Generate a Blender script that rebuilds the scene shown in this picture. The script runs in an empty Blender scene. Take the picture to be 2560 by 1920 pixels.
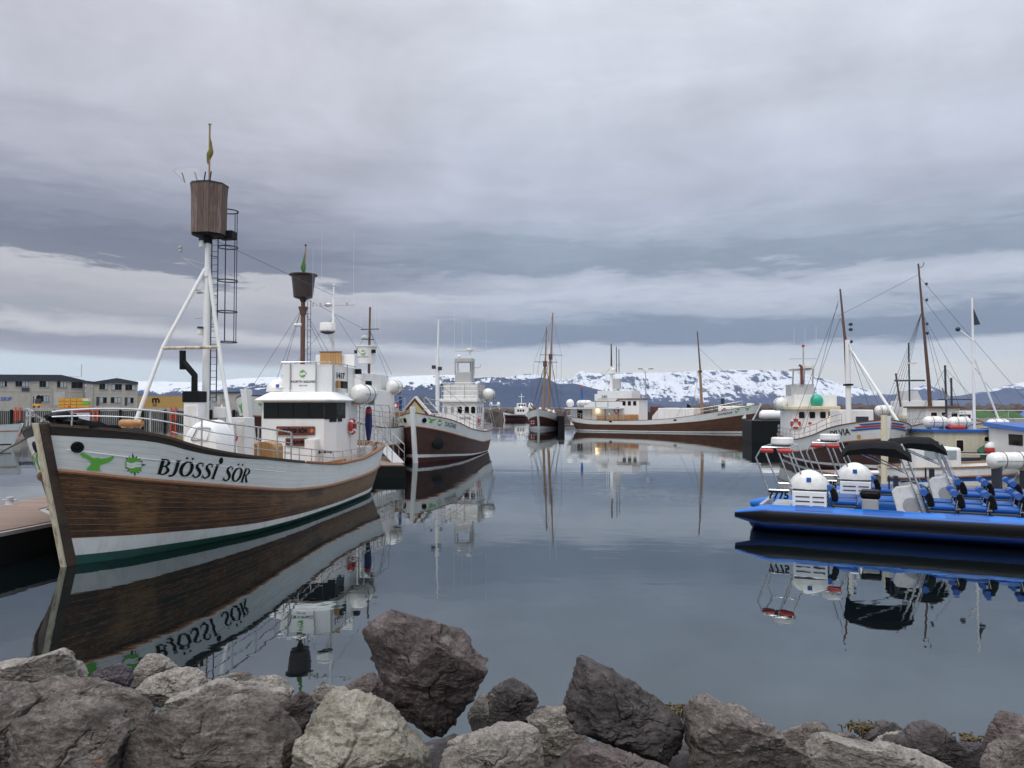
import bpy, bmesh, math, random
import numpy as np
from mathutils import Vector, Matrix
R=math.radians; PI=math.pi
random.seed(7)
scene=bpy.context.scene
# ---------------------------------------------------------------- camera
cd=bpy.data.cameras.new('camera'); cam=bpy.data.objects.new('camera',cd); scene.collection.objects.link(cam)
cam.location=(0,0,3.3); PITCH=math.atan(60/1900); cam.rotation_euler=(PI/2+PITCH,0,0)
cd.sensor_width=36; cd.lens=36*1900/2560; cd.clip_start=0.05; cd.clip_end=60000
scene.camera=cam
scene.render.resolution_x=1024; scene.render.resolution_y=768
scene.view_settings.view_transform='Standard'; scene.view_settings.look='None'
scene.view_settings.exposure=0; scene.view_settings.gamma=1
# ---------------------------------------------------------------- sky
SUN_EL=52; SUN_AZ=212
w=bpy.data.worlds.new('World'); scene.world=w; w.use_nodes=True
nt=w.node_tree; nt.nodes.clear()
def node(nt,t,**k):
    n=nt.nodes.new(t)
    for a,b in k.items(): setattr(n,a,b)
    return n
def lk(nt,a,b): nt.links.new(a,b)
def mth(nt,op,a,b=None,c=None,clamp=False):
    n=node(nt,'ShaderNodeMath',operation=op,use_clamp=clamp)
    for i,v in enumerate((a,b,c)):
        if v is None: continue
        if isinstance(v,(int,float)): n.inputs[i].default_value=v
        else: lk(nt,v,n.inputs[i])
    return n.outputs[0]
def lin(c):
    o=[]
    for v in c:
        v/=255.; o.append(v/12.92 if v<=.04045 else ((v+.055)/1.055)**2.4)
    return o+[1]
def ramp(nt,fac,stops,interp='EASE',raw=False):
    n=node(nt,'ShaderNodeValToRGB'); cr=n.color_ramp; cr.interpolation=interp
    while len(cr.elements)>1: cr.elements.remove(cr.elements[-1])
    for i,(p,c) in enumerate(stops):
        e=cr.elements[0] if i==0 else cr.elements.new(p)
        e.position=p; e.color=c if raw else lin(c)
    lk(nt,fac,n.inputs[0]); return n.outputs[0]
def mixc(nt,f,a,b,bt='MIX'):
    n=node(nt,'ShaderNodeMix',data_type='RGBA',blend_type=bt)
    for s,v in ((n.inputs[0],f),(n.inputs[6],a),(n.inputs[7],b)):
        if isinstance(v,(int,float)): s.default_value=v
        elif isinstance(v,(list,tuple)): s.default_value=v
        else: lk(nt,v,s)
    return n.outputs[2]
def noise(nt,vec,scale,detail=4,rough=.5,dist=0):
    n=node(nt,'ShaderNodeTexNoise'); n.inputs['Scale'].default_value=scale
    n.inputs['Detail'].default_value=detail; n.inputs['Roughness'].default_value=rough
    n.inputs['Distortion'].default_value=dist
    if vec is not None: lk(nt,vec,n.inputs['Vector'])
    return n.outputs['Fac']
tc=node(nt,'ShaderNodeTexCoord'); sp=node(nt,'ShaderNodeSeparateXYZ'); lk(nt,tc.outputs['Generated'],sp.inputs[0])
X,Y,Z=sp.outputs
el=mth(nt,'MULTIPLY',mth(nt,'ARCSINE',Z),57.2958)
az=mth(nt,'MULTIPLY',mth(nt,'ARCTAN2',X,Y),57.2958)
zz=mth(nt,'MAXIMUM',mth(nt,'ADD',mth(nt,'ABSOLUTE',Z),.10),.1)
cv=node(nt,'ShaderNodeCombineXYZ'); lk(nt,mth(nt,'DIVIDE',X,zz),cv.inputs[0]); lk(nt,mth(nt,'DIVIDE',Y,zz),cv.inputs[1])
n1=mth(nt,'ADD',mth(nt,'MULTIPLY',noise(nt,cv.outputs[0],1.5,7,.55,.6),.6),mth(nt,'MULTIPLY',noise(nt,tc.outputs['Generated'],5.0,7,.6,.5),.4))          # clouds seen on a flat layer
cs=node(nt,'ShaderNodeCombineXYZ')               # streaky coordinates round the horizon
lk(nt,mth(nt,'MULTIPLY',az,.06),cs.inputs[0]); lk(nt,mth(nt,'MULTIPLY',el,.34),cs.inputs[1])
n2=noise(nt,cs.outputs[0],1.3,6,.55,.35)
n3=noise(nt,cs.outputs[0],4.5,8,.68,.5)
dist=mth(nt,'ADD',mth(nt,'MULTIPLY',mth(nt,'SUBTRACT',n2,.5),3.2),mth(nt,'MULTIPLY',mth(nt,'SUBTRACT',n3,.5),1.9))
amt=mth(nt,'MINIMUM',mth(nt,'ADD',mth(nt,'MULTIPLY',mth(nt,'MAXIMUM',mth(nt,'SUBTRACT',el,3.0),0),.25),.12),1.6)
e2=mth(nt,'ADD',el,mth(nt,'MULTIPLY',dist,amt))
eL=mth(nt,'ADD',e2,mth(nt,'MULTIPLY',mth(nt,'ADD',az,34),.045))
def E(l): return [(a/40.,c) for a,c in l]
left=ramp(nt,mth(nt,'DIVIDE',eL,40,clamp=True),E([(0,(216,230,236)),(3.4,(219,229,233)),(4.0,(172,171,177)),(4.8,(152,151,158)),(5.5,(206,206,206)),(6.4,(166,166,173)),(7.4,(178,177,182)),(8.6,(192,190,194)),(9.5,(198,197,200)),(10.1,(128,131,143)),(11.3,(124,128,142)),(13.5,(146,150,164)),(17,(182,184,196)),(21,(200,201,212)),(25,(208,209,219)),(29,(214,216,226)),(40,(222,224,233))]))
right=ramp(nt,mth(nt,'DIVIDE',e2,40,clamp=True),E([(0,(222,224,222)),(2.8,(226,226,222)),(3.6,(214,219,224)),(4.3,(205,210,218)),(4.9,(128,139,158)),(6.2,(134,145,163)),(7.2,(176,184,199)),(8.4,(198,204,216)),(9.4,(184,191,205)),(10.4,(146,157,174)),(11.4,(152,163,180)),(12.8,(172,181,198)),(14.5,(188,195,211)),(17,(194,200,215)),(21,(202,207,219)),(25,(213,218,229)),(29,(220,225,235)),(40,(224,228,236))]))
mm=node(nt,'ShaderNodeMapRange',interpolation_type='SMOOTHSTEP'); lk(nt,az,mm.inputs[0]); mm.inputs[1].default_value=-19; mm.inputs[2].default_value=3
cl=mixc(nt,mm.outputs[0],left,right)
var=node(nt,'ShaderNodeMapRange'); lk(nt,n1,var.inputs[0]); var.inputs[1].default_value=.34; var.inputs[2].default_value=.66; var.inputs[3].default_value=.82; var.inputs[4].default_value=1.16
wv=node(nt,'ShaderNodeMapRange'); lk(nt,el,wv.inputs[0]); wv.inputs[1].default_value=7; wv.inputs[2].default_value=16
vf=mth(nt,'ADD',mth(nt,'MULTIPLY',mth(nt,'SUBTRACT',var.outputs[0],1),wv.outputs[0]),1)
zen=node(nt,'ShaderNodeMapRange',interpolation_type='SMOOTHSTEP'); lk(nt,el,zen.inputs[0]); zen.inputs[1].default_value=29; zen.inputs[2].default_value=75; zen.inputs[3].default_value=1; zen.inputs[4].default_value=3.3
mul=mth(nt,'MULTIPLY',mth(nt,'MULTIPLY',vf,zen.outputs[0]),10)
vs=node(nt,'ShaderNodeVectorMath',operation='SCALE'); lk(nt,cl,vs.inputs[0]); lk(nt,mul,vs.inputs['Scale'])
sky=node(nt,'ShaderNodeTexSky',sky_type='NISHITA',sun_disc=False,sun_elevation=R(SUN_EL),sun_rotation=R(SUN_AZ))
mx=mixc(nt,.95,sky.outputs[0],vs.outputs[0])
bg=node(nt,'ShaderNodeBackground'); bg.inputs[1].default_value=.1; lk(nt,mx,bg.inputs[0])
wo=node(nt,'ShaderNodeOutputWorld'); lk(nt,bg.outputs[0],wo.inputs[0])
# ---------------------------------------------------------------- sun (overcast)
ld=bpy.data.lights.new('sun','SUN'); ld.energy=1.25; ld.angle=R(25); ld.color=(1,.97,.93)
so=bpy.data.objects.new('sun',ld); scene.collection.objects.link(so); so.rotation_euler=(R(90-SUN_EL),0,R(180-SUN_AZ)); so.location=(0,-20,40)

# ================================================================ helpers
COL=scene.collection
def obj(name,me,mat=None,parent=None,smooth=False):
    o=bpy.data.objects.new(name,me); COL.objects.link(o)
    if mat is not None and not me.materials: me.materials.append(mat)
    if parent is not None: o.parent=parent
    if smooth:
        me.polygons.foreach_set('use_smooth',[True]*len(me.polygons))
    return o
def tag(o,label=None,cat=None,group=None,kind=None):
    if label: o['label']=label
    if cat: o['category']=cat
    if group: o['group']=group
    if kind: o['kind']=kind
    return o
def empty(name,loc,rz=0,label=None,cat=None,group=None):
    o=bpy.data.objects.new(name,None); COL.objects.link(o); o.location=loc; o.rotation_euler=(0,0,rz); o.empty_display_size=.2
    return tag(o,label,cat,group)
def copy_tree(o,parent=None):
    c=o.copy(); COL.objects.link(c)
    if parent is not None: c.parent=parent
    for ch in list(o.children): copy_tree(ch,c)
    return c
class MB:
    def __init__(s): s.v=[]; s.f=[]
    def add(s,v,f):
        n=len(s.v); s.v+= [tuple(p) for p in v]; s.f+=[tuple(i+n for i in q) for q in f]; return s
    def box(s,x0,x1,y0,y1,z0,z1):
        v=[(x0,y0,z0),(x1,y0,z0),(x1,y1,z0),(x0,y1,z0),(x0,y0,z1),(x1,y0,z1),(x1,y1,z1),(x0,y1,z1)]
        return s.add(v,[(0,3,2,1),(4,5,6,7),(0,1,5,4),(1,2,6,5),(2,3,7,6),(3,0,4,7)])
    def prism(s,poly,z0,z1,top=None):
        # poly in xy; top: optional polygon for the upper face
        n=len(poly); a=sum(poly[i][0]*poly[(i+1)%n][1]-poly[(i+1)%n][0]*poly[i][1] for i in range(n))
        t=top or poly
        if a<0: poly=poly[::-1]; t=t[::-1]
        v=[(p[0],p[1],z0) for p in poly]+[(p[0],p[1],z1) for p in t]
        f=[tuple(range(n-1,-1,-1)),tuple(range(n,2*n))]+[(i,(i+1)%n,n+(i+1)%n,n+i) for i in range(n)]
        return s.add(v,f)
    def loft(s,rings,cap=True,closed=True):
        n=len(rings[0]); v=[p for r in rings for p in r]; f=[]
        for k in range(len(rings)-1):
            for i in range(n if closed else n-1):
                j=(i+1)%n; f.append((k*n+i,k*n+j,(k+1)*n+j,(k+1)*n+i))
        if cap: f.append(tuple(range(n-1,-1,-1))); f.append(tuple(range((len(rings)-1)*n,len(rings)*n)))
        return s.add(v,f)
    def tube(s,path,r,n=8,closed=False,r2=None):
        P=[Vector(p) for p in path]; m=len(P); rings=[]; up=None
        for i,p in enumerate(P):
            if closed: t=P[(i+1)%m]-P[i-1]
            else: t=P[min(i+1,m-1)]-P[max(i-1,0)]
            if t.length<1e-9: t=Vector((0,0,1))
            t.normalize()
            if up is None:
                up=Vector((0,0,1)) if abs(t.z)<.9 else Vector((1,0,0))
            a=t.cross(up)
            if a.length<1e-4: a=t.cross(Vector((0,1,0)))
            a.normalize(); b=a.cross(t); b.normalize(); up=b
            rr=r if r2 is None else r+(r2-r)*i/(m-1)
            rings.append([p+(a*math.cos(2*PI*k/n)+b*math.sin(2*PI*k/n))*rr for k in range(n)])
        if closed:
            rings.append(rings[0]); return s.loft(rings,cap=False)
        return s.loft(rings)
    def lathe(s,prof,c=(0,0,0),n=20,axis='z'):
        rings=[]
        for r,h in prof:
            ring=[]
            for k in range(n):
                a=2*PI*k/n; x,y=r*math.cos(a),r*math.sin(a)
                if axis=='z': p=(c[0]+x,c[1]+y,c[2]+h)
                elif axis=='y': p=(c[0]+x,c[1]+h,c[2]+y)
                else: p=(c[0]+h,c[1]+x,c[2]+y)
                ring.append(p)
            rings.append(ring)
        return s.loft(rings)
    def ball(s,c,rx,ry=None,rz=None,n=16,m=10,lo=-90,hi=90):
        ry=ry or rx; rz=rz or rx; rings=[]
        for j in range(m+1):
            a=R(lo+(hi-lo)*j/m); rings.append([(c[0]+rx*math.cos(a)*math.cos(2*PI*k/n),c[1]+ry*math.cos(a)*math.sin(2*PI*k/n),c[2]+rz*math.sin(a)) for k in range(n)])
        return s.loft(rings)
    def torus(s,c,R0,r,axis='z',n=24,m=8,arc=(0,360)):
        path=[]; full=arc==(0,360); k=n if full else n+1
        for i in range(k):
            a=R(arc[0]+(arc[1]-arc[0])*i/n); x,y=R0*math.cos(a),R0*math.sin(a)
            path.append({'z':(c[0]+x,c[1]+y,c[2]),'y':(c[0]+x,c[1],c[2]+y),'x':(c[0],c[1]+x,c[2]+y)}[axis])
        return s.tube(path,r,m,closed=full)
    def quad(s,a,b,c,d): return s.add([a,b,c,d],[(0,1,2,3)])
    def slab(s,pts,th):
        # flat polygon in 3D given thickness along its normal
        P=[Vector(p) for p in pts]; n=(P[1]-P[0]).cross(P[2]-P[0]).normalized()*th; k=len(P)
        return s.add(P+[p+n for p in P],[tuple(range(k-1,-1,-1)),tuple(range(k,2*k))]+[(i,(i+1)%k,k+(i+1)%k,k+i) for i in range(k)])
    def xf(s,M):
        s.v=[tuple(M@Vector(p)) for p in s.v]; return s
    def build(s,name,mat,parent=None,smooth=False,bevel=0,ang=40):
        me=bpy.data.meshes.new(name); me.from_pydata(s.v,[],s.f); me.validate(); 
        bm=bmesh.new(); bm.from_mesh(me); bmesh.ops.recalc_face_normals(bm,faces=bm.faces); bm.to_mesh(me); bm.free()
        o=obj(name,me,mat,parent)
        if smooth:
            me.polygons.foreach_set('use_smooth',[True]*len(me.polygons)); 
            me.set_sharp_from_angle(angle=R(ang))
        if bevel:
            m=o.modifiers.new('b','BEVEL'); m.width=bevel; m.segments=2; m.limit_method='ANGLE'; m.angle_limit=R(35)
        return o
def B(name,mat,parent,*a,bevel=.012): return MB().box(*a).build(name,mat,parent,bevel=bevel)
def T(name,mat,parent,path,r,n=8,**k): return MB().tube(path,r,n,**k).build(name,mat,parent,smooth=True)
# ================================================================ materials
def newmat(name):
    m=bpy.data.materials.new(name); m.use_nodes=True; t=m.node_tree; b=t.nodes['Principled BSDF']; return m,t,b
def ocoord(t):
    return node(t,'ShaderNodeTexCoord').outputs['Object']
def vmul(t,v,s):
    m=node(t,'ShaderNodeMapping'); m.inputs['Scale'].default_value=s; lk(t,v,m.inputs[0]); return m.outputs[0]
def bump(t,b,h,dist=.01,st=1):
    n=node(t,'ShaderNodeBump'); n.inputs['Distance'].default_value=dist; n.inputs['Strength'].default_value=st; lk(t,h,n.inputs['Height']); lk(t,n.outputs[0],b.inputs['Normal']); return n
def paint(name,c,rough=.45,dirt=.12,dc=(.16,.12,.08,1),scale=1.2,metal=0,streak=True):
    m,t,b=newmat(name); c=tuple(c)+(1,)
    v=ocoord(t)
    n=noise(t,vmul(t,v,(scale,scale,scale*(.22 if streak else 1))),4,6,.62)
    r=node(t,'ShaderNodeMapRange'); lk(t,n,r.inputs[0]); r.inputs[1].default_value=.48; r.inputs[2].default_value=.82; r.inputs[3].default_value=0; r.inputs[4].default_value=dirt*2.2
    big=noise(t,vmul(t,v,(.7,.7,.7)),1.3,2)
    lt=mixc(t,1.0,c,mth(t,'ADD',mth(t,'MULTIPLY',big,.16),.92),'MULTIPLY')
    lk(t,mixc(t,r.outputs[0],lt,dc),b.inputs['Base Color'])
    rr=mth(t,'ADD',mth(t,'MULTIPLY',n,.3),rough-.15); lk(t,rr,b.inputs['Roughness']); b.inputs['Metallic'].default_value=metal
    fine=noise(t,v,35,3); bump(t,b,fine,.0012,.6)
    return m
def wood(name,c1,c2,c3,along='y',rough=.5,plank=.14,seam=.35):
    # boards running along one object axis, each board its own tone
    m,t,b=newmat(name); v=ocoord(t); sx=node(t,'ShaderNodeSeparateXYZ'); lk(t,v,sx.inputs[0])
    st={'x':(1,12,12),'y':(12,1,12),'z':(12,12,1)}[along]
    g=noise(t,vmul(t,v,st),3,6,.6,.4); big=noise(t,v,.9,4,.6)
    ax={'x':(1,2),'y':(0,2),'z':(0,1)}[along]
    a=mth(t,'ADD',sx.outputs[ax[0]],mth(t,'MULTIPLY',sx.outputs[ax[1]],1.0)); q=mth(t,'DIVIDE',a,plank)
    idn=node(t,'ShaderNodeTexWhiteNoise',noise_dimensions='1D'); lk(t,mth(t,'FLOOR',q),idn.inputs['W'])
    col=ramp(t,mth(t,'ADD',mth(t,'MULTIPLY',g,.6),mth(t,'MULTIPLY',mth(t,'ADD',big,idn.outputs[0]),.2)),[(.25,tuple(c1)+(1,)),(.5,tuple(c2)+(1,)),(.75,tuple(c3)+(1,))],'LINEAR',True)
    fr=mth(t,'FRACT',q); e=mth(t,'LESS_THAN',fr,.06)
    lk(t,mixc(t,mth(t,'MULTIPLY',e,1-seam),col,(.01,.008,.006,1)),b.inputs['Base Color'])
    b.inputs['Roughness'].default_value=rough; bump(t,b,mth(t,'SUBTRACT',g,e),.003,.6); return m
def plain(name,c,rough=.5,metal=0,**k):
    m,t,b=newmat(name); b.inputs['Base Color'].default_value=tuple(c)+(1,); b.inputs['Roughness'].default_value=rough; b.inputs['Metallic'].default_value=metal
    b.inputs['Specular IOR Level'].default_value=.5 if max(c)>.05 or rough<.1 else .18
    n=noise(t,ocoord(t),k.get('ns',8),4); lk(t,mth(t,'ADD',mth(t,'MULTIPLY',n,.25),max(rough-.12,.02)),b.inputs['Roughness'])
    lk(t,mixc(t,1.0,tuple(c)+(1,),mth(t,'ADD',mth(t,'MULTIPLY',n,.4),.8),'MULTIPLY'),b.inputs['Base Color'])
    return m
def emit(name,c,s):
    m,t,b=newmat(name); b.inputs['Emission Color'].default_value=tuple(c)+(1,); b.inputs['Emission Strength'].default_value=s; b.inputs['Base Color'].default_value=tuple(c)+(1,); return m
M={}
M['white']=paint('white_paint',(.78,.78,.77),.4,.10,(.36,.30,.24,1))
M['white2']=paint('aged_white_paint',(.70,.70,.68),.5,.22,(.30,.22,.15,1))
M['cream']=paint('cream_paint',(.68,.60,.42),.5,.12)
M['post']=paint('worn_cream_post',(.62,.54,.40),.6,.5,(.08,.045,.025,1),2.2)
M['grey']=paint('grey_paint',(.42,.42,.42),.5,.12)
M['steel']=plain('galvanised_steel',(.46,.45,.43),.38,.75)
M['stain']=plain('stainless_steel',(.62,.62,.62),.25,.9)
M['darksteel']=plain('dark_steel',(.035,.045,.065),.5,.3)
M['black']=plain('black_paint',(.006,.007,.008),.55)
M['rubber']=plain('black_rubber',(.005,.0055,.006),.65)
M['tarp']=plain('black_tarpaulin',(.006,.007,.009),.5)
M['glass']=plain('dark_window_glass',(.006,.008,.011),.04); M['glass'].node_tree.nodes['Principled BSDF'].inputs['Specular IOR Level'].default_value=.22
M['lead']=plain('clear_window',(.30,.36,.38),.08)
M['red']=paint('red_paint',(.45,.035,.03),.45,.1)
M['orange']=paint('orange_paint',(.55,.075,.03),.5,.1)
M['green']=paint('lime_green_paint',(.12,.42,.045),.5,.06)
M['dgreen']=paint('dark_green_paint',(.012,.075,.055),.4,.25,(.01,.03,.022,1))
M['teal']=paint('teal_plastic',(.02,.36,.24),.4,.05)
M['yellow']=paint('yellow_plastic',(.60,.31,.04),.5,.1)
M['blue']=paint('blue_plastic',(.02,.10,.36),.45,.08)
M['oxblood']=paint('oxblood_paint',(.085,.012,.014),.4,.2,(.03,.006,.006,1))
M['varn']=wood('varnished_pine',(.30,.13,.045),(.42,.20,.07),(.54,.29,.12),'y',.35,.16,.5)
M['varnz']=wood('varnished_upright_boards',(.26,.14,.05),(.40,.22,.08),(.50,.31,.13),'z',.4,.11,.1)
M['capw']=wood('dark_cap_timber',(.022,.013,.009),(.050,.030,.020),(.10,.065,.042),'y',.6,.5,.9)
M['deck']=wood('deck_planks',(.20,.13,.085),(.28,.19,.12),(.34,.24,.16),'y',.6,.12,.3)
M['stave']=wood('weathered_staves',(.045,.028,.024),(.13,.085,.070),(.30,.22,.185),'z',.75,.17,.15)
M['mastw']=wood('mast_timber',(.065,.032,.022),(.105,.052,.034),(.16,.085,.055),'z',.5,.8,.9)
M['mastt']=wood('tan_mast_timber',(.17,.10,.055),(.26,.16,.09),(.33,.21,.13),'z',.5,.8,.9)
M['pontoon']=wood('pontoon_boards',(.15,.10,.075),(.21,.145,.11),(.27,.19,.15),'x',.75,.14,.4)
M['pile']=wood('grey_piles',(.10,.095,.09),(.20,.19,.18),(.29,.28,.26),'z',.8,.9,.9)
M['concrete']=paint('concrete',(.33,.32,.30),.8,.25,(.14,.13,.12,1),.4)
M['conc2']=paint('cream_concrete',(.35,.335,.30),.8,.22,(.25,.21,.17,1),.25)
M['navy']=paint('navy_metal_roof',(.022,.030,.048),.45,.1)
M['asphalt']=plain('asphalt',(.05,.05,.05),.85)
M['rope']=plain('rope',(.10,.11,.10),.8)
M['wire']=plain('rigging_wire',(.06,.065,.075),.6)
M['tan']=paint('tan_container_paint',(.36,.22,.065),.5,.15)
M['canvas']=plain('black_canvas',(.003,.0035,.005),.85)
M['gfrp']=plain('white_glassfibre',(.74,.73,.70),.3)
M['gelgrey']=plain('grey_gelcoat',(.36,.36,.36),.4)
M['letter']=plain('black_lettering',(.008,.008,.008),.5)
M['board']=wood('carved_nameboard',(.09,.025,.016),(.14,.040,.026),(.18,.06,.04),'x',.5,.5,.9)
M['copper']=plain('orange_boss',(.50,.14,.05),.4)
M['lamp']=emit('lit_lamp',(1,.72,.34),3)
M['skin']=plain('skin',(.45,.28,.2),.6)
M['net']=plain('green_fishing_net',(.03,.12,.09),.9)
M['glassclear'],_t,_b=newmat('clear_acrylic'); _b.inputs['Base Color'].default_value=(.8,.83,.86,1); _b.inputs['Alpha'].default_value=.22; _b.inputs['Roughness'].default_value=.08
def pvc(name,c):
    return plain(name,c,.42,0,ns=3)
M['rib_blue']=pvc('blue_hypalon',(.004,.135,.50)); M['rib_seam']=pvc('darker_blue_hypalon',(.004,.085,.34)); M['rib_black']=pvc('black_hypalon',(.0045,.004,.005)); M['rib_navy']=pvc('navy_keel',(.006,.02,.13))
# hull planking: UV.x metres along the hull, UV.y plank number
def hullmat(name,stops,seam=(.008,.006,.005,1),patch=None,rough=.5,wear=.5,bumpd=.004,seamw=.07,seamf=.75,spots=False):
    m,t,b=newmat(name); uv=node(t,'ShaderNodeUVMap').outputs[0]; s=node(t,'ShaderNodeSeparateXYZ'); lk(t,uv,s.inputs[0])
    pl=mth(t,'FLOOR',s.outputs[1]); fr=mth(t,'FRACT',s.outputs[1])
    wn=node(t,'ShaderNodeTexWhiteNoise',noise_dimensions='1D'); lk(t,pl,wn.inputs['W'])
    c=node(t,'ShaderNodeCombineXYZ'); lk(t,mth(t,'MULTIPLY',s.outputs[0],.9),c.inputs[0]); lk(t,mth(t,'MULTIPLY',s.outputs[1],1.6),c.inputs[1]); lk(t,mth(t,'MULTIPLY',wn.outputs[0],9),c.inputs[2])
    g=noise(t,c.outputs[0],3.2,8,.68,.5)
    c2=node(t,'ShaderNodeCombineXYZ'); lk(t,mth(t,'MULTIPLY',s.outputs[0],.8),c2.inputs[0]); lk(t,mth(t,'MULTIPLY',s.outputs[1],.10),c2.inputs[1])
    big=noise(t,c2.outputs[0],1.1,4,.6)
    f=mth(t,'ADD',mth(t,'MULTIPLY',g,.62),mth(t,'ADD',mth(t,'MULTIPLY',big,.38),mth(t,'MULTIPLY',mth(t,'SUBTRACT',wn.outputs[0],.5),.06)))
    col=ramp(t,f,[(p,tuple(q)+(1,)) for p,q in stops],'LINEAR',True)
    if patch:
        # rubbed, lighter zones where a fender has worn the finish
        for (u0,u1,v0,v1,pc,amt) in patch:
            a=node(t,'ShaderNodeMapRange',interpolation_type='SMOOTHSTEP'); d=mth(t,'ABSOLUTE',mth(t,'SUBTRACT',s.outputs[0],(u0+u1)/2)); lk(t,d,a.inputs[0]); a.inputs[1].default_value=(u1-u0)/2*1.25; a.inputs[2].default_value=(u1-u0)/2*.6
            e=node(t,'ShaderNodeMapRange',interpolation_type='SMOOTHSTEP'); d=mth(t,'ABSOLUTE',mth(t,'SUBTRACT',s.outputs[1],(v0+v1)/2)); lk(t,d,e.inputs[0]); e.inputs[1].default_value=(v1-v0)/2*1.3; e.inputs[2].default_value=(v1-v0)/2*.7
            k=mth(t,'MULTIPLY',mth(t,'MULTIPLY',a.outputs[0],e.outputs[0]),mth(t,'MULTIPLY',ramp(t,g,[(.38,(0,0,0,1)),(.56,(1,1,1,1))],'LINEAR',True),amt))
            col=mixc(t,k,col,tuple(pc)+(1,))
    if spots:
        c3=node(t,'ShaderNodeCombineXYZ'); lk(t,mth(t,'MULTIPLY',s.outputs[0],2.2),c3.inputs[0]); lk(t,mth(t,'MULTIPLY',s.outputs[1],1.5),c3.inputs[1])
        sp_=node(t,'ShaderNodeMapRange',interpolation_type='SMOOTHSTEP'); lk(t,noise(t,c3.outputs[0],3.0,7,.7,.6),sp_.inputs[0]); sp_.inputs[1].default_value=.60; sp_.inputs[2].default_value=.66
        col=mixc(t,mth(t,'MULTIPLY',sp_.outputs[0],.85),col,(.006,.005,.004,1))
        lt_=node(t,'ShaderNodeMapRange',interpolation_type='SMOOTHSTEP'); lk(t,noise(t,c3.outputs[0],5.5,6,.75,.4),lt_.inputs[0]); lt_.inputs[1].default_value=.60; lt_.inputs[2].default_value=.70
        col=mixc(t,mth(t,'MULTIPLY',lt_.outputs[0],.35),col,(.30,.20,.11,1))
    sm=mth(t,'LESS_THAN',fr,seamw)
    nn=noise(t,c2.outputs[0],9,3)
    sf=mth(t,'MULTIPLY',mth(t,'MULTIPLY',sm,seamf),mth(t,'GREATER_THAN',nn,.40))
    lk(t,mixc(t,sf,col,seam),b.inputs['Base Color'])
    lk(t,mth(t,'ADD',mth(t,'MULTIPLY',g,.35),rough-.15),b.inputs['Roughness'])
    bump(t,b,mth(t,'SUBTRACT',mth(t,'MULTIPLY',g,.5),sm),bumpd,.7)
    return m
M['hullA']=hullmat('weathered_brown_hull',[(.30,(.006,.004,.003)),(.43,(.030,.012,.006)),(.51,(.078,.030,.011)),(.59,(.165,.070,.023)),(.70,(.32,.19,.08))],seam=(.19,.115,.05,1),seamf=.85,seamw=.11,spots=True,
   patch=[(1.1,2.1,1.0,8.5,(.22,.115,.040),.75),(6.2,18,3,9,(.22,.135,.06),.7),(9.5,18,0,9,(.26,.15,.07),.55),(7.9,9.2,6,9.5,(.03,.02,.015),.9)])
M['hullD']=hullmat('red_brown_hull',[(.3,(.030,.011,.009)),(.5,(.060,.021,.015)),(.62,(.095,.036,.024)),(.8,(.16,.075,.05))])
M['hullG']=hullmat('oiled_brown_hull',[(.3,(.045,.014,.008)),(.5,(.085,.030,.016)),(.62,(.13,.05,.024)),(.8,(.20,.09,.04))])
M['bulA']=hullmat('white_planked_bulwark',[(.25,(.52,.53,.51)),(.5,(.70,.71,.69)),(.8,(.78,.79,.77))],seam=(.40,.40,.38,1),seamw=.05,bumpd=.005,seamf=.6,rough=.45)
M['rub']=hullmat('orange_rub_rail',[(.3,(.12,.045,.018)),(.5,(.26,.10,.035)),(.7,(.34,.16,.06))],seamf=0)
# ================================================================ hulls
def herm(xs,ys):
    xs=list(map(float,xs)); ys=list(map(float,ys)); n=len(xs); d=[(ys[i+1]-ys[i])/(xs[i+1]-xs[i]) for i in range(n-1)]
    m=[d[0]]+[0 if d[i-1]*d[i]<=0 else 2*d[i-1]*d[i]/(d[i-1]+d[i]) for i in range(1,n-1)]+[d[-1]]
    def f(x):
        if x<=xs[0]: return ys[0]
        if x>=xs[-1]: return ys[-1]
        i=max(k for k in range(n-1) if xs[k]<=x); h=xs[i+1]-xs[i]; t=(x-xs[i])/h
        return (2*t**3-3*t*t+1)*ys[i]+(t**3-2*t*t+t)*h*m[i]+(-2*t**3+3*t*t)*ys[i+1]+(t**3-t*t)*h*m[i+1]
    return f
ST=[0,.006,.017,.034,.057,.085,.114,.17,.256,.398,.568,.739,.852,.925,.965,.988,1]
SB=[.03,.12,.225,.355,.51,.655,.76,.885,.97,1,1,.962,.904,.80,.60,.36,0]
WT=[0,.02,.05,.103,.17,.284,.42,.57,.72,.8,.88,.94,.98,1]
WB=[.02,.12,.25,.40,.58,.80,.89,.90,.87,.845,.75,.56,.28,0]
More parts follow.
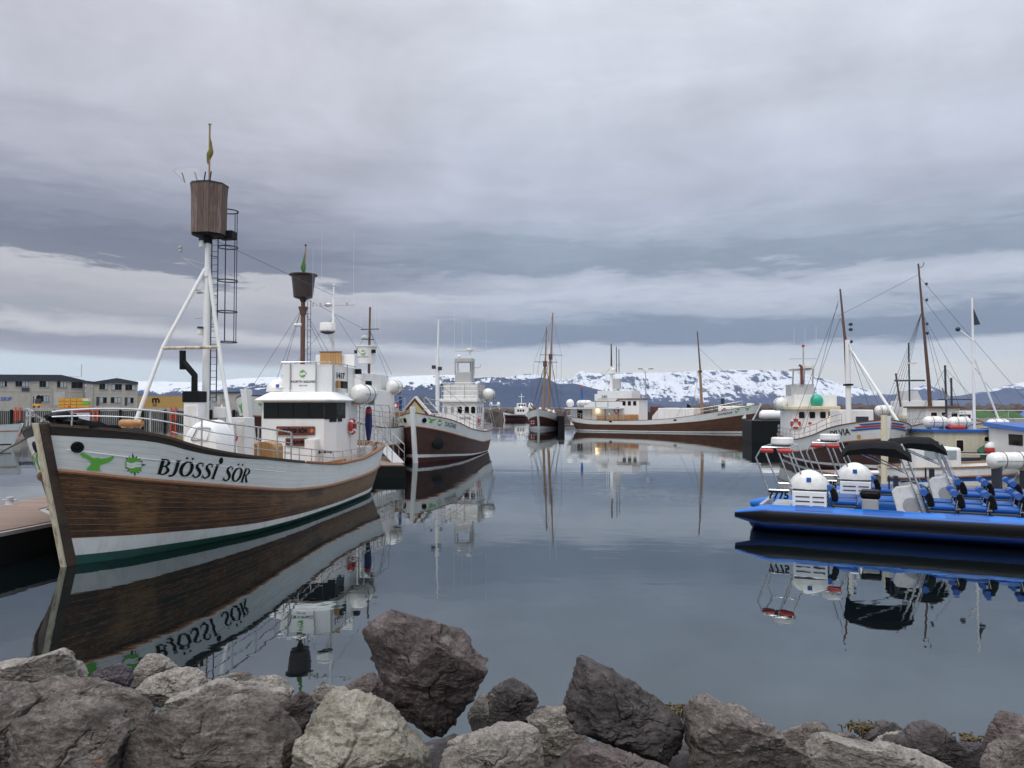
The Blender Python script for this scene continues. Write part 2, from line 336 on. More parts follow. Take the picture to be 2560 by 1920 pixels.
class Hull:
    def __init__(s,root,L,beam,rake,srake,zs,zr,zst,zg,p=.75,stemw=.075):
        s.root=root;s.L=L;s.bm=beam;s.rake=rake;s.sr=srake;s.p=p
        k=lambda tb:herm([a/tb[-1][0] for a,_ in tb],[b for _,b in tb])
        s.zs=k(zs);s.zr=k(zr);s.zst=k(zst);s.zg=k(zg); s.fb=herm(ST,SB); s.fw=herm(WT,WB); s.stemw=stemw
        s.z0=s.zs(0); s._arc()
    def t_of(s,sv,z):
        a=s.rake*(1-min(max(z,0),s.z0)/s.z0); b=s.L-s.sr*(1-min(max(z,0),s.zs(1))/s.zs(1)); return min(max((sv-a)/(b-a),0),1)
    def pt(s,t,z,side=1,off=0):
        zc=max(z,0); zz=s.zs(t); f=min(zc/zz,1.05)
        bs=max(s.fb(t)*s.bm,s.stemw if t<.5 else 0); bw=max(s.fw(t)*s.bm,s.stemw if t<.5 else 0)
        l=bw+(bs-bw)*f**s.p
        if z<0: l*=1+z*.55
        a=s.rake*(1-min(zc,s.z0)/s.z0); b=s.L-s.sr*(1-min(zc/s.zs(1),1))
        return Vector(((l+off)*side,a+(b-a)*t,z))
    def _arc(s):
        s.tt=[(k/300)**1.5 for k in range(301)]; u=0; s.uu=[0]; pr=None
        for t in s.tt:
            q=s.pt(t,s.zr(t)+.3)
            if pr is not None: u+=math.hypot(q.x-pr.x,q.y-pr.y); s.uu.append(u)
            pr=q
    def t_u(s,u): return float(np.interp(u,s.uu,s.tt))
    def u_t(s,t): return float(np.interp(t,s.tt,s.uu))
    def decalpt(s,u,w,side,off):
        t=s.t_u(u); z=s.zr(t)+w; e=1e-3
        p=s.pt(t,z,side); a=s.pt(min(t+e,1),z,side)-s.pt(max(t-e,0),z,side); b=s.pt(t,z+.01,side)-s.pt(t,z-.01,side)
        n=a.cross(b)*(1 if side>0 else -1); n.normalize()
        if n.x*side<0: n=-n
        return p+n*off
    def strip(s,name,mat,za,zb,n,v0,v1,off=0,ts=None,par=None):
        ts=ts or TS; vs=[];fs=[];uvs=[]
        for side in (1,-1):
            base=len(vs)
            for t in ts:
                for j in range(n+1):
                    k=j/n; z=za(t)*(1-k)+zb(t)*k; vs.append(s.pt(t,z,side,off)); uvs.append((s.u_t(t),v0*(1-k)+v1*k))
            for i in range(len(ts)-1):
                for j in range(n):
                    a=base+i*(n+1)+j; q=(a,a+n+1,a+n+2,a+1); fs.append(q if side>0 else q[::-1])
        me=bpy.data.meshes.new(name); me.from_pydata([tuple(v) for v in vs],[],fs); uv=me.uv_layers.new(name='UVMap')
        li=np.empty(len(me.loops),dtype=np.int32); me.loops.foreach_get('vertex_index',li)
        uv.data.foreach_set('uv',np.array(uvs,dtype=np.float32)[li].ravel())
        return obj(name,me,mat,par or s.root,smooth=True)
    def rail(s,h,side,t0,t1,inset=.05,n=40,hf=None):
        return [s.pt(t0+(t1-t0)*k/n,s.zs(t0+(t1-t0)*k/n),side,-inset)+Vector((0,0,h if hf is None else hf(k/n))) for k in range(n+1)]
    def cap(s,name,mat,w=.16,h=.06,out=.05,zoff=0,par=None,tr=(0,1)):
        m=MB()
        for side in (1,-1):
            rings=[]
            for t in [q for q in TS if tr[0]<=q<=tr[1]]:
                p=s.pt(t,s.zs(t),side); z=p.z+zoff; sg=side
                xo=p.x+sg*out; xi=p.x-sg*min(w-out,abs(p.x)); rings.append([(xo,p.y,z-h*.3),(xo,p.y,z+h*.7),(xi,p.y,z+h*.7),(xi,p.y,z-h*.3)])
            m.loft(rings)
        return m.build(name,mat,par or s.root)
    def deck(s,mat,drop=.75,t0=.015,t1=.99):
        m=MB(); rings=[]
        ts=[t for t in TS if t0<=t<=t1]
        for t in ts:
            p=s.pt(t,s.zs(t)-drop,1,-.06); x=max(p.x,.02); rings.append([(-x,p.y,p.z),(x,p.y,p.z)])
        v=[q for r in rings for q in r]; f=[(2*i,2*i+1,2*i+3,2*i+2) for i in range(len(rings)-1)]
        m.add(v,f); return m.build('deck',mat,s.root)
TS=[(k/26)**2*.35 for k in range(26)]+[.35+.65*math.sin(PI/2*k/40) for k in range(41)]
def full_hull(h,mh,mb,mst,mboot,rub='rub',capm='capw',nb=10,stem=None,stemw=.16,stemd=.26,deckm='deck',drop=.75,capo=.05,capdark=None,nw=6):
    zero=lambda t:-.9
    h.strip('underwater_hull',mboot,zero,h.zg,3,0,1)
    h.strip('boot_stripe',mst,h.zg,h.zst,2,0,1,.004)
    hu=h.strip('hull',mh,h.zst,h.zr,nb,0,nb,.008)
    zt=h.zs if capdark is None else (lambda t:h.zs(t)-capdark(t))
    bu=h.strip('bulwark',mb,h.zr,zt,nw,0,nw,.014)
    if capdark is not None: h.strip('sheer_strake',M['hullDark'],zt,h.zs,2,0,2,.022)
    inn=h.strip('inner_bulwark',M['white2'],lambda t:h.zs(t)-drop,h.zs,2,0,2,-.08)
    m=MB()
    for side in (1,-1):
        m.tube([h.pt(t,h.zr(t),side,.03) for t in TS],.045,6)
    m.build('rub_rail',M[rub] if rub!='rub' else M['varn2'],h.root,smooth=True)
    if capdark is not None: h.cap('cap_rail',M[capm],out=capo,tr=(0,.40)); h.cap('varnished_cap_rail',M['varn2'],out=capo,tr=(.385,1))
    else: h.cap('cap_rail',M[capm],out=capo)
    h.deck(M[deckm],drop)
    if stem is None: stem=(M['white2'],M['white2'])
    # stem post: side cheeks and a leading face
    top=h.z0+stem[2] if len(stem)>2 else h.z0+.06
    def sl(z): return h.rake*(1-max(min(z,9),-.6)/h.z0)
    a=stemw/2; zb=-.6
    MB().loft([[(-a,sl(z)-stemd+.03,z),(a,sl(z)-stemd+.03,z),(a+.02,sl(z)+.12,z),(-a-.02,sl(z)+.12,z)] for z in (zb,0,h.z0*.33,h.z0*.66,top)]).build('stem_post',stem[1],h.root,bevel=.01)
    fwf=.62 if capdark is not None else .8
    MB().loft([[(-a*fwf,sl(z)-stemd-.02,z),(a*fwf,sl(z)-stemd-.02,z),(a*(fwf+.1),sl(z)-stemd+.035,z),(-a*(fwf+.1),sl(z)-stemd+.035,z)] for z in (zb,0,h.z0*.33,h.z0*.66,top+.01)]).build('stem_facing',stem[0],h.root,bevel=.008)
    return hu,bu
M['hullDark']=hullmat('dark_sheer_strake',[(.3,(.010,.007,.005)),(.5,(.028,.016,.011)),(.66,(.05,.03,.02)),(.8,(.11,.07,.045))])
M['varn2']=wood('orange_oiled_rail',(.13,.05,.02),(.27,.105,.038),(.36,.17,.07),'y',.4,5,.9)
# 2D shapes laid on a surface
def shape2d(polys,sub=.12):
    """list of 2D polygons -> triangulated, subdivided (verts, faces)"""
    bm=bmesh.new()
    for p in polys:
        vs=[bm.verts.new((x,y,0)) for x,y in p]
        try: bm.faces.new(vs)
        except ValueError: pass
    bmesh.ops.triangulate(bm,faces=bm.faces)
    for _ in range(5):
        ed=[e for e in bm.edges if e.calc_length()>sub]
        if not ed: break
        bmesh.ops.subdivide_edges(bm,edges=ed,cuts=1); bmesh.ops.triangulate(bm,faces=[f for f in bm.faces if len(f.verts)>3])
    bm.verts.index_update(); r=([(v.co.x,v.co.y) for v in bm.verts],[tuple(v.index for v in f.verts) for f in bm.faces]); bm.free(); return r
def text2d(txt,size,shear=0,bold=.0,xs=1,align='LEFT',sp=1):
    cu=bpy.data.curves.new('t','FONT'); cu.body=txt; cu.size=size; cu.shear=shear; cu.offset=bold; cu.align_x=align; cu.space_character=sp; cu.resolution_u=4
    o=bpy.data.objects.new('t',cu); COL.objects.link(o); bpy.context.view_layer.update()
    me=o.to_mesh(); vs=[(v.co.x*xs,v.co.y) for v in me.vertices]; fs=[tuple(p.vertices) for p in me.polygons]; o.to_mesh_clear(); bpy.data.objects.remove(o); bpy.data.curves.remove(cu)
    return vs,fs
def refine(sh,sub):
    bm=bmesh.new(); vv=[bm.verts.new((x,y,0)) for x,y in sh[0]]
    for f in sh[1]:
        try: bm.faces.new([vv[i] for i in f])
        except ValueError: pass
    bmesh.ops.triangulate(bm,faces=bm.faces)
    for _ in range(4):
        ed=[e for e in bm.edges if e.calc_length()>sub]
        if not ed: break
        bmesh.ops.subdivide_edges(bm,edges=ed,cuts=1); bmesh.ops.triangulate(bm,faces=[f for f in bm.faces if len(f.verts)>3])
    bm.verts.index_update(); r=([(v.co.x,v.co.y) for v in bm.verts],[tuple(v.index for v in f.verts) for f in bm.faces]); bm.free(); return r
def on_hull(h,name,mat,sh,u0,w0,side=1,off=.022,flip=False,par=None,k=1):
    vs=[h.decalpt(u0+x*(-1 if flip else 1)*k,w0+y*k,side,off) for x,y in sh[0]]
    return MB().add(vs,sh[1]).build(name,mat,par or h.root)
def on_plane(name,mat,sh,o,ex,ey,off=.004,par=None,k=1):
    o=Vector(o);ex=Vector(ex).normalized();ey=Vector(ey).normalized();n=ex.cross(ey)
    return MB().add([o+ex*x*k+ey*y*k+n*off for x,y in sh[0]],sh[1]).build(name,mat,par)
def circ(x,y,r,n=20,ry=None): return [(x+r*math.cos(2*PI*k/n),y+(ry or r)*math.sin(2*PI*k/n)) for k in range(n)]
def catm(P,n=7):
    P=[np.array(p,float) for p in P]; Q=[P[0]]+P+[P[-1]]; out=[]
    for i in range(1,len(Q)-2):
        for k in range(n):
            t=k/n; out.append(.5*((2*Q[i])+(-Q[i-1]+Q[i+1])*t+(2*Q[i-1]-5*Q[i]+4*Q[i+1]-Q[i+2])*t*t+(-Q[i-1]+3*Q[i]-3*Q[i+1]+Q[i+2])*t**3))
    out.append(P[-1]); return out
def stroke(P,smooth=True):
    q=catm(P) if smooth and len(P)>2 else [np.array(p,float) for p in P]; L=[];Rr=[]
    for i,p in enumerate(q):
        t=q[min(i+1,len(q)-1)][:2]-q[max(i-1,0)][:2]; l=np.hypot(*t); t=t/l if l>0 else np.array((1,0)); n=np.array((-t[1],t[0]))*(p[2]*1.22+.01)/2
        L.append(tuple(p[:2]+n)); Rr.append(tuple(p[:2]-n))
    return [[L[i],L[i+1],Rr[i+1],Rr[i]] for i in range(len(q)-1)]
GL={'B':(.62,[[(.13,0,.16),(.13,1,.16)],[(.1,.97,.05),(.36,.96,.07),(.5,.77,.14),(.36,.56,.07),(.12,.53,.05)],[(.12,.53,.05),(.4,.52,.07),(.57,.27,.15),(.38,.03,.07),(.1,.03,.05)],[(0,.015,.03),(.3,.015,.03)],[(0,.985,.03),(.3,.985,.03)]]),
'J':(.40,[[(.28,1,.15),(.28,.25,.15),(.18,.0,.10),(-.04,-.04,.09)],[(.12,.985,.03),(.44,.985,.03)]]),
'O':(.80,[[(.4+.33*math.cos(a),.5+.46*math.sin(a),.055+.12*abs(math.cos(a))) for a in [2*PI*k/16 for k in range(17)]]]),
'S':(.56,[[(.48,.80,.05),(.40,.94,.06),(.25,.97,.08),(.11,.85,.12),(.14,.66,.15),(.40,.42,.16),(.46,.20,.13),(.32,.04,.08),(.18,.02,.07),(.02,.16,.05)],[(.49,.99,.04),(.47,.74,.03)],[(.02,.24,.03),(0,0,.04)]]),
'I':(.30,[[(.15,0,.15),(.15,1,.15)],[(0,.015,.03),(.3,.015,.03)],[(0,.985,.03),(.3,.985,.03)]]),
'R':(.64,[[(.13,0,.15),(.13,1,.15)],[(.1,.97,.05),(.38,.96,.07),(.52,.75,.14),(.36,.53,.07),(.12,.5,.05)],[(.32,.52,.07),(.44,.22,.13),(.62,.01,.14)],[(0,.015,.03),(.3,.015,.03)],[(0,.985,.03),(.3,.985,.03)]])}
def nibtext(txt,h,xs,sp,slant=.2):
    polys=[]; x=0
    for ch in txt:
        base={'Ö':'O'}.get(ch,ch)
        if ch==' ': x+=.5*xs; continue
        wd,ss=GL[base]
        pl=[q for s_ in ss for q in stroke(s_)]
        if ch=='Ö': pl+= [circ(.22,1.2,.075,10),circ(.58,1.2,.075,10)]
        for q in pl: polys.append([((x+(a)*xs+b*slant)*h,b*h) for a,b in q])
        x+=(wd)*xs+sp
    return polys,x*h
def rawpolys(polys):
    v=[];f=[]
    for p in polys: n=len(v); v+=p; f.append(tuple(range(n,n+len(p))))
    return v,f
TAIL=[(0,.30),(.05,.33),(.13,.30),(.22,.25),(.29,.27),(.36,.26),(.47,.29),(.57,.35),(.585,.32),(.54,.25),(.46,.19),(.38,.155),(.33,.13),(.31,.06),(.31,.03),(.36,.02),(.25,.005),(.12,0),(.08,.01),(.12,.06),(.18,.14),(.16,.19),(.09,.23),(.03,.25)]
def sun2d(r):
    sp=[]
    for k in range(16):
        a=2*PI*k/16+.1; L=1.0 if k%4 else 1.25; l=r*L; d=.13
        sp.append([(r*.68*math.cos(a-d*1.5),r*.68*math.sin(a-d*1.5)),(l*math.cos(a),l*math.sin(a)),(r*.68*math.cos(a+d*1.5),r*.68*math.sin(a+d*1.5))])
    sp=[s_ for k,s_ in enumerate(sp) if k not in (15,7,8)]
    disc=circ(0,0,r*.80,28)
    lines=[stroke([(-r*.7,-r*.1+i*r*.12,.012),(-r*.2,-r*.2+i*r*.12,.014),(r*.2,-r*.02+i*r*.12,.014),(r*.72,.0+i*r*.12,.01)]) for i in (-1,0,1.3,2.4)]
    return sp,disc,[q for l in lines for q in l]
def emblem(h,u,w,r,side,flip=False):
    sp,disc,ln=sun2d(r)
    a=on_hull(h,'sun_emblem',M['letter'],refine(rawpolys(sp),.08),u,w,side,.020,flip)
    on_hull(h,'sun_disc',M['green'],shape2d([disc],.06),u,w,side,.024,flip,par=a)
    on_hull(h,'sun_line',M['white'],rawpolys(ln),u,w,side,.028,flip,par=a)
def emblem_plane(o,ex,ey,r,par):
    sp,disc,ln=sun2d(r)
    a=on_plane('sun_emblem',M['letter'],rawpolys(sp),o,ex,ey,.006,par)
    on_plane('sun_disc',M['green'],shape2d([disc],1),o,ex,ey,.010,a); on_plane('sun_line',M['white'],rawpolys(ln),o,ex,ey,.013,a)
def hawse(h,u,w,side,r=.085):
    c=h.decalpt(u,w,side,.02); n=(h.decalpt(u,w,side,.12)-c).normalized(); q=n.to_track_quat('Z','Y').to_matrix().to_4x4(); q.translation=c
    a=MB().torus((0,0,0),r,.028,n=20).xf(q).build('hawse_ring',M['black'],h.root,smooth=True)
    MB().lathe([(0,0),(r,.002),(r*.5,.02),(0,.025)],n=16).xf(q).build('hawse_plug',M['rubber'],a,smooth=True)
# ---- small fittings
def lifering(name,par,c,ax='y',r=.30,split=True):
    a=MB().torus(c,r,.075,axis=ax,n=32,m=10).build(name,M['red'],par,smooth=True)
    for k in range(4):
        MB().torus(c,r,.079,axis=ax,n=4,m=10,arc=(k*90+35,k*90+55)).build('white_band',M['white'],a,smooth=True)
    return a
def raft(par,c,L,r,axis='y',label=None,name='liferaft_canister'):
    prof=[(0,-L/2),(r*.35,-L/2+.01),(r*.75,-L/2+r*.22),(r*.95,-L/2+r*.6),(r,-L*.2),(r,L*.2),(r*.95,L/2-r*.6),(r*.75,L/2-r*.22),(r*.35,L/2-.01),(0,L/2)]
    a=MB().lathe(prof,c,24,axis).build(name,M['gfrp'],par,smooth=True)
    m=MB()
    for k in (-.26,-.1,.1,.26):
        m.lathe([(r+.001,-.014),(r+.014,-.008),(r+.014,.008),(r+.001,.014)],tuple(c[i]+(L*k if 'xyz'[i]==axis else 0) for i in range(3)),24,axis)
    m.build('rib_band',M['gfrp'],a,smooth=True)
    d=(L/2-r*.55); x,y,z=c
    MB().box(x-r-.016,x+r+.016,y-d,y+d,z-.012,z+.012).build('seam_flange',M['grey'],a) if axis=='y' else MB().box(x-d,x+d,y-r-.016,y+r+.016,z-.012,z+.012).build('seam_flange',M['grey'],a)
    m=MB()
    for k in (-.18,.18):
        m.lathe([(r+.012,-.012),(r+.02,0),(r+.012,.012)],tuple(c[i]+(L*k if 'xyz'[i]==axis else 0) for i in range(3)),24,axis)
    m.build('strap',M['wire'],a)
    m=MB()
    for k in (-.25,.25):
        q=[x,y]; 
        if axis=='y': m.box(x-r*.8,x+r*.8,y+L*k-.03,y+L*k+.03,z-r-.06,z-r*.55)
        else: m.box(x+L*k-.03,x+L*k+.03,y-r*.8,y+r*.8,z-r-.06,z-r*.55)
    m.build('cradle',M['steel'],a)
    return a
def wires(par,segs,r=.008,name='stay'):
    for a,b in segs: T(name,M['wire'],par,[a,b],r,5)
def railing(par,h,side,t0,t1,heights,n,r=.018,name='guard_rail',posts=None,hf=None,inset=.06):
    m=MB(); top=heights[-1]
    for hh in heights:
        pth=h.rail(0,side,t0,t1,inset,44,hf=(lambda k,hh=hh: hh if hf is None else hh*hf(k))); m.tube(pth,r*(1 if hh==top else .75),8)
    a=m.build(name,M['stain'],par,smooth=True)
    for k in range(n+1):
        f=k/n; t=t0+(t1-t0)*f; p=h.pt(t,h.zs(t),side,-inset); H=top*(1 if hf is None else hf(f))
        T('stanchion',M['stain'],a,[p,p+Vector((0,0,H))],r*.9,6)
    return a
def antenna(par,x,y,z,L,r=.006): return T('whip_antenna',M['gfrp'],par,[(x,y,z),(x,y,z+L*.15),(x,y,z+L)],r,5,r2=r*.45)
def portwin(par,x0,x1,y0,y1,z0,z1,frame=True):
    return None
def window(par,c,ex,ez,w,hh,mat='glass',fr='white',rad=.06,name='window',dep=.03):
    """rounded window on a wall: c centre, ex along the wall, ez up"""
    c=Vector(c);ex=Vector(ex).normalized();ez=Vector(ez).normalized();n=ex.cross(ez)
    def rr(w,h,r):
        o=[]
        for cx,cy,a0 in ((w/2-r,h/2-r,0),(-w/2+r,h/2-r,90),(-w/2+r,-h/2+r,180),(w/2-r,-h/2+r,270)):
            for k in range(5): a=R(a0+k*22.5); o.append((cx+r*math.cos(a),cy+r*math.sin(a)))
        return o
    rad=min(rad,w*.45,hh*.45)
    o=rr(w+.07,hh+.07,rad+.035); i=rr(w,hh,rad); P=lambda q,d:[c+ex*a+ez*b+n*d for a,b in q]
    fr_=MB().loft([P(o,-.02),P(o,dep),P(i,dep),P(i,-.02)],cap=False).build(name,M[fr],par)
    MB().add(P(i,.006),[tuple(range(len(i)))]).build('pane',M[mat],fr_)
    return fr_
# ================================================================ BOAT A: the near boat
A=empty('fishing_boat',(-9.4,15.3,0),-R(7.5),'large near oak boat lettered BJÖSSI SÖR with a wooden crow\'s nest','boat')
hA=Hull(A,17.6,2.6,.85,.9,[(0,2.95),(.16,2.92),(1.08,2.76),(1.5,2.63),(1.95,2.45),(2.8,2.24),(4.45,2.0),(8.1,1.62),(9.9,1.49),(12,1.49),(15,1.71),(17.6,1.90)],
  [(0,2.02),(.95,1.78),(2.5,1.5),(4.66,1.19),(6.3,1.01),(9.3,.87),(12.5,.88),(15.8,1.03),(17.6,1.14)],
  [(0,.58),(1.67,.47),(5,.29),(9.8,.22),(14.5,.26),(17.6,.34)],[(0,.20),(5,.13),(17.6,.12)])
full_hull(hA,M['hullA'],M['bulA'],M['white2'],M['dgreen'],nb=10,stem=(M['post'],M['hullDark2'] if 'hullDark2' in M else M['capw'],.04),stemw=.17,stemd=.25,
   capdark=lambda t: .17*max(0,1-t/.25)+.03 if t<.9 else .03)
# raised moulding line on the bulwark
m=MB()
for sd in (1,-1): m.tube([hA.decalpt(.25+6.1*k/40,.46+.02*k/40,sd,.012) for k in range(41)],.012,5)
m.build('bulwark_moulding',M['white'],A)
pl,_=nibtext('BJÖSSI',.35,1.10,.13); on_hull(hA,'name_lettering',M['letter'],refine(rawpolys(pl),.09),1.97,.155)
pl,_=nibtext('SÖR',.355,1.14,.10); on_hull(hA,'name_lettering',M['letter'],refine(rawpolys(pl),.09),3.70,.135)
on_hull(hA,'scupper_cover',M['letter'],shape2d([circ(0,0,.062,18,.08)],1),3.54,.60)
on_hull(hA,'scupper_cover',M['letter'],shape2d([circ(0,0,.07,18)],1),17.0,.27)
on_hull(hA,'stern_name',M['letter'],refine(text2d('HÚSAVÍK',.17,0,.006,xs=.8),.08),17.25,.2)
tl=shape2d([TAIL],.06)
for sd in (1,-1):
    on_hull(hA,'whale_tail_mark',M['green'],tl,.47,.08,sd,.022,k=1.08)
    hawse(hA,.44,.54,sd,.095)
emblem(hA,1.48,.31,.21,1); emblem(hA,1.48,.31,.21,-1)
# black tarpaulin bundled on the foredeck and along the cap rail
m=MB()
def lump(path,r0):
    rings=[]
    for i,p in enumerate(path):
        k=i/(len(path)-1); rr=r0*(math.sin(PI*min(max(k*.96+.03,0),1))**.5)*(1+.35*math.sin(i*2.3)+.2*math.sin(i*5.1))
        rings.append([(p[0]+rr*math.cos(a)*(1+.2*math.sin(3*a+i)),p[1],p[2]+rr*.75*math.sin(a)*(1+.15*math.sin(5*a+i*.7))) for a in [2*PI*j/14 for j in range(14)]])
    return rings
m.loft(lump([(.02+.01*k,.02+.1*k,3.12-.010*k) for k in range(10)],.17)); m.loft(lump([(.25+.105*k,.22+.11*k,3.03-.030*k) for k in range(14)],.12)); m.loft(lump([(-.3-.09*k,.3+.12*k,2.98-.02*k) for k in range(12)],.11)); m.loft(lump([(.5+.09*k,.35+.14*k,2.98-.035*k) for k in range(12)],.09))
m.loft(lump([(.15+.12*k,.3+.02*k,3.0-.012*k) for k in range(7)],.11))
m.build('tarpaulin',M['tarp'],A,smooth=True)
# windlass barrel / wooden fender roll
a=MB().lathe([(0,0),(.085,0),(.095,.03),(.095,.52),(.085,.55),(0,.55)],(-.42,3.0,2.93),16,'x').build('wooden_roller',M['varn'],A,smooth=True)
MB().box(-.38,-.33,2.95,3.05,2.2,2.86).build('roller_bracket',M['white'],a); MB().box(.02,.07,2.95,3.05,2.2,2.86).build('roller_bracket',M['white'],a)
# forward high rail and after low rail
def hfA(k): return 1.0
top=[hA.pt(t,hA.zs(t),1,-.05) for t in (0,)]
rl=MB(); 
def rpath(side,hh,t1): 
    pts=[]
    for k in range(46):
        t=.004+(t1-.004)*(k/45)**1.3; p=hA.pt(t,hA.zs(t),side,-.05); f=k/45
        tophi=3.22+ (2.62-3.22)*f**1.35 + .14*math.sin(PI*min(f*1.9,1)); base=p.z+.03
        pts.append((p.x,p.y-.12*(1-f)**6,base+(tophi-base)*hh))
    return pts
for side,t1 in ((1,.335),(-1,.335)):
    P=rpath(side,1,t1); m=MB().tube(P,.022,8); m.tube(rpath(side,.62,t1),.015,6); m.tube(rpath(side,.27,t1)[16:],.012,6)
    if side>0: 
        e=P[-1]; m.tube([e,(e[0],e[1]+.06,e[2]-.03),(e[0],e[1]+.08,e[2]-.4)],.02,6)
    g=m.build('bow_rail',M['stain'],A,smooth=True)
    for k in (3,13,21,28,34,40,45):
        q=P[k]; b=hA.pt(hA.t_of(q[1],2.5),hA.zs(hA.t_of(q[1],2.5)),side,-.05); T('stanchion',M['stain'],g,[(q[0],q[1],b.z),q],.02,6)
railing(A,hA,1,.315,.985,(.20,.40),13,.016,'side_rail'); railing(A,hA,-1,.335,.985,(.2,.40),12,.016,'side_rail')
# tripod mast
ms=6.1; mast=T('mast',M['white'],A,[(0,ms,1.2),(0,ms,6.6)],.098,14)
T('upper_mast',M['white'],mast,[(0,ms,6.6),(0,ms,8.1)],.07,12)
T('mast_leg',M['white'],mast,[(-1.62,ms-1.55,1.5),(-.84,ms-.75,4.95),(-.05,ms-.04,7.2)],.056,10)
T('mast_leg',M['white'],mast,[(1.13,ms-.3,1.7),(.52,ms-.12,4.5),(.05,ms,7.15)],.055,10)
T('cross_tube',M['post'],mast,[(-.86,ms-.78,4.93),(.44,ms-.1,5.0)],.045,8)
T('mast_collar',M['white'],mast,[(0,ms,7.0),(0,ms,7.25)],.1,12)
T('bracket_arm',M['grey'],mast,[(-.03,ms,7.35),(-.75,ms,7.55),(-.82,ms,7.75)],.012,5); T('bracket_arm',M['grey'],mast,[(-.05,ms,7.15),(-.72,ms,7.53)],.008,5)
MB().lathe([(0,0),(.05,0),(.05,.05),(.03,.06),(.03,.09),(.055,.1),(.055,.15),(0,.17)],(-.82,ms,7.74),12).build('wind_sensor',M['grey'],mast)
MB().lathe([(0,0),(.07,.01),(.08,.05),(.07,.07),(0,.08)],(-.2,ms-.1,6.58),16).build('radar_dome',M['gfrp'],mast,smooth=True)
MB().box(-.3,-.05,ms-.06,ms+.02,6.53,6.57).build('dome_bracket',M['grey'],mast)
for zz,xx in ((5.45,-.13),(7.93,-.12)):
    g=MB().lathe([(0,-.1),(.07,-.1),(.08,-.04),(.06,.04),(.06,.08),(0,.09)],(xx,ms-.1,zz),12).build('deck_lamp',M['white2'],mast,smooth=True); MB().lathe([(0,.0),(.085,.0),(.085,.05),(0,.06)],(xx,ms-.1,zz+.08),12).build('lamp_hood',M['darksteel'],g)
T('spar',M['grey'],mast,[(-.33,ms,5.83),(0,ms,5.85)],.012,5)
# crow's nest: tapered staves
nest=[(x*.87+.01,y*.87) for x,y in [(-.50,-.20),(-.30,-.46),(.26,-.46),(.52,-.14),(.50,.30),(.22,.50),(-.26,.50),(-.50,.24)]]
def ring(s_,z,y0=ms,dz=0): return [(x*s_,y0+y*s_,z+dz*y) for x,y in nest]
g=MB().loft([ring(.87,8.17),ring(.94,8.9),ring(1.04,9.60)],cap=False).build('crows_nest',M['stave'],A)
MB().loft([ring(.80,8.14),ring(.92,8.17),ring(.92,8.23),ring(.5,8.24)]).build('nest_floor',M['black'],g)
MB().loft([ring(1.05,9.58),ring(1.065,9.63),ring(1.0,9.63),ring(1.0,9.56)],cap=False).build('nest_rim',M['darksteel'],g)
MB().loft([ring(.97,8.2),ring(1.0,9.60)],cap=False).build('nest_lining',M['stave'],g)
T('nest_bearer',M['black'],g,[(0,ms,7.95),(0,ms,8.2)],.12,12)
for x,dx in ((-.46,-.07),(-.09,-.06),(.10,.07),(.27,.07)): T('bracket_pin',M['darksteel'],g,[(x,ms-.41,9.58),(x+dx,ms-.46,9.85)],.018,6)
MB().slab([(-.80,ms-.45,9.92),(-.46,ms-.42,9.56),(.05,ms-.45,9.64),(.0,ms-.52,9.98),(-.72,ms-.52,9.99)],.006).build('windscreen',M['glassclear'],g)
MB().tube([(-.80,ms-.45,9.93),(-.46,ms-.42,9.57)],.010,5).build('windscreen_edge',M['grey'],g)
pole=T('flagpole',M['mastt'],g,[(.03,ms,8.4),(.02,ms,11.33)],.026,8)
MB().ball((.02,ms,11.36),.055,.055,.03).build('flagpole_cap',M['grey'],pole,smooth=True)
fl=MB(); rings=[]
for k in range(14):
    f=k/13; z=10.98-.78*f; wd=.015+.085*math.sin(PI*min(f*1.02,1)**1.8)*(1+.25*math.sin(f*14))
    rings.append([(.03+wd*math.cos(a)*.9+.04*math.sin(f*5),ms+wd*.35*math.sin(a)*(1+.5*math.sin(3*a)),z) for a in [2*PI*j/10 for j in range(10)]])
fl.loft(rings).build('flag',plain('yellow_flag',(.13,.12,.018),.8),pole,smooth=True)
# caged ladder
lad=MB()
for x in (-.05,.14): lad.tube([(x,ms+.32,3.5),(x,ms+.32,8.6)],.016,6)
for k in range(26): lad.tube([(-.05,ms+.32,3.6+k*.19),(.14,ms+.32,3.6+k*.19)],.008,5)
lg=lad.build('mast_ladder',M['darksteel'],mast,smooth=True)
for z in (5.2,6.08,6.98,7.95,9.0): MB().torus((.30,ms+.58,z),.275,.019,n=28,m=6).build('cage_hoop',M['darksteel'],lg,smooth=True)
for a,rr in ((0,.012),(-75,.016),(75,.012)): T('cage_bar',M['darksteel'],lg,[(.30+.275*math.cos(R(a)),ms+.58+.275*math.sin(R(a)),5.2),(.30+.275*math.cos(R(a)),ms+.58+.275*math.sin(R(a)),9.0)],rr,6)
MB().box(.18,.62,ms+.2,ms+.52,8.13,8.36).build('ladder_platform',M['black'],lg,bevel=.02)
for z in (7.62,6.5,5.6): T('ladder_bracket',M['darksteel'],lg,[(-.02,ms,z),(.14,ms+.32,z)],.012,5)
# exhaust stack
ex=5.6; e=B('exhaust_trunk',M['white'],A,-.24,.17,ex-.2,ex+.2,1.3,3.46); B('trunk_door',M['white2'],e,-.19,.12,ex-.222,ex-.2,1.9,3.36)
B('exhaust_hood',M['black'],e,-.27,.19,ex-.23,ex+.23,3.46,3.76)
T('exhaust_pipe',M['black'],e,[(-.05,ex,3.7),(-.05,ex,4.2),(-.37,ex,4.55)],.085,12); T('exhaust_pipe',M['black'],e,[(-.40,ex,4.36),(-.41,ex,4.88)],.085,12)
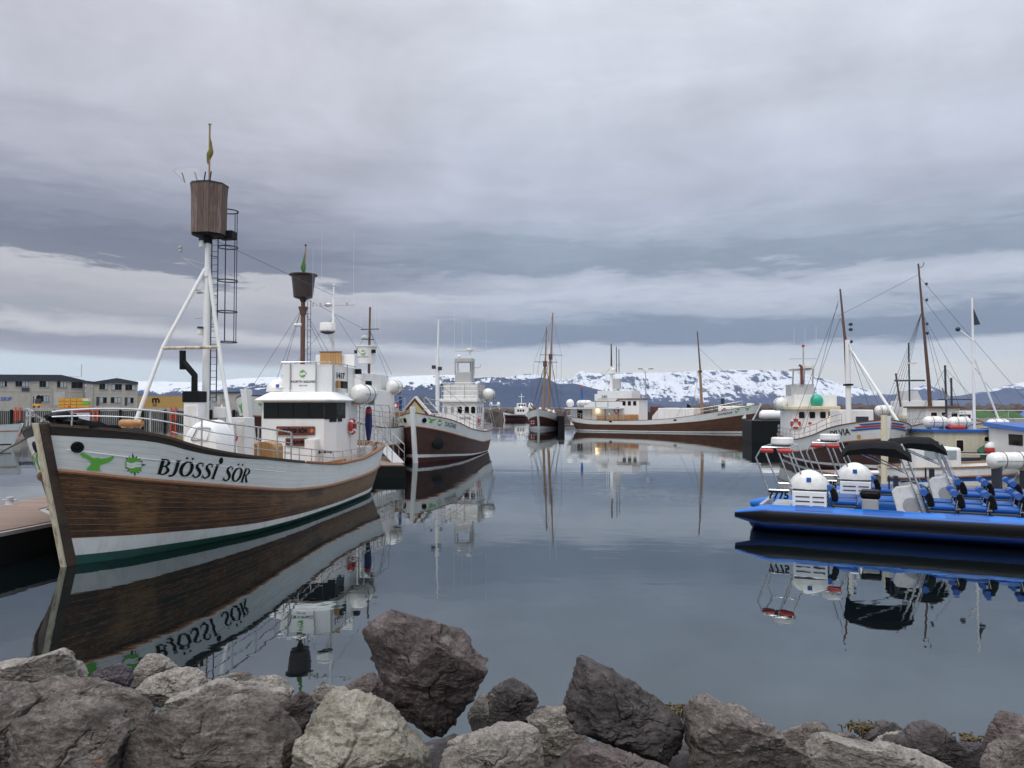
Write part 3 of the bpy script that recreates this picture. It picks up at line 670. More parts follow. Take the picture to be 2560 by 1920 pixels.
# rounded companion hood
hp=[]
for k in range(17):
    a=PI*k/16; hp.append((-.78*math.cos(a)*(1 if k<8 else .72)-.05,2.0+.98*math.sin(a)**.7))
c=MB().loft([[(.76+x*s_*.80,y-1.5,2.0+(z-2.0)*s2) for x,z in hp] for y,s_,s2 in ((6.2,.86,.84),(6.26,.95,.94),(6.4,1,1),(7.0,1,1))]).build('companion_hood',M['white'],A,smooth=True,ang=50)
B('hood_base',M['mastw'],c,.2,1.25,4.8,5.5,1.0,2.0)
hl=MB(); P=[(.42,4.67,2.46),(.86,4.67,2.46),(.94,4.68,2.78),(.58,4.68,2.78)]; hl.tube(P+[P[0]],.012,5); hl.build('hatch_outline',M['darksteel'],c)
B('vent_box',M['white'],c,.12,.46,6.3,6.6,3.02,3.33); T('vent_neck',M['white'],c,[(.29,6.45,2.85),(.29,6.45,3.03)],.1,12); MB().lathe([(.03,0),(0,.1)],(.29,6.45,3.33),8).build('vent_tip',M['white'],c)
cb=B('deck_locker',M['white'],A,.02,.62,7.2,7.8,1.0,3.02); B('locker_door',M['white2'],cb,.30,.58,7.18,7.2,1.3,2.9)
fb=MB().ball((.50,6.75,2.45),.125,.125,.15).build('red_buoy',M['red'],cb,smooth=True)
for k,(x,z) in enumerate(((.42,1.9),(.62,1.8),(.5,1.65))): MB().lathe([(0,0),(.09,0),(.1,.05),(.04,.1),(.04,.2),(0,.2)],(x,6.7,z),12).build('winch_part',M['white2' if k else 'red'],cb,smooth=True)
B('timber_chock',M['mastw'],c,.9,1.4,4.7,5.0,1.95,2.1)
# varnished benches and lockers on deck
def bench(x0,x1,y0,y1,z0,z1,par=A):
    prof=[(x0,z0),(x1,z0),(x1,z1-.18),(x1-.05,z1-.08),((x0+x1)/2+.08,z1-.03),((x0+x1)/2,z1),(x0+.1,z1-.02),(x0+.03,z1-.12),(x0,z1-.05)]
    return MB().loft([[(x,y,z) for x,z in prof] for y in (y0,y1)]).build('bench_back',M['varnz'],par,bevel=.008)
bench(-.02,.46,8.3,8.9,.9,2.27); bench(.42,1.02,8.3,8.95,.9,2.27)
B('bench_seat',M['varn'],A,-.05,1.0,7.9,8.3,.9,1.62)
B('deck_bench',M['varn'],A,1.1,1.9,9.0,11.8,.75,1.42); B('deck_bench',M['varn'],A,1.65,2.1,12.4,15.2,.75,1.40); B('bench_rail',M['varn'],A,1.85,1.93,9.0,12.2,1.42,1.52)
B('bench_slats',M['darksteel'],A,1.0,1.6,7.6,8.7,1.50,1.53)
# wheelhouse
WH=[(-1.15,12.0),(1.16,12.0),(1.45,12.45),(1.45,14.75),(-1.4,14.75),(-1.4,12.45)]
def scale(p,k,cx=.02,cy=13.4,dx=0): return [(cx+(x-cx)*k+dx,cy+(y-cy)*k) for x,y in p]
wh=MB().prism(WH,.8,3.58).build('wheelhouse',M['white'],A,bevel=.012)
out=[(-1.28,11.72),(1.30,11.72),(1.66,12.3),(1.62,14.95),(-1.6,14.95),(-1.62,12.3)]
inn=[(-.95,12.25),(.98,12.25),(1.22,12.65),(1.22,14.7),(-1.2,14.7),(-1.2,12.65)]
MB().prism(out,3.56,3.60).build('visor_edge',M['white2'],wh); MB().prism(out,3.60,3.88,inn).build('wheelhouse_roof',M['white'],wh)
w_=MB(); 
def wallquad(m,a,b,z0,z1,off=.015):
    a=Vector(a+(0,));b=Vector(b+(0,)); n=(b-a).cross(Vector((0,0,1))).normalized()*off
    m.add([(a.x+n.x,a.y+n.y,z0),(b.x+n.x,b.y+n.y,z0),(b.x+n.x,b.y+n.y,z1),(a.x+n.x,a.y+n.y,z1)],[(0,1,2,3)])
wallquad(w_,(-1.10,12.0),(1.165,12.0),2.92,3.50); wallquad(w_,(1.16,12.0),(1.455,12.45),2.90,3.50); wallquad(w_,(1.45,12.45),(1.45,13.35),2.92,3.50)
w_.build('window_band',M['glass'],wh); w_=MB(); wallquad(w_,(1.45,12.55),(1.45,13.0),2.80,2.93,.016); wallquad(w_,(1.28,12.18),(1.45,12.45),2.80,2.93,.016); w_.build('window_step',M['glass'],wh)
for x in (-.55,0.02,.6): B('window_mullion',M['black'],wh,x-.012,x+.012,11.975,12.0,2.93,3.5,bevel=0)
m=MB()
for x in (-.86,-.10): m.box(x,x+.13,12.0-.02,12.0-.017,3.0,3.42)
m.build('window_glass_strip',M['glass'],wh)  # narrow strips of the same dark glass, proud of the window band
nb=B('name_board',M['board'],wh,-.60,.84,11.93,11.985,2.33,2.65,bevel=.05)
on_plane('board_lettering',M['letter'],text2d('BJÖSSI SÖR',.20,.0,.010,align='CENTER',xs=.92),(.12,11.93,2.42),(1,0,0),(0,0,1),.006,nb)
for x in (-.50,.74): MB().lathe([(0,0),(.075,0),(.06,-.03),(0,-.035)],(x,11.93,2.49),14,'y').build('carved_boss',M['copper'],nb,smooth=True)
nb=B('name_board',M['board'],wh,-.25,.56,11.93,11.985,1.95,2.23,bevel=.04)
on_plane('board_lettering',M['letter'],text2d('HÚSAVÍK',.16,.0,.008,align='CENTER'),(.155,11.93,2.03),(1,0,0),(0,0,1),.006,nb)
B('wall_locker',M['white'],wh,.60,.98,11.62,12.0,1.2,2.2)
h_=B('door_bar',M['darksteel'],wh,1.0,1.5,11.9,11.92,1.72,1.76); 
for x in (1.02,1.22,1.44): B('bar_lug',M['darksteel'],h_,x,x+.04,11.88,11.95,1.69,1.79)
lifering('lifering',wh,(1.55,13.9,2.6),'x',.24)
T('wheelhouse_corner_pipe',M['steel'],wh,[(1.5,14.85,1.0),(1.5,14.85,3.5)],.03,6)
# flybridge
FB=[(-.68,12.6),(.60,12.6),(1.12,12.85),(1.15,15.25),(-.68,15.25)]
fb=MB().prism(FB,3.84,4.90).build('flybridge',M['white'],A,bevel=.01)
m=MB().tube([(-.72,12.75,4.97),(-.72,12.56,4.98),(.60,12.55,4.98),(1.16,12.82,4.98),(1.22,15.2,4.93)],.018,8); m.build('flybridge_rail',M['stain'],fb,smooth=True)
for x,y in ((-.36,12.56),(.63,12.55),(1.17,12.9),(1.22,14.2)): T('rail_post',M['steel'],fb,[(x,y,3.7),(x,y,4.98)],.024,6)
emblem_plane((0.10,12.6,4.55),(1,0,0),(0,0,1),.15,fb)
on_plane('company_name',M['letter'],text2d('NORTH SAILING',.125,.0,.003,align='CENTER'),(.12,12.6,4.22),(1,0,0),(0,0,1),.006,fb)
on_plane('company_date',M['letter'],text2d('SINCE 1995',.065,.0,.001,align='CENTER'),(.12,12.6,4.10),(1,0,0),(0,0,1),.006,fb)
on_plane('registration_number',M['letter'],text2d('1417',.30,.0,.010,align='CENTER',xs=1.5),(1.13,13.65,4.42),(.012,1,0),(0,0,1),.016,fb)
sp_=B('speaker_box',M['varnz'],fb,1.15,1.33,13.2,13.45,4.05,4.32); B('speaker_front',M['black'],sp_,1.33,1.40,13.2,13.75,4.03,4.30)
ws=B('upper_screen',M['white'],fb,-.5,1.12,15.3,15.36,4.9,5.44); B('wood_screen',M['varnz'],ws,-.25,.62,15.1,15.2,4.9,5.52); B('screen_cap',M['mastw'],ws,-.28,.65,15.08,15.22,5.52,5.56)
gs=MB().lathe([(0,0),(.08,0),(.1,.05),(.06,.12),(0,.13)],(-.42,11.95,3.98),12).build('searchlight',M['gfrp'],wh,smooth=True); T('horn',M['steel'],gs,[(-.1,11.95,3.92),(.5,11.98,3.86)],.02,8,r2=.008)
dm=MB().ball((-1.0,13.0,3.9),.42,.6,.5,lo=0).build('satellite_dome',M['gfrp'],wh,smooth=True); B('dome_sticker',M['blue'],dm,-.86,-.74,12.45,12.47,4.05,4.17)
raft(A,(1.75,14.6,3.84),1.75,.36)
rf=MB()
for x,y in ((1.45,13.9),(1.95,14.1),(1.95,15.3),(1.45,15.4)): rf.tube([(x,y,1.6),(x,y,3.5)],.022,6)
rf.tube([(1.45,13.9,3.42),(1.95,14.1,3.42),(1.95,17.3,3.42)],.022,6); rf.tube([(1.95,16.0,3.42),(2.0,16.1,3.3),(2.1,16.4,1.85)],.02,6); rf.tube([(2.0,17.0,3.42),(2.05,17.05,3.3),(2.1,17.1,1.9)],.02,6)
rf.build('raft_frame',M['stain'],A,smooth=True)
MB().box(1.56,1.60,14.0,14.12,3.95,4.08).build('raft_sticker',M['blue'],A)
for (x,y,z) in ((1.3,15.2,4.75),(1.5,15.9,4.3)):
    g=B('floodlight',M['black'],A,x-.1,x+.12,y-.1,y+.1,z-.1,z+.1); T('floodlight_arm',M['steel'],g,[(1.1,15.2,4.6),(x,y,z)],.01,5)
# ensign hanging furled at the stern quarter
fl=MB(); rings=[]
for k in range(16):
    f=k/15; z=3.35-1.35*f; wd=.05+.10*math.sin(PI*(f*.8+.15)); rings.append([(1.62+wd*math.cos(a),15.6+wd*.6*math.sin(a)*(1+.4*math.sin(4*a)),z) for a in [2*PI*j/12 for j in range(12)]])
g=fl.loft(rings).build('ensign',plain('ensign_cloth',(.02,.03,.13),.8),A,smooth=True); fl=MB().loft([[(x*1.0+ (x-1.62)*.12,y+(y-15.6)*.12,z) for x,y,z in r] for r in rings[1:4]]); fl.build('ensign_red_part',M['red'],g,smooth=True); T('ensign_staff',M['mastt'],g,[(1.60,15.62,1.8),(1.64,15.6,3.45)],.018,6)
# radar mast
rm=15.75; r_=T('radar_mast',M['white'],A,[(.07,rm,4.6),(.06,rm,7.0),(.06,rm,7.75)],.06,10)
T('mast_top',M['white'],r_,[(.06,rm,7.7),(.07,rm,8.28)],.035,8); MB().lathe([(0,-.03),(.08,-.02),(.08,.02),(0,.05)],(.07,rm,8.33),12).build('gps_dome',M['gfrp'],r_,smooth=True)
T('antenna_yard',M['grey'],r_,[(-.85,rm,7.5),(.95,rm,7.5)],.022,6)
for x,L in ((-.83,2.3),(-.52,.5),(.62,.5),(.93,.5),(.9,3.1),(-.46,3.2)): antenna(r_,x,rm,7.5,L)
for x in (-.83,-.5,.62): T('antenna_base',M['grey'],r_,[(x,rm,7.46),(x,rm,7.6)],.045,6)
MB().ball((-.13,rm-.1,7.5),.16,.06,.09).build('yard_lamp',M['steel'],r_,smooth=True)
MB().lathe([(0,0),(.28,.0),(.34,.06),(.33,.33),(.31,.36),(0,.36)],(-.02,rm-.42,6.36),8).build('radar_scanner',M['gfrp'],r_,smooth=True,ang=30); MB().lathe([(0,0),(.15,0),(.3,.07),(0,.08)],(-.02,rm-.42,6.28),16).build('scanner_foot',M['darksteel'],r_); T('scanner_bracket',M['white'],r_,[(.05,rm,5.9),(.0,rm-.38,6.28)],.05,8)
# aft deck house and stern fittings
B('stern_locker',M['white2'],A,-.4,1.5,15.6,16.4,.8,1.75); B('stern_bench',M['varn'],A,-1.2,1.6,16.6,16.9,.8,1.9)
wires(A,[((.2,ms,8.05),(.05,rm,7.9)),((.05,rm,7.2),(1.4,15.3,5.4)),((.05,rm,7.0),(-.9,14.2,5.0))],.007)
# ================================================================ BOAT D: Dagfari
def nsz(tab): return tab
D=empty('fishing_boat',(-5.9,45.2,0),-R(8.5),'brown and white boat lettered DAGFARI with a bare white mast, moored bow-on','boat')
hD=Hull(D,17.3,2.45,.6,.8,[(0,3.0),(.6,2.83),(1.75,2.6),(3.5,2.22),(5.4,1.92),(10.1,1.61),(14.7,1.56),(17.3,1.66)],
 [(0,2.2),(1.85,1.8),(3.6,1.5),(5.95,1.22),(10.9,.87),(17.3,.86)],[(0,.52),(2.05,.43),(8.4,.18),(14.5,.10),(17.3,.12)],[(0,.32),(2,.28),(8,.09),(17.3,.03)])
full_hull(hD,M['hullD'],M['bulA'],M['white2'],M['oxblood'],nb=11,stem=(M['white'],M['white'],.38),stemw=.26,stemd=.14,capm='board',capo=.04)
for sd in (1,-1):
    hawse(hD,.62,.44,sd,.13); on_hull(hD,'whale_tail_mark',M['green'],tl,.86,.34,sd,.022,k=.95); emblem(hD,1.72,.46,.20,sd)
ds=text2d('DAGFARI',.40,0,.002,xs=.72); on_hull(hD,'name_lettering',M['letter'],refine(ds,.15),2.15,.33)
ds2=text2d('DAGFARI',.34,0,.002,xs=.65); wd=max(x for x,y in ds2[0]); on_hull(hD,'name_lettering',M['letter'],refine(([(wd-x,y) for x,y in ds2[0]],ds2[1]),.15),2.1,.35,-1)
MB().ball((0,0,0),.40,.12,.40,16,10).xf(Matrix.Translation(hD.decalpt(1.75,-.75,1,.12))@Matrix.Rotation(R(40),4,'Z')@Matrix.Rotation(R(-8),4,'X')).build('black_fender',M['tarp'],D,smooth=True)
railing(D,hD,1,.02,.62,(.35,.62,.9),9,.022,'bow_rail',hf=lambda f:1.12-.25*f,inset=.02); railing(D,hD,-1,.02,.62,(.35,.62,.9),9,.022,'bow_rail',hf=lambda f:1.12-.25*f,inset=.02)
railing(D,hD,1,.62,.985,(.22,.45),14,.02,'stern_rail',inset=.02); railing(D,hD,-1,.62,.985,(.22,.45),14,.02,'stern_rail',inset=.02)
g=MB().loft([[(-1.55,y,2.9),(-.65,y,4.0),(-.55,y,4.0),(.35,y,2.9)] for y in (2.6,2.66)]).build('bow_shelter',M['board'],D)
MB().loft([[(-1.25,y,2.92),(-.62,y,3.72),(.08,y,2.92)] for y in (2.57,2.6)]).build('gable_panel',paint('pale_olive_panel',(.42,.40,.20),.6),g); 
MB().loft([[(-1.62,y,2.92),(-.60,y,4.04),(-.5,y,4.04),(.45,y,2.92),(.35,y,2.86),(-.6,y,3.94),(-1.5,y,2.86)] for y in (2.54,2.6)]).build('gable_trim',M['white2'],g)
MB().loft([[(-.55,y,4.05),(.45,y,2.93),(.38,y,2.88),(-.6,y,4.0)] for y in (2.55,5.0)]).build('shelter_roof',M['white'],g); MB().loft([[(-.50,y,4.075),(.44,y,3.0),(.42,y,2.98),(-.52,y,4.05)] for y in (2.9,4.6)]).build('solar_panel',M['navy'],g)
MB().loft([[(-.55,y,4.05),(-1.6,y,2.93),(-1.5,y,2.88),(-.6,y,4.0)] for y in (2.55,5.0)]).build('shelter_roof',M['white'],g)
m_=T('mast',M['white'],D,[(-.0,6,1),(0,6,6.7)],.14,12); T('topmast',M['white'],m_,[(0,6,6.6),(.06,6,9.3)],.075,8,r2=.045)
for x,z in ((-.22,6.05),(.22,5.95)): B('mast_floodlight',M['darksteel'],m_,x-.14,x+.1,5.8,5.95,z-.12,z+.12)
T('mast_crossarm',M['grey'],m_,[(-.4,5.95,4.85),(.35,5.95,4.8)],.03,6)
for x in (-.4,.3): B('crossarm_light',M['darksteel'],m_,x-.07,x+.07,5.88,6.0,4.78,4.92)
wh=MB().prism([(-.95,11.2),(1.6,11.2),(1.6,14.3),(-.95,14.3)],.8,3.75).build('wheelhouse',M['white'],D,bevel=.05)
B('wheelhouse_roof',M['white'],wh,-1.15,1.75,10.95,14.5,3.75,3.98,bevel=.03)
for x in (-.65,-.15,.42,.95,1.42): window(wh,(x-.02,11.2,3.15),(1,0,0),(0,0,1),.34 if x>.2 else .26,.52,'glass' if x>0 else 'lead',rad=.12)
for y in (11.8,12.6,13.4): window(wh,(1.6,y,3.15),(0,1,0),(0,0,1),.34,.5,'glass',rad=.1)
lifering('lifering',wh,(1.68,12.2,2.35),'x',.26); on_plane('house_lettering',M['letter'],text2d('DAGFARI',.3,0,.002,xs=.7,align='CENTER'),(.8,11.2,2.45),(1,0,0),(0,0,1),.01,wh)
B('hatch_box',M['white'],D,-.5,.9,7.6,9.0,1,2.35,bevel=.08)
rk=MB().prism([(-.9,11.4),(1.7,11.4),(1.7,14.3),(-.9,14.3)],3.98,5.05).build('flybridge',M['white2'],D)
m=MB()
for z in (4.2,4.55,4.9,5.15): m.tube([(-1.0,13.5,z),(-1.0,11.2,z),(1.75,11.2,z),(1.75,14,z)],.022,6)
g=m.build('flybridge_rail',M['steel'],rk,smooth=True)
for x in (-1.0,-.3,.75,1.75): T('rail_post',M['steel'],g,[(x,11.2,4.0),(x,11.2,5.15)],.025,6)
for y in (11.9,12.6,13.3,14): T('rail_post',M['steel'],g,[(1.75,y,4.0),(1.75,y,5.15)],.025,6)
tw=B('lookout_box',M['grey'],rk,-.18,1.06,12,13.0,5.05,6.0,bevel=.03); 
for x,y in ((-.15,12.0),(1.1,12.0),(-.15,13),(1.1,13)): T('lookout_post',M['steel'],tw,[(x,y,5.9),(x,y,7.0)],.04,6)
B('lookout_roof',M['grey'],tw,-.2,1.15,11.95,13.05,6.75,7.05,bevel=.03); B('lookout_pillar',M['grey'],tw,.85,1.12,12.6,12.9,5.3,6.9)
MB().box(-.17,-.15,12,13,6.0,6.8).build('side_glass',M['glassclear'],tw)
g=T('radar_post',M['white'],tw,[(.9,12.4,7.0),(.9,12.4,7.75)],.06,8); MB().lathe([(0,0),(.26,0),(.27,.06),(.25,.2),(0,.24)],(.88,12.4,7.62),16).build('radar_scanner',M['gfrp'],g,smooth=True)
T('antenna_yard',M['grey'],g,[(-.3,12.4,7.6),(2.2,12.4,7.6)],.025,5)
for x,L in ((-.3,3.0),(1.0,4.2),(2.15,3.2),(.3,2.4)): antenna(g,x,12.4,7.6 if x!=1.0 else 7.9,L,.012)
MB().ball((.1,12.2,7.18),.14).build('dome',M['gfrp'],tw,smooth=True); T('sensor_arm',M['grey'],tw,[(1.1,12.5,6.3),(1.7,12.5,6.4),(1.7,12.5,6.6)],.03,5)
raft(D,(2.3,12.7,4.35),1.35,.42,'y')
m=MB()
for y in (12.6,13.6): m.tube([(2.2,y,3.8),(2.45,y+1.2,1.8)],.035,6)
m.tube([(1.6,12.6,3.85),(2.3,12.6,3.85)],.03,5); m.build('raft_frame',M['stain'],D,smooth=True)
bs=B('companionway',M['white'],D,-.6,1.4,14.3,15.6,1,3.3); B('companion_door',M['blue'],bs,1.40,1.42,14.5,15.3,1.5,3.0)
B('deck_seat',M['varn'],D,1.2,1.9,14.0,16.2,1.0,1.5)
for x,y in ((.3,3.2),(.8,3.8)): MB().lathe([(0,0),(.12,0),(.14,.15),(.12,.3),(0,.3)],(x,y,2.7),12).build('bollard',M['white2'],D,smooth=True)
MB().ball((1.35,6.9,2.1),.2,.2,.24).build('red_buoy',M['red'],D,smooth=True)
wires(D,[((0,6,5.0),(1.0,10.8,3.4))],.012)
# ================================================================ BOAT B: behind the near boat
Bt=empty('fishing_boat',(-11.85,34,0),-R(14),'half-hidden white-bowed boat with a dark barrel crow\'s nest on a brown mast','boat')
hB=Hull(Bt,17.2,2.35,.7,.8,[(0,3.85),(.8,3.78),(2,3.6),(4,3.1),(7,2.4),(11,2.15),(17.2,2.45)],[(0,2.95),(2,2.8),(6,1.6),(11,1.15),(17.2,1.35)],[(0,.6),(6,.3),(17.2,.25)],[(0,.3),(6,.12),(17.2,.06)])
full_hull(hB,M['hullD'],M['bulA'],M['white2'],M['oxblood'],nb=10,stem=(M['white'],M['white'],.28),stemw=.36,stemd=.22,capm='capw',capo=.03,deckm='varn')
for sd in (1,-1): on_hull(hB,'whale_tail_mark',M['green'],tl,.36,.16,sd,.03,k=1.35)
railing(Bt,hB,1,.35,.985,(.3,.62,.9),14,.025,'guard_rail'); railing(Bt,hB,-1,.35,.985,(.3,.62,.9),14,.025,'guard_rail')
m_=T('foremast',M['mastw'],Bt,[(.0,5.43,1.3),(0,5.43,8.3)],.135,12,r2=.115)
MB().lathe([(.16,8.15),(.18,8.3),(.25,8.55),(.18,8.56)],(0,5.43,0),14).build('mast_band',M['mastw'],m_); T('mast_neck',M['mastw'],m_,[(0,5.43,8.4),(0,5.43,9.1)],.11,10)
ne=MB().lathe([(.12,8.80),(.20,8.95),(.44,9.02),(.49,9.06),(.60,10.12),(.72,10.18),(.72,10.24),(.58,10.2),(.47,9.15)],(.0,5.43,0),24).build('barrel_crows_nest',paint('dark_brown_barrel',(.030,.016,.017),.35,.1),m_,smooth=True,ang=30)
pl_=T('flagpole',M['mastt'],ne,[(.05,5.43,9.4),(.12,5.43,11.75)],.03,6); MB().loft([[(.08+.13*math.cos(a)*k-.08*k,5.43+.06*math.sin(a)*k,z) for a in [2*PI*j/8 for j in range(8)]] for z,k in ((11.4,.1),(10.9,.7),(10.6,1.2),(10.45,.9),(10.3,.3))]).build('flag',plain('green_flag',(.05,.15,.03),.8),pl_,smooth=True)
MB().ball((.12,5.43,11.77),.06).build('flagpole_cap',M['darksteel'],pl_)
m=MB()
for x in (.22,.40): m.tube([(x,5.55,2.5),(x-.03,5.55,8.9)],.014,5)
for k in range(20): m.tube([(.21,5.55,2.8+.3*k),(.40,5.55,2.8+.3*k)],.01,5)
m.build('mast_ladder',M['darksteel'],m_)
B('ladder_step',M['steel'],m_,.12,.5,5.4,5.5,7.35,7.4); B('ladder_step',M['steel'],m_,.12,.5,5.4,5.5,6.35,6.4)
for x,z in ((-.2,7.6),(.35,5.25)): MB().lathe([(0,-.2),(.09,-.2),(.09,.2),(0,.2)],(x,5.3,z),10,'x').build('deck_lamp',M['gfrp'] if x<0 else M['black'],m_,smooth=True)
B('horn_box',M['black'],m_,-.3,-.1,5.3,5.5,4.9,5.1)
wires(Bt,[((-.43,5.4,8.4),(-.05,.2,4.0)),((-.45,5.4,8.3),(-1.6,4.2,3.4)),((-.45,5.4,8.3),(-1.9,5.2,3.2)),((-.23,5.4,8.3),(1.9,6.6,3.0)),((-.23,5.5,8.3),(2.1,7.6,3.0)),((-.23,5.4,9.0),(.05,12.3,8.0))],.010)
m_.location.x=-.33
wh=MB().prism([(-1.2,8.6),(1.2,8.6),(1.2,14),(-1.2,14)],1.2,4.35).build('wheelhouse',M['white'],Bt,bevel=.03)
ub=MB().prism([(-1.0,10.5),(.55,10.5),(.55,14.5),(-1.0,14.5)],4.35,5.35).build('upper_deckhouse',M['white2'],wh,bevel=.02)
B('wood_bulkhead',M['varnz'],Bt,.1,1.7,14.0,14.08,1.5,3.1); 
m2=T('mizzen_mast',M['mastw'],Bt,[(.05,12.6,2),(.15,12.6,9.45)],.10,10,r2=.06)
bk=MB().lathe([(0,5.98),(.50,6.0),(.60,6.95),(.68,7.0),(.68,7.06),(.57,7.03),(.48,6.1)],(.05,12.34,0),24).build('white_barrel_nest',M['white'],m2,smooth=True,ang=30)
emblem_plane((.1,11.76,6.62),(1,0,0),(0,0,1),.16,bk); on_plane('barrel_lettering',M['letter'],text2d('NORTH SAILING',.10,0,.002,align='CENTER'),(.08,11.77,6.32),(1,0,0),(0,0,1),.01,bk)
T('mizzen_yard',M['darksteel'],m2,[(-.45,12.6,8.1),(.75,12.6,8.1)],.03,5)
for x,L in ((-.45,1.9),(.2,2.2),(.5,2.0),(.75,2.3)): antenna(m2,x,12.6,8.1,L,.012)
MB().lathe([(0,0),(.2,0),(.22,.1),(0,.16)],(-.1,12.4,7.55),12).build('radar_scanner',M['gfrp'],m2,smooth=True); T('radar_arm',M['darksteel'],m2,[(-.35,12.5,7.5),(.45,12.5,7.45)],.03,5)
for x in (-.5,.62): B('nest_light',M['black'],bk,x-.1,x+.1,12.0,12.2,6.6,6.8)
wires(Bt,[((.15,12.6,8.1),(-.9,11,5.4)),((.15,12.6,8.0),(1.6,14.5,2.6)),((.15,12.6,8.0),(.6,15,5.4))],.010)
raft(Bt,(1.2,14.0,4.6),1.5,.40)
B('blue_ensign',M['blue'],Bt,1.15,1.35,14.8,14.85,2.9,4.0)
# ================================================================ BOAT G: the long boat
G=empty('long_oak_ship',(31.9,97.7,0),-R(-57),'long brown-hulled ship seen broadside in mid harbour, with a white deckhouse aft','ship')
hG=Hull(G,28.2,2.75,1.9,1.6,[(0,3.75),(1.2,3.5),(4,2.9),(7.5,2.3),(11,1.85),(15.6,1.6),(20,1.52),(23,1.62),(28.2,2.25)],
 [(0,2.6),(1.2,2.4),(7.5,1.46),(15.6,1.0),(23,.97),(28.2,1.45)],[(0,.30),(14,.2),(28.2,.25)],[(0,.04),(14,.03),(28.2,.03)])
full_hull(hG,M['hullG'],M['bulA'],M['white2'],M['oxblood'],nb=10,stem=(M['white'],M['white'],.12),stemw=.22,stemd=.12,capm='board',capo=.03,deckm='varn')
ds=text2d('GARÐAR',.42,0,.005,xs=1.1); wd=max(x for x,y in ds[0]); on_hull(hG,'name_lettering',M['letter'],refine(([(wd-x,y) for x,y in ds[0]],ds[1]),.4),3.2,.42,-1,.03)
on_hull(hG,'whale_tail_mark',M['green'],tl,1.1,.55,-1,.03,k=1.3); emblem(hG,2.7,.7,.3,-1)
for u in (10.6,20.0,27.0): on_hull(hG,'freeing_port',M['letter'],shape2d([circ(0,0,.25,12,.12)],1),u,.42,-1,.03)
h_=B('aft_house',M['white'],G,-1.3,1.3,18.9,27.0,.8,3.25); B('lit_bulkhead',M['varnz'],h_,-2.0,-1.85,16.4,22.4,.9,2.35)
for y in (19.0,21.0,23.2,25.4): T('awning_post',M['board'],h_,[(-2.1,y,1.6),(-2.1,y,3.3)],.06,6)
B('boat_deck',M['white'],h_,-2.3,2.3,18.4,27.4,3.2,3.35); 
for k in range(3): B('deck_weather_panel',M['white'],h_,-2.32,-2.28,18.6+1.9*k,20.4+1.9*k,3.4,4.2)
B('deck_door',M['white2'],h_,-1.34,-1.3,23.6,24.5,1.4,3.1); B('dark_doorway',M['black'],h_,-1.36,-1.3,25.0,25.8,1.4,3.0)
lm=B('lit_deck_lamp',M['lamp'],h_,-1.55,-1.35,22.3,22.7,2.95,3.12); pl_=bpy.data.lights.new('deck_lamp_light','POINT'); pl_.energy=9; pl_.color=(1,.7,.35); pl_.shadow_soft_size=.15; po=bpy.data.objects.new('deck_lamp_light',pl_); COL.objects.link(po); po.parent=lm; po.location=(-1.7,22.6,2.8)
wg=B('wheelhouse',M['white'],G,-1.5,1.5,16.1,20.8,.8,4.5,bevel=.04); B('wheelhouse_roof',M['board'],wg,-1.65,1.65,15.8,19.4,4.5,4.62); B('upper_bridge',M['white'],wg,-1.5,1.5,17.2,22.5,4.62,5.75,bevel=.03); B('bridge_lower_trim',M['board'],wg,-1.52,1.52,18.4,23.2,4.2,4.3); B('upper_house',M['white'],wg,-1.4,1.4,19,23.0,4.3,5.3)
for y in (16.75,17.55,18.35): window(wg,(-1.5,y,3.95),(0,-1,0),(0,0,1),.42,.55,'glass',fr='board',rad=.05)
B('bridge_doorway',M['board'],wg,-1.53,-1.5,19.1,19.6,3.3,4.4); lifering('lifering',wg,(-1.6,19.5,2.9),'x',.34)
on_plane('ship_number',M['letter'],text2d('260',.5,0,.01,align='CENTER',xs=1.2),(-1.4,21.4,4.75),(0,-1,0),(0,0,1),.12,wg)
B('pilot_steps',M['white'],wg,-1.9,-1.7,20.3,20.6,1.2,2.6); B('varnished_panel',M['varn'],wg,-2.2,-1.55,16.2,18.4,.8,2.4)
mm_=T('signal_mast',M['white'],wg,[(0,21,5.3),(0,21,9.3)],.28,10,r2=.22); T('signal_topmast',M['mastw'],mm_,[(0,21,9.2),(0,21,12.5)],.14,8,r2=.09)
B('mast_platform',M['white'],mm_,-.4,.4,19.3,21.7,8.2,8.35); B('mast_box',M['grey'],mm_,-.1,.5,19.7,20.9,6.0,7.5); MB().ball((0,20.7,8.6),.35,.35,.5).build('mast_radome',M['gfrp'],mm_,smooth=True)
for y,z in ((20.2,12.1),(19.8,11.7)): T('thin_pole',M['darksteel'],mm_,[(0,y,8.3),(0,y,z)],.06,6); 
MB().lathe([(0,0),(.35,0),(.35,.1),(0,.12)],(0,19.9,9.4),12).build('radar_disc',M['grey'],mm_)
m=MB()
for y in (21.4,21.7): m.tube([(-.3,y,4.4),(-.3,y,8.2)],.03,5)
for k in range(12): m.tube([(-.3,21.4,4.6+.3*k),(-.3,21.7,4.6+.3*k)],.02,5)
m.build('mast_ladder',M['white2'],mm_)
raft(G,(-1.9,24.4,3.95),2.3,.48,'y'); MB().ball((-1.2,27.1,4.0),.7,.55,.6).build('satellite_dome',M['gfrp'],G,smooth=True)
g=B('hold_cover',M['white'],G,-1.6,1.6,8.2,13.3,1.2,3.3,bevel=.08)
for k in range(5): B('cover_seam',M['grey'],g,-1.62,-1.6,9.0+k*.85,9.03+k*.85,1.3,3.2)
MB().loft([[(x,13.3,.9),(x,13.3,3.1),(x,14.1,2.2),(x,14.3,.9)] for x in (-1.6,1.6)]).build('cover_ramp',M['white2'],G)
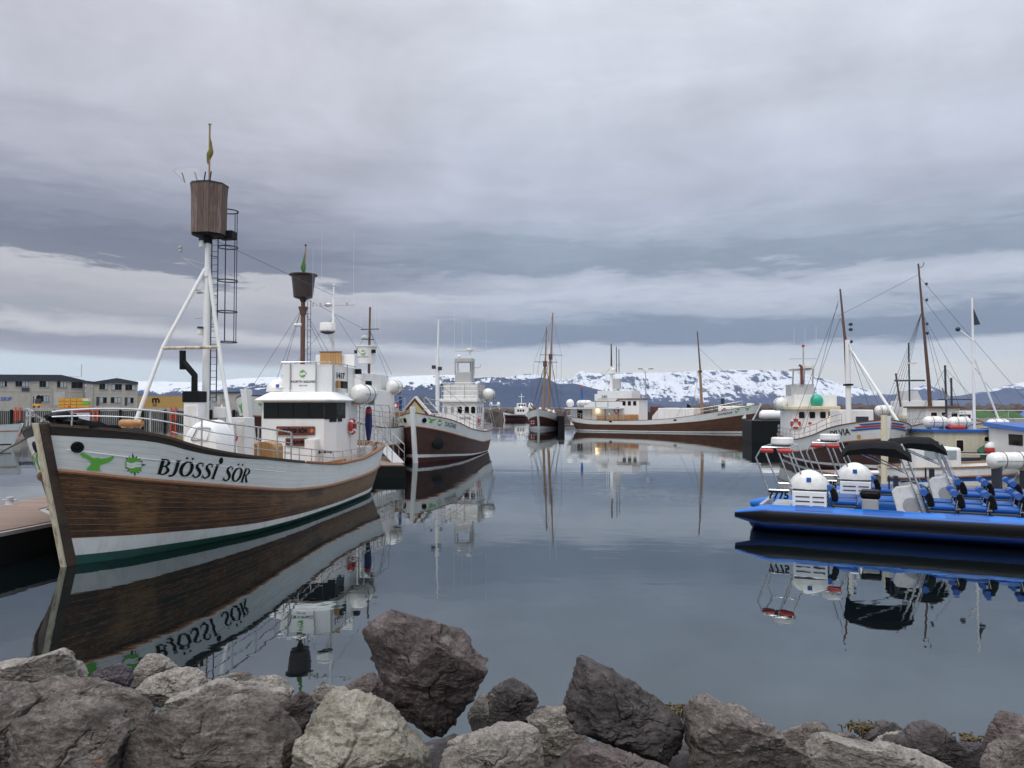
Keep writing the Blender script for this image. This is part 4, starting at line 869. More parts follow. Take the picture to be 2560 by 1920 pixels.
fm=T('foremast',M['mastt'],G,[(0,7.6,1),(0,7.9,8.3)],.23,10,r2=.17); T('topmast',M['mastw'],fm,[(0,7.85,8),(0,8.25,13.6)],.13,8,r2=.07); MB().lathe([(.16,-.15),(.3,0),(.3,.1),(.14,.2)],(0,7.9,8.2),10).build('mast_band',M['mastw'],fm)
g=B('bow_cabin',M['white'],G,-1.0,1.0,1.6,5.2,1.9,3.55,bevel=.1); lifering('lifering',g,(-1.1,4.3,2.95),'x',.3); B('cabin_stove_pipe',M['darksteel'],g,-.4,.0,4.6,5.0,3.5,4.6); B('bow_windlass',M['gfrp'],G,-.6,.6,.9,1.6,3.0,3.9,bevel=.1)
for u0,u1 in ((.05,.28),(.52,.66)): pass
railing(G,hG,-1,.06,.30,(.4,.8),6,.03,'guard_rail'); railing(G,hG,-1,.60,.98,(.35,.65),12,.03,'guard_rail')
wires(G,[((0,7.9,8.2),(0,.6,3.9)),((0,8.0,8.4),(-1.9,10.5,2.2)),((0,8.0,8.2),(1.9,10,2.2)),((0,21,9.2),(0,27,4.0)),((0,8.2,11.5),(0,.4,3.9))],.018)
g=MB().loft([[(.0+.18*math.cos(a)*k,25.8+.22*math.sin(a)*k,z) for a in [2*PI*j/8 for j in range(8)]] for z,k in ((6.3,.4),(5.9,1),(5.3,.9),(4.7,.5),(4.4,.15))]).build('furled_flag',M['blue'],G,smooth=True); MB().ball((.0,25.8,6.3),.2,.2,.25).build('flag_red_end',M['red'],g); T('flag_staff',M['mastt'],g,[(0,25.9,3.3),(0,25.8,6.8)],.04,6)
# ================================================================ SCHOONER
S_=empty('schooner',(3.9,115.5,0),-R(10),'two-masted schooner with tan wooden masts and pale bowsprit, moored left of the long ship','ship')
hS=Hull(S_,18.5,2.45,1.4,1.0,[(0,3.1),(1.2,2.8),(3.5,2.35),(6,1.95),(10,1.5),(18.5,1.7)],[(0,2.05),(2,1.65),(5,1.2),(10,.85),(18.5,.95)],[(0,.5),(5,.3),(18.5,.2)],[(0,.06),(18.5,.05)])
full_hull(hS,M['hullD'],M['bulA'],M['white2'],M['white2'],nb=8,stem=(M['white2'],M['white2'],.1),stemw=.3,stemd=.15,capm='board',capo=.03,nw=4)
T('bowsprit',M['mastt'],S_,[(0,1.5,2.9),(-.6,-1.5,3.5),(-.75,-2.6,3.9)],.14,8,r2=.08); lifering('anchor_pad',S_,(-.9,.9,1.1),'y',.25)
for (y,z,r0,zt) in ((6,16.3,.22,9.5),(11.5,19.2,.24,11)):
    x0=.0 if y<7 else .05; x1=x0+(.6 if y<7 else .9)
    g=T('mast',M['mastt'],S_,[(x0,y,1),(x0+(x1-x0)*zt/z,y,zt+1)],r0,10,r2=r0*.8); T('topmast',M['mastt'],g,[(x0+(x1-x0)*zt/z,y,zt),(x1,y,z)],r0*.65,8,r2=.09)
    T('spreader',M['darksteel'],g,[(-1.7+x1*.6,y,zt+1.2),(2.0+x1*.6,y,zt+1.1)],.05,6); B('mast_head',M['mastw'],g,x1*.6-.3,x1*.6+.3,y-.3,y+.3,zt+.4,zt+1.3)
    W=[]
    for sx in (-1,1):
        for k in range(4): W.append(((x1*.6,y,zt+.9),(sx*2.2,y-.8+k*.8,2.0)))
        W.append(((x1*.95,y,z-.6),(sx*1.8+x1*.6,y,zt+1.15))); W.append(((sx*1.8+x1*.6,y,zt+1.15),(sx*2.2,y+.5,2.0)))
    wires(g,W,.016,'shroud')
wires(S_,[((.5,6,15.8),(-.75,-2.6,3.9)),((.35,6,10),(-.5,-1,3.5)),((.8,11.5,18.6),(.3,6,10.5)),((.8,11.5,18.8),(.2,18,2.4))],.016,'stay')
T('top_yard',M['grey'],S_,[(.3,11.5,19.2),(1.5,11.5,19.2)],.03,5)
for x in (.35,1.45): antenna(S_,x,11.5,19.2,2.4,.015)
for y,zz in ((6.6,2.9),(12,2.7)):
    m=MB().loft([[(.15*math.cos(a)*k+.3,yy,zz+.35*k*math.sin(a)+.06*math.sin(yy*4)) for a in [2*PI*j/10 for j in range(10)]] for yy,k in ((y,.4),(y+.6,1),(y+1.8,1.15),(y+3,1),(y+4,.5))]); m.build('furled_sail',paint('tan_sailcloth',(.50,.42,.34),.8,.3),S_,smooth=True)
for (x,y,z) in ((-1.5,2.0,3.6),(-1.4,3.2,3.5),(.0,2.8,2.9),(1.2,4,2.6),(1.6,7,2.5)): MB().lathe([(0,-.35),(.22,-.25),(.24,.2),(.08,.5),(0,.55)],(x,y,z),10).build('white_fender',M['gfrp'],S_,smooth=True)
B('deckhouse',M['varn'],S_,-1,1,8,10.5,1.0,2.5,bevel=.05); B('aft_cabin',M['varn'],S_,-1,1,13,17,1.0,2.6,bevel=.05)
B('schooner_name',M['letter'],S_,1.6,1.62,4.8,4.82,1.5,1.52); 
# ================================================================ SYLVIA
Y_=empty('fishing_boat',(18.5,37.5,0),-R(7),'white boat SYLVIA with blue and red bow stripes and a cream-topped wheelhouse','boat')
hY=Hull(Y_,16.5,2.4,.6,.8,[(0,2.7),(.85,2.55),(2.2,2.28),(4.6,1.76),(9.4,1.36),(16.5,1.55)],[(0,1.78),(1.8,1.5),(5,.98),(10,.62),(16.5,.72)],[(0,.45),(5,.3),(16.5,.22)],[(0,.28),(5,.18),(16.5,.10)])
full_hull(hY,M['hullD'],M['bulA'],M['white2'],M['oxblood'],nb=9,stem=(M['white'],M['white'],.2),stemw=.26,stemd=.14,capm='board',capo=.04)
ds=text2d('SYLVIA',.46,0,.008,xs=1.0); wd=max(x for x,y in ds[0])
on_hull(hY,'name_lettering',M['letter'],refine(([(wd-x,y) for x,y in ds[0]],ds[1]),.2),1.75,.36,-1,.03); on_hull(hY,'name_lettering',M['letter'],refine(ds,.2),1.75,.36,1,.03)
for k,(c_,w0) in enumerate((('blue',.50),('red',.62),('blue',.74))):
    for sd in (1,-1): on_hull(hY,'bow_stripe',M[c_],shape2d([[(0,0),(1.45-.25*(k),0),(1.6-.25*k,.09),(0,.09)]],.25),.15,w0,sd,.028)
for sd in (1,-1): on_hull(hY,'compass_mark',M['yellow'],shape2d([circ(0,0,.11,8)],1),1.3,.2,sd,.03)
wy=MB().prism([(-1.9,11),(.72,11),(.72,14.5),(-1.9,14.5)],.7,3.4).build('wheelhouse',M['white'],Y_,bevel=.04)
B('wheelhouse_roof',M['cream'],wy,-2.1,.95,10.7,14.8,3.2,3.42,bevel=.03)
for x in (-1.25,-.6,.05,.5): window(wy,(x-.1,11,2.85),(1,0,0),(0,0,1),.36 if x<.4 else .26,.42,'glass',rad=.08)
MB().ball((.42,10.93,2.72),.10,.04,.10).build('lit_window_lamp',M['lamp'],wy,smooth=True); pl_=bpy.data.lights.new('window_lamp_light','POINT'); pl_.energy=2; pl_.color=(1,.75,.4); po=bpy.data.objects.new('window_lamp_light',pl_); COL.objects.link(po); po.parent=wy; po.location=(.45,10.7,2.72)
lifering('lifering',wy,(-1.75,10.92,2.3),'y',.26); B('house_flag_mark',M['red'],wy,-.95,-.75,10.98,11,2.25,2.4)
fy=B('flybridge',M['white'],wy,-1.75,.9,11.3,14,3.42,4.15); B('lookout_tower',M['grey'],fy,-1.75,-.3,12,13.5,4.1,4.85)
for x in (-1.65,-.95,-.4): T('canopy_post',M['steel'],fy,[(x,12,4.8),(x+.06,12,5.85)],.05,6)
MB().box(-1.7,-.35,12,12.02,4.85,5.75).build('canopy_glass',M['glassclear'],fy); B('canopy_roof',M['grey'],fy,-1.6,-.4,12,13.2,5.8,5.88)
T('exhaust',M['board'],fy,[(-1.1,11.9,4.85),(-1.1,11.9,6.0),(-1.25,11.9,6.1)],.09,8); g=T('antenna_mast',M['grey'],fy,[(-.83,12.5,5.8),(-.83,12.5,7.35)],.05,6); T('antenna_yard',M['grey'],g,[(-1.75,12.5,6.55),(0,12.5,6.55)],.03,5)
for k in range(6): antenna(g,-1.75+.35*k,12.5,6.5,.35 if k not in(3,5,1) else 2.2,.015)
MB().ball((-.83,12.5,7.4),.1).build('mast_light',M['red'],g); MB().lathe([(0,0),(.35,0),(.36,.2),(0,.24)],(-.6,12.2,5.9),14).build('radar_scanner',M['gfrp'],fy,smooth=True)
MB().ball((-.36,11.2,3.75),.40,.35,.45).build('green_dome',M['teal'],wy,smooth=True)
raft(Y_,(-2.1,13.4,3.6),1.3,.42)
m_=T('mast',M['white'],Y_,[(0,6,1),(0,6,7.2)],.16,12,r2=.14); T('mast_leg',M['white'],m_,[(0,6,6.9),(1.9,3.4,2.3)],.08,8); T('topmast',M['mastw'],m_,[(0,6.1,4.2),(-.08,6.2,7.2),(-.25,6.4,10.2)],.11,8,r2=.05); MB().lathe([(0,0),(.28,.03),(.28,.12),(0,.15)],(0,6,4.55),12).build('mast_band',M['black'],m_)
for z in (8.9,8.6,7.9,7.4): MB().ball((.18,6,z-.8),.12,.1,.1).build('mast_lamp',M['darksteel'],m_,smooth=True)
B('mast_winch_platform',M['white'],Y_,-.2,1.7,7,9,1,3.2,bevel=.05); B('winch_dark',M['darksteel'],Y_,.7,1.4,6.95,7.0,2.0,2.3); B('winch_dark',M['darksteel'],Y_,.7,1.4,6.95,7.0,2.5,2.8)
railing(Y_,hY,-1,.1,.95,(.3,.6),12,.02); railing(Y_,hY,1,.1,.95,(.3,.6),12,.02)
wires(Y_,[((-.4,6.3,9.5),(-2.2,7,1.9)),((-.3,6.3,8.5),(-2.2,8,1.9)),((-.3,6.3,8.5),(2.2,8,1.9)),((0,6,7),(0,.3,2.9)),((-.4,6.3,9.3),(-2.3,10,1.8))],.012)
# ================================================================ RIBs
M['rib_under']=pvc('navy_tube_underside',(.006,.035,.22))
def make_rib():
    r=empty('inflatable_boat',(0,0,0))
    path=[(1.32,.35),(1.32,.9),(1.33,2),(1.34,4),(1.34,6.5),(1.28,8.2),(1.0,9.8),(.55,10.8),(0,11.2)]
    def zc(y): return .44+.5*max(0,(y-7)/4.2)**1.6
    full=[(x,y) for x,y in path]+[(-x,y) for x,y in path[::-1][1:]]
    q=catm(full,6)
    def arc(a0,a1,rad,name,mat,n=10):
        rings=[]
        for i,p in enumerate(q):
            t=q[min(i+1,len(q)-1)]-q[max(i-1,0)]; t=t/np.hypot(*t); o=np.array((t[1],-t[0]))  # outward
            if i==0 or True:
                yy=p[1]; rr=rad*(.30 if yy<.36 and abs(p[0])>1 else min(1,.3+.7*max(0,(yy-.35)/.8)) if abs(p[0])>1 and yy<1.2 else 1)
            zz=zc(p[1]); rings.append([(p[0]+o[0]*rr*math.cos(R(a)),p[1]+o[1]*rr*math.cos(R(a)),zz+rr*math.sin(R(a))) for a in [a0+(a1-a0)*k/n for k in range(n+1)]])
        return MB().loft(rings,cap=False,closed=False).build(name,mat,r,smooth=True)
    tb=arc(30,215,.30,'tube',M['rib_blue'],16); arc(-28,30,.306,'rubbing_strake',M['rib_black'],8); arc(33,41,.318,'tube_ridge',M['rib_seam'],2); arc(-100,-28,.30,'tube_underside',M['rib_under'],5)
    for y0 in (1.9,3.5,5.3,7.0):
        for sx in (1,-1): MB().loft([[(sx*(1.33+.312*math.cos(R(a))),y,.44+.312*math.sin(R(a))) for a in (44,60,80,100,120)] for y in (y0,y0+.9)],cap=False,closed=False).build('tube_patch',M['rib_seam'],tb,smooth=True)
    rings=[]
    for y,wd,z0 in ((.7,1.2,-.25),(1.2,1.42,-.3),(7,1.42,-.3),(9,1.1,-.15),(10.6,.45,.2),(11.1,.05,.6)):
        rings.append([(-wd,y,z0+.45),(0,y,z0),(wd,y,z0+.45),(wd*.9,y,z0+.62),(-wd*.9,y,z0+.62)])
    MB().loft(rings).build('keel_hull',M['rib_navy'],r); B('deck',M['gelgrey'],r,-1.15,1.15,.9,9.3,.36,.44); B('transom',M['gelgrey'],r,-1.1,1.1,.95,1.05,.3,.72)
    # stern arch
    m=MB()
    for x in (1.0,-1.0):
        m.tube([(x,1.30,.65),(x,1.22,.95),(x,.86,1.95),(x,1.02,2.24)],.022,8); m.tube([(x,2.15,.7),(x,1.75,1.25),(x,1.48,2.02),(x,1.40,2.22)],.022,8); m.tube([(x,1.02,2.24),(x,1.74,2.24),(x,1.95,1.7),(x,2.25,.9)],.022,8); m.tube([(x,1.2,1.1),(x,1.7,1.1)],.018,6)
    for y in (1.02,1.4,1.74): m.tube([(-1.0,y,2.24),(1.0,y,2.24)],.02,8)
    ar=m.build('stern_arch',M['stain'],r,smooth=True)
    MB().lathe([(0,0),(.27,0),(.30,.04),(.29,.17),(.26,.20),(0,.20)],(.6,1.5,2.30),20).build('radar_scanner',M['gfrp'],ar,smooth=True,ang=30); B('radar_plate',M['darksteel'],ar,.4,.8,1.25,1.7,2.25,2.30)
    for y0,y1 in ((.98,1.32),(1.42,1.80)): MB().lathe([(0,y0),(.05,y0+.01),(.06,y0+.05),(.06,y1-.05),(.05,y1-.01),(0,y1)],(1.0,0,2.15),12,'y').build('red_lifebuoy_light',M['red'],ar,smooth=True)
    B('arch_flag',M['blue'],ar,.85,.88,2.25,2.4,1.0,1.5)
    on_plane('registration_number',M['letter'],text2d('7775',.30,0,.012,xs=.95),(1.06,1.18,.88),(0,1,0),(0,0,1),.006,ar,k=.92)
    # engine covers on louvred casings
    for (x,y) in ((.78,2.18),):
        cs=B('louvred_casing',M['white'],r,x-.42,x+.42,y-.38,y+.46,.44,1.12,bevel=.02)
        for k in range(4): B('louvre',M['darksteel'],cs,x-.30,x+.30,y+.462,y+.47,.6+.12*k,.63+.12*k,bevel=0); B('louvre',M['darksteel'],cs,x+.422,x+.43,y-.30,y+.05,.6+.12*k,.63+.12*k,bevel=0); B('louvre',M['darksteel'],cs,x+.422,x+.43,y+.12,y+.40,.6+.12*k,.63+.12*k,bevel=0)
        B('casing_plinth',M['darksteel'],cs,x-.40,x+.40,y-.36,y+.44,1.12,1.17)
        rr=[]
        for k in range(15):
            f=k/14; yy=y-.46+.96*f; wd=.40*math.sin(PI*min(max(f*.92+.05,0),1))**.45; h_=.50*math.sin(PI*(f*.86+.08))**.6
            rr.append([(x+wd*math.cos(a),yy,1.16+h_*(abs(math.sin(a))**.75)) for a in [PI*j/14 for j in range(15)]])
        cw=MB().loft(rr).build('engine_cover',M['gfrp'],cs,smooth=True,ang=60)
        B('cover_sticker',M['blue'],cw,x+.375,x+.40,y-.03,y+.09,1.36,1.48)
    B('stern_ramp',M['gelgrey'],r,-.2,1.05,1.25,1.75,.5,.72)
    # seats
    def seat(x,y,back=True):
        g=MB().loft([[(x-.20,y-.30,z0),(x+.20,y-.30,z0),(x+.20,y+.30,z0),(x-.20,y+.30,z0)] for z0 in (.44,.78)]).build('seat_pod',M['darksteel'],r,bevel=.03)
        for k in range(3): B('pod_vent',M['gelgrey'],g,x-.205,x+.205,y-.24,y+.22,.52+.08*k,.55+.08*k,bevel=0)
        B('seat_cushion',M['rib_seam'],g,x-.19,x+.19,y-.24,y+.32,.78,.92,bevel=.05)
        MB().loft([[(x-.22,y-.30+dy,z0),(x+.22,y-.30+dy,z0),(x+.22,y-.14+dy,z0),(x-.22,y-.14+dy,z0)] for z0,dy in ((.86,0),(1.05,-.03),(1.22,-.10))]).build('seat_back',M['rib_black'],g,bevel=.04); MB().tube([(x-.22,y-.38,1.2),(x+.22,y-.38,1.2)],.085,10).build('back_bolster',M['blue'],g,smooth=True)
        T('grab_rail',M['stain'],g,[(x-.2,y+.30,.8),(x-.2,y+.36,1.1),(x+.2,y+.36,1.1),(x+.2,y+.30,.8)],.014,6)
    for k in range(6):
        seat(.80,5.25+.66*k); seat(-.35,5.25+.66*k)
    seat(.75,3.05); 
    pod=B('helm_seat',M['gelgrey'],r,.15,.75,3.45,3.85,.44,.95,bevel=.03); B('helm_cushion',M['rib_black'],pod,.12,.78,3.42,3.9,.95,1.15,bevel=.06)
    B('side_locker',M['blue'],r,-.9,.1,2.6,3.3,.44,.9,bevel=.05)
    # console
    pr=[(4.15,1.15),(4.32,.44),(4.98,.44),(4.86,1.2),(4.60,1.34),(4.25,1.28)]
    co=MB().loft([[(x,y,z) for y,z in pr] for x in (-.35,.62)]).build('console',M['gfrp'],r,bevel=.03)
    MB().lathe([(0,0),(.20,0),(.20,.012),(0,.014)],(.62,4.60,.82),24,'x').build('console_hatch',M['gelgrey'],co,smooth=True,ang=30)
    MB().slab([(-.4,4.9,1.2),(.66,4.9,1.2),(.60,4.62,2.0),(-.34,4.62,2.0)],.01).build('windscreen',M['glassclear'],co); B('instrument_panel',M['darksteel'],co,-.2,.5,4.2,4.32,1.2,1.5); MB().torus((.2,4.1,1.35),.17,.018,'y').build('steering_wheel',M['darksteel'],co,smooth=True)
    m=MB()
    for x in (-.55,.72):
        m.tube([(x,5.0,.45),(x,4.80,1.2),(x,4.42,2.32)],.028,8); m.tube([(x,4.9,.45),(x,4.6,1.4),(x,4.25,2.32)],.02,8); m.tube([(x,3.25,2.2),(x,4.55,1.6)],.016,6)
        for k in range(4): m.tube([(x,4.92-.09*k,.8+.32*k),(x,4.80-.09*k,.8+.32*k)],.014,5)
    m.tube([(-.55,4.42,2.32),(.72,4.42,2.32)],.02,8); fr=m.build('console_frame',M['stain'],co,smooth=True)
    cn=[]
    for k in range(9):
        f=k/8; x=-.85+1.9*f; dz=-.16*abs(2*f-1)**3
        cn.append([(x,2.98,2.16+dz),(x,3.15,2.36+dz),(x,3.7,2.44+dz),(x,4.25,2.42+dz),(x,4.55,2.22+dz),(x,4.62,2.10+dz),(x,4.3,2.20+dz),(x,3.7,2.28+dz),(x,3.15,2.24+dz)])
    MB().loft(cn).build('canopy',M['canvas'],fr,smooth=True,ang=50)
    return r
rib=make_rib(); rib.location=(6.3,22.0,0); rib.rotation_euler=(0,0,-R(116)); tag(rib,'nearer blue and black inflatable tour boat with a black canopy, closest to the camera','inflatable boat','tour boats moored side by side')
rib2=copy_tree(rib); off=Vector((-.438,-.899,0))*-3.45+Vector((.899,-.438,0))*1.0; rib2.location=rib.location+off; rib2['label']='farther blue inflatable tour boat moored behind the one in front, with its own black canopy'
# ================================================================ right side
c_=MB(); 
def thing_box(name,mat,label,cat,*a,bevel=.02): return tag(B(name,mat,None,*a,bevel=bevel),label,cat)
pl_=MB().tube([(13.15,27,-1),(13.2,27,3.05)],.10,12).build('mooring_pile',M['cream'],None,smooth=True); tag(pl_,'pale yellow mooring pile standing in front of the striped bow','pile')
pn=empty('pontoon',(0,0,0),0,'floating pontoon behind the blue inflatable boats','pontoon'); B('pontoon_float',M['concrete'],pn,14,30,33.2,35.0,-.3,.35); B('pontoon_deck',M['pontoon'],pn,14,30,33.1,35.1,.35,.45); T('pontoon_pipe',M['white'],pn,[(14,33.0,.5),(22,33.0,.5)],.09,8)
pn=empty('pontoon',(0,0,0),0,'short pontoon under the white liferaft canisters at the right edge','pontoon'); B('pontoon_float',M['rubber'],pn,15.4,22,26.6,28.0,-.3,.35); B('pontoon_deck',M['pontoon'],pn,15.3,22,26.5,28.1,.35,.45)
for k,(x,y) in enumerate(((17.6,26.9),(19.5,27.1))):
    st=empty('liferaft',(0,0,0),0,'white liferaft canister on a dark stand, %s'%('the one wholly in frame at the right edge' if k==0 else 'cut by the right edge of the frame'),'liferaft','liferafts on stands at the right edge'); raft(st,(x,y,1.45),1.6,.29,'x')
    for dx in (-.5,.5): B('stand_leg',M['darksteel'],st,x+dx-.06,x+dx+.06,y-.22,y+.22,.45,1.15)
E_=empty('fishing_boat',(28,38.5,0),-R(-90),'cream fishing boat with a blue roof edge and dark pennant on a white mast','boat')
hE=Hull(E_,7.6,1.5,.5,.5,[(0,1.5),(3,1.1),(7.6,1.1)],[(0,.9),(7.6,.7)],[(0,.3),(7.6,.2)],[(0,.1),(7.6,.1)])
full_hull(hE,M['cream'],M['cream'],M['white2'],M['oxblood'],nb=4,nw=3,drop=.4,stemw=.1,stemd=.1)
ca=B('cabin',paint('pale_cream_cabin',(.55,.52,.40),.5,.2),E_,-1.25,1.1,4.2,7.35,.6,2.1); B('cabin_roof_edge',M['blue'],ca,-1.35,1.2,4.0,7.45,2.1,2.24)
window(ca,(-1.25,6.1,1.45),(0,-1,0),(0,0,1),.34,.55,'glass','cream'); window(ca,(-1.25,4.75,1.78),(0,-1,0),(0,0,1),.3,.22,'glass','cream')
m_=T('mast',M['white'],E_,[(0,4.6,1.0),(0,4.6,8.9)],.075,10,r2=.045); T('mast_leg',M['white'],m_,[(0,4.6,6.0),(-.1,3.2,2.1)],.05,8); T('lamp_arm',M['white'],m_,[(0,4.6,6.7),(0,5.3,7.3)],.04,6); MB().ball((0,5.35,7.3),.12).build('lamp',M['darksteel'],m_); MB().slab([(0,4.55,8.4),(0,4.2,7.55),(0,4.5,7.5)],.03).build('pennant',M['darksteel'],m_)
raft(E_,(-.6,6.9,2.6),1.2,.29,'y'); raft(E_,(-.6,5.7,2.58),1.1,.28,'y'); B('red_bundle',M['red'],E_,-1.0,-.5,5.6,6.4,2.24,2.42,bevel=.06); raft(E_,(-.3,3.6,2.5),1.1,.24,'y')
nt_=MB().loft([[(-1.5+.1*math.sin(y*5),y,.7),(-1.55,y,1.1+.25*math.sin(y*3)),(-1.2,y,1.3+.2*math.sin(y*4+1)),(-1.1,y,.7)] for y in [3.0+.15*k for k in range(16)]]).build('draped_net',M['net'],E_,smooth=True)
for (y,z,t_) in ((4.9,1.25,1),(4.8,.25,0)):
    g=MB().ball((-1.75,y,z),.27,.27,.30).build('buoy',M['red'],E_,smooth=True)
    if t_: MB().ball((-1.75,y,z+.12),.255,.255,.3,lo=5).build('buoy_white_half',M['white'],g,smooth=True)
MB().box(-1.5,-1.3,5.2,7.0,.55,.9).build('rail_gear',M['darksteel'],E_,bevel=.05)
K_=empty('motorboat',(20.2,30.2,0),-R(-84),'small white motorboat with a pale blue stripe behind the inflatable boats','boat')
hK=Hull(K_,5.4,1.1,.6,.2,[(0,1.15),(2.5,1.0),(5.4,.9)],[(0,.75),(5.4,.55)],[(0,.55),(5.4,.38)],[(0,.06),(5.4,.06)])
full_hull(hK,M['blue'],M['white'],M['white'],M['white2'],nb=1,nw=3,drop=.35,stemw=.06,stemd=.05,capm='deck'); hK_c=B('cuddy',M['white'],K_,-.8,.8,2.6,4.3,.6,1.75,bevel=.1); B('cuddy_window',M['lead'],hK_c,-.82,-.8,2.8,4.0,1.3,1.65); T('cuddy_rail',M['stain'],K_,[(-.9,1,1.1),(-.9,1,1.5),(-.7,2.6,1.5)],.02,6)
F_=empty('cabin_boat',(23.5,30.5,0),-R(7),'white boat with a bright blue roof, cut off by the right edge','boat')
hF=Hull(F_,8,1.35,.5,.3,[(0,1.3),(8,1.0)],[(0,.7),(8,.6)],[(0,.3),(8,.2)],[(0,.1),(8,.1)])
full_hull(hF,M['white'],M['white'],M['white2'],M['white2'],nb=3,nw=2,drop=.4,stemw=.08,stemd=.08); g=B('cabin',M['white'],F_,-1.1,1.1,3.0,6.5,.6,2.35,bevel=.06); MB().loft([[(-1.25,y,z-.12),(1.25,y,z-.12),(1.2,y,z+.06),(-1.2,y,z+.06)] for y,z in ((2.8,2.35),(6.7,2.55))]).build('cabin_roof',M['blue'],g); B('cabin_window',M['glass'],g,-1.12,-1.1,3.4,4.6,1.6,2.1)
H_=empty('fishing_boat',(28.3,47.5,0),-R(12),'white-housed oak boat with the tallest leaning brown mast, at the far right','boat')
hH=Hull(H_,17,2.4,.6,.8,[(0,2.6),(5,1.8),(10,1.4),(17,1.6)],[(0,1.7),(5,1.1),(17,.8)],[(0,.45),(17,.2)],[(0,.25),(17,.1)])
full_hull(hH,M['hullD'],M['bulA'],M['white2'],M['oxblood'],nb=7,nw=3,stemw=.26,stemd=.14,capm='board',capo=.04,stem=(M['white'],M['white'],.2))
wy=B('wheelhouse',M['white2'],H_,-.9,2.2,9.5,13,.7,2.5,bevel=.04); B('wheelhouse_roof',M['cream'],wy,-1.1,2.3,9.2,13.2,2.5,2.72); B('upper_deckhouse',M['white'],wy,-1.0,2.0,9.6,12.8,2.72,3.85,bevel=.03); MB().loft([[(-.9,10,3.85),(.5,10,3.85),(.5,12,3.85),(-.9,12,3.85)],[(-.6,10.4,4.6),(.3,10.4,4.6),(.3,12,4.6),(-.6,12,4.6)]]).build('grey_canopy',M['grey'],wy)
for x in (-.5,.1,.7,1.3): window(wy,(x,9.5,2.1),(1,0,0),(0,0,1),.36,.45,'glass')
raft(H_,(-1.9,11,3.1),1.4,.42,'x')
m_=T('mast',M['mastw'],H_,[(.85,9.2,1.5),(.75,9.3,5.2),(.55,9.6,9.5),(.35,9.9,14.2)],.16,10,r2=.06); T('mast_crosstree',M['darksteel'],m_,[(-1.6,9.3,5.35),(.5,9.3,5.35)],.07,6); T('wind_hook',M['darksteel'],m_,[(.35,9.9,13.9),(.65,9.9,13.95),(.75,9.9,14.3)],.03,5)
T('radar_pole',M['darksteel'],m_,[(-.5,9.6,3.8),(-.5,9.6,8.2)],.06,6); T('derrick',M['mastw'],m_,[(-1.15,9.5,3.4),(-1.45,9.5,5.9)],.07,6); MB().lathe([(0,0),(.3,0),(.3,.12),(0,.14)],(-.3,9.5,6.6),12).build('radar_scanner',M['gfrp'],m_)
for z in (12.6,11.4,9.6,8.9): MB().ball((.8,9.6,z),.1,.1,.12).build('mast_lamp',M['darksteel'],m_)
wires(H_,[((.5,9.7,10.6),(-2.3,y,1.6)) for y in (7,8.2,9.4,10.6,12)]+[((.5,9.7,10.6),(2.3,y,1.6)) for y in (8,10)]+[((.4,9.9,13.2),(8.5,9,1.9)),((.45,9.8,11.8),(6.5,9,2.0)),((.4,9.9,13.4),(-6.9,2.6,9.5)),((.5,9.7,10.4),(1.2,1,2.6))],.013)
for x in (4.2,): antenna(H_,2.1,9.7,3.9,4.6,.02); antenna(H_,2.3,9.9,3.9,4.0,.02)
Q_=empty('fishing_boat',(29.0,45.5,0),-R(4),'brown boat with red and blue bow stripes, behind the blue-roofed boats at the right edge','boat')
hQ=Hull(Q_,13,2.1,.6,.5,[(0,2.4),(4,1.8),(13,1.5)],[(0,1.5),(4,1.1),(13,.8)],[(0,.4),(13,.2)],[(0,.2),(13,.1)])
full_hull(hQ,M['hullD'],M['cream'],M['white2'],M['oxblood'],nb=6,nw=3,stemw=.2,stemd=.14,capm='board',capo=.04)
for k,(cc_,w0) in enumerate((('red',.35),('blue',.52))):
    for sd in (1,-1): on_hull(hQ,'bow_stripe',M[cc_],shape2d([[(0,0),(1.9,0),(2.0,.1),(0,.1)]],.25),.3,w0,sd,.028)
g=B('wheelhouse',M['white2'],Q_,-1.1,1.1,6.5,9.5,.9,3.3,bevel=.05); B('wheelhouse_roof',M['mastw'],g,-1.25,1.25,6.3,9.7,3.3,3.42)
for x in (-.6,.1,.75): window(g,(x,6.5,2.75),(1,0,0),(0,0,1),.4,.5,'glass')
T('mast',M['darksteel'],Q_,[(0,6,1.2),(0,6.1,6.2)],.07,8); T('boom',M['grey'],Q_,[(0,6,3.9),(-1.6,3.2,4.6)],.05,6); railing(Q_,hQ,-1,.08,.9,(.3,.6,.85),10,.02); railing(Q_,hQ,1,.08,.9,(.3,.6,.85),10,.02)
wires(Q_,[((0,6.1,6.0),(0,.3,2.6)),((0,6.1,6.0),(-1.9,7,1.8)),((0,6.1,6.0),(1.9,7,1.8))],.012)
for x,y in ((-.6,2.4),(.5,3.1)): MB().ball((x,y,2.1),.26,.26,.3).build('buoy',M['orange'],Q_,smooth=True)
J_=empty('moored_boat',(41,66,0),-R(5),'small dark-masted boat far back between the right-hand masts','boat')
hJ=Hull(J_,9,1.6,.5,.3,[(0,2.0),(9,1.4)],[(0,1.1),(9,.8)],[(0,.3),(9,.2)],[(0,.1),(9,.1)]); full_hull(hJ,M['white'],M['white'],M['white2'],M['oxblood'],nb=3,nw=2,drop=.4,stemw=.1,stemd=.1); g=B('cabin',M['white'],J_,-1,1,4,6.5,.9,3.0,bevel=.06); T('mast',M['darksteel'],J_,[(-.6,4.5,2),(-.6,4.5,6.1)],.09,6); T('spreader',M['darksteel'],J_,[(-1.8,4.5,4.1),(1.2,4.5,4.1)],.06,6); B('cabin_window',M['glass'],g,-.8,.8,3.98,4.0,2.2,2.7)
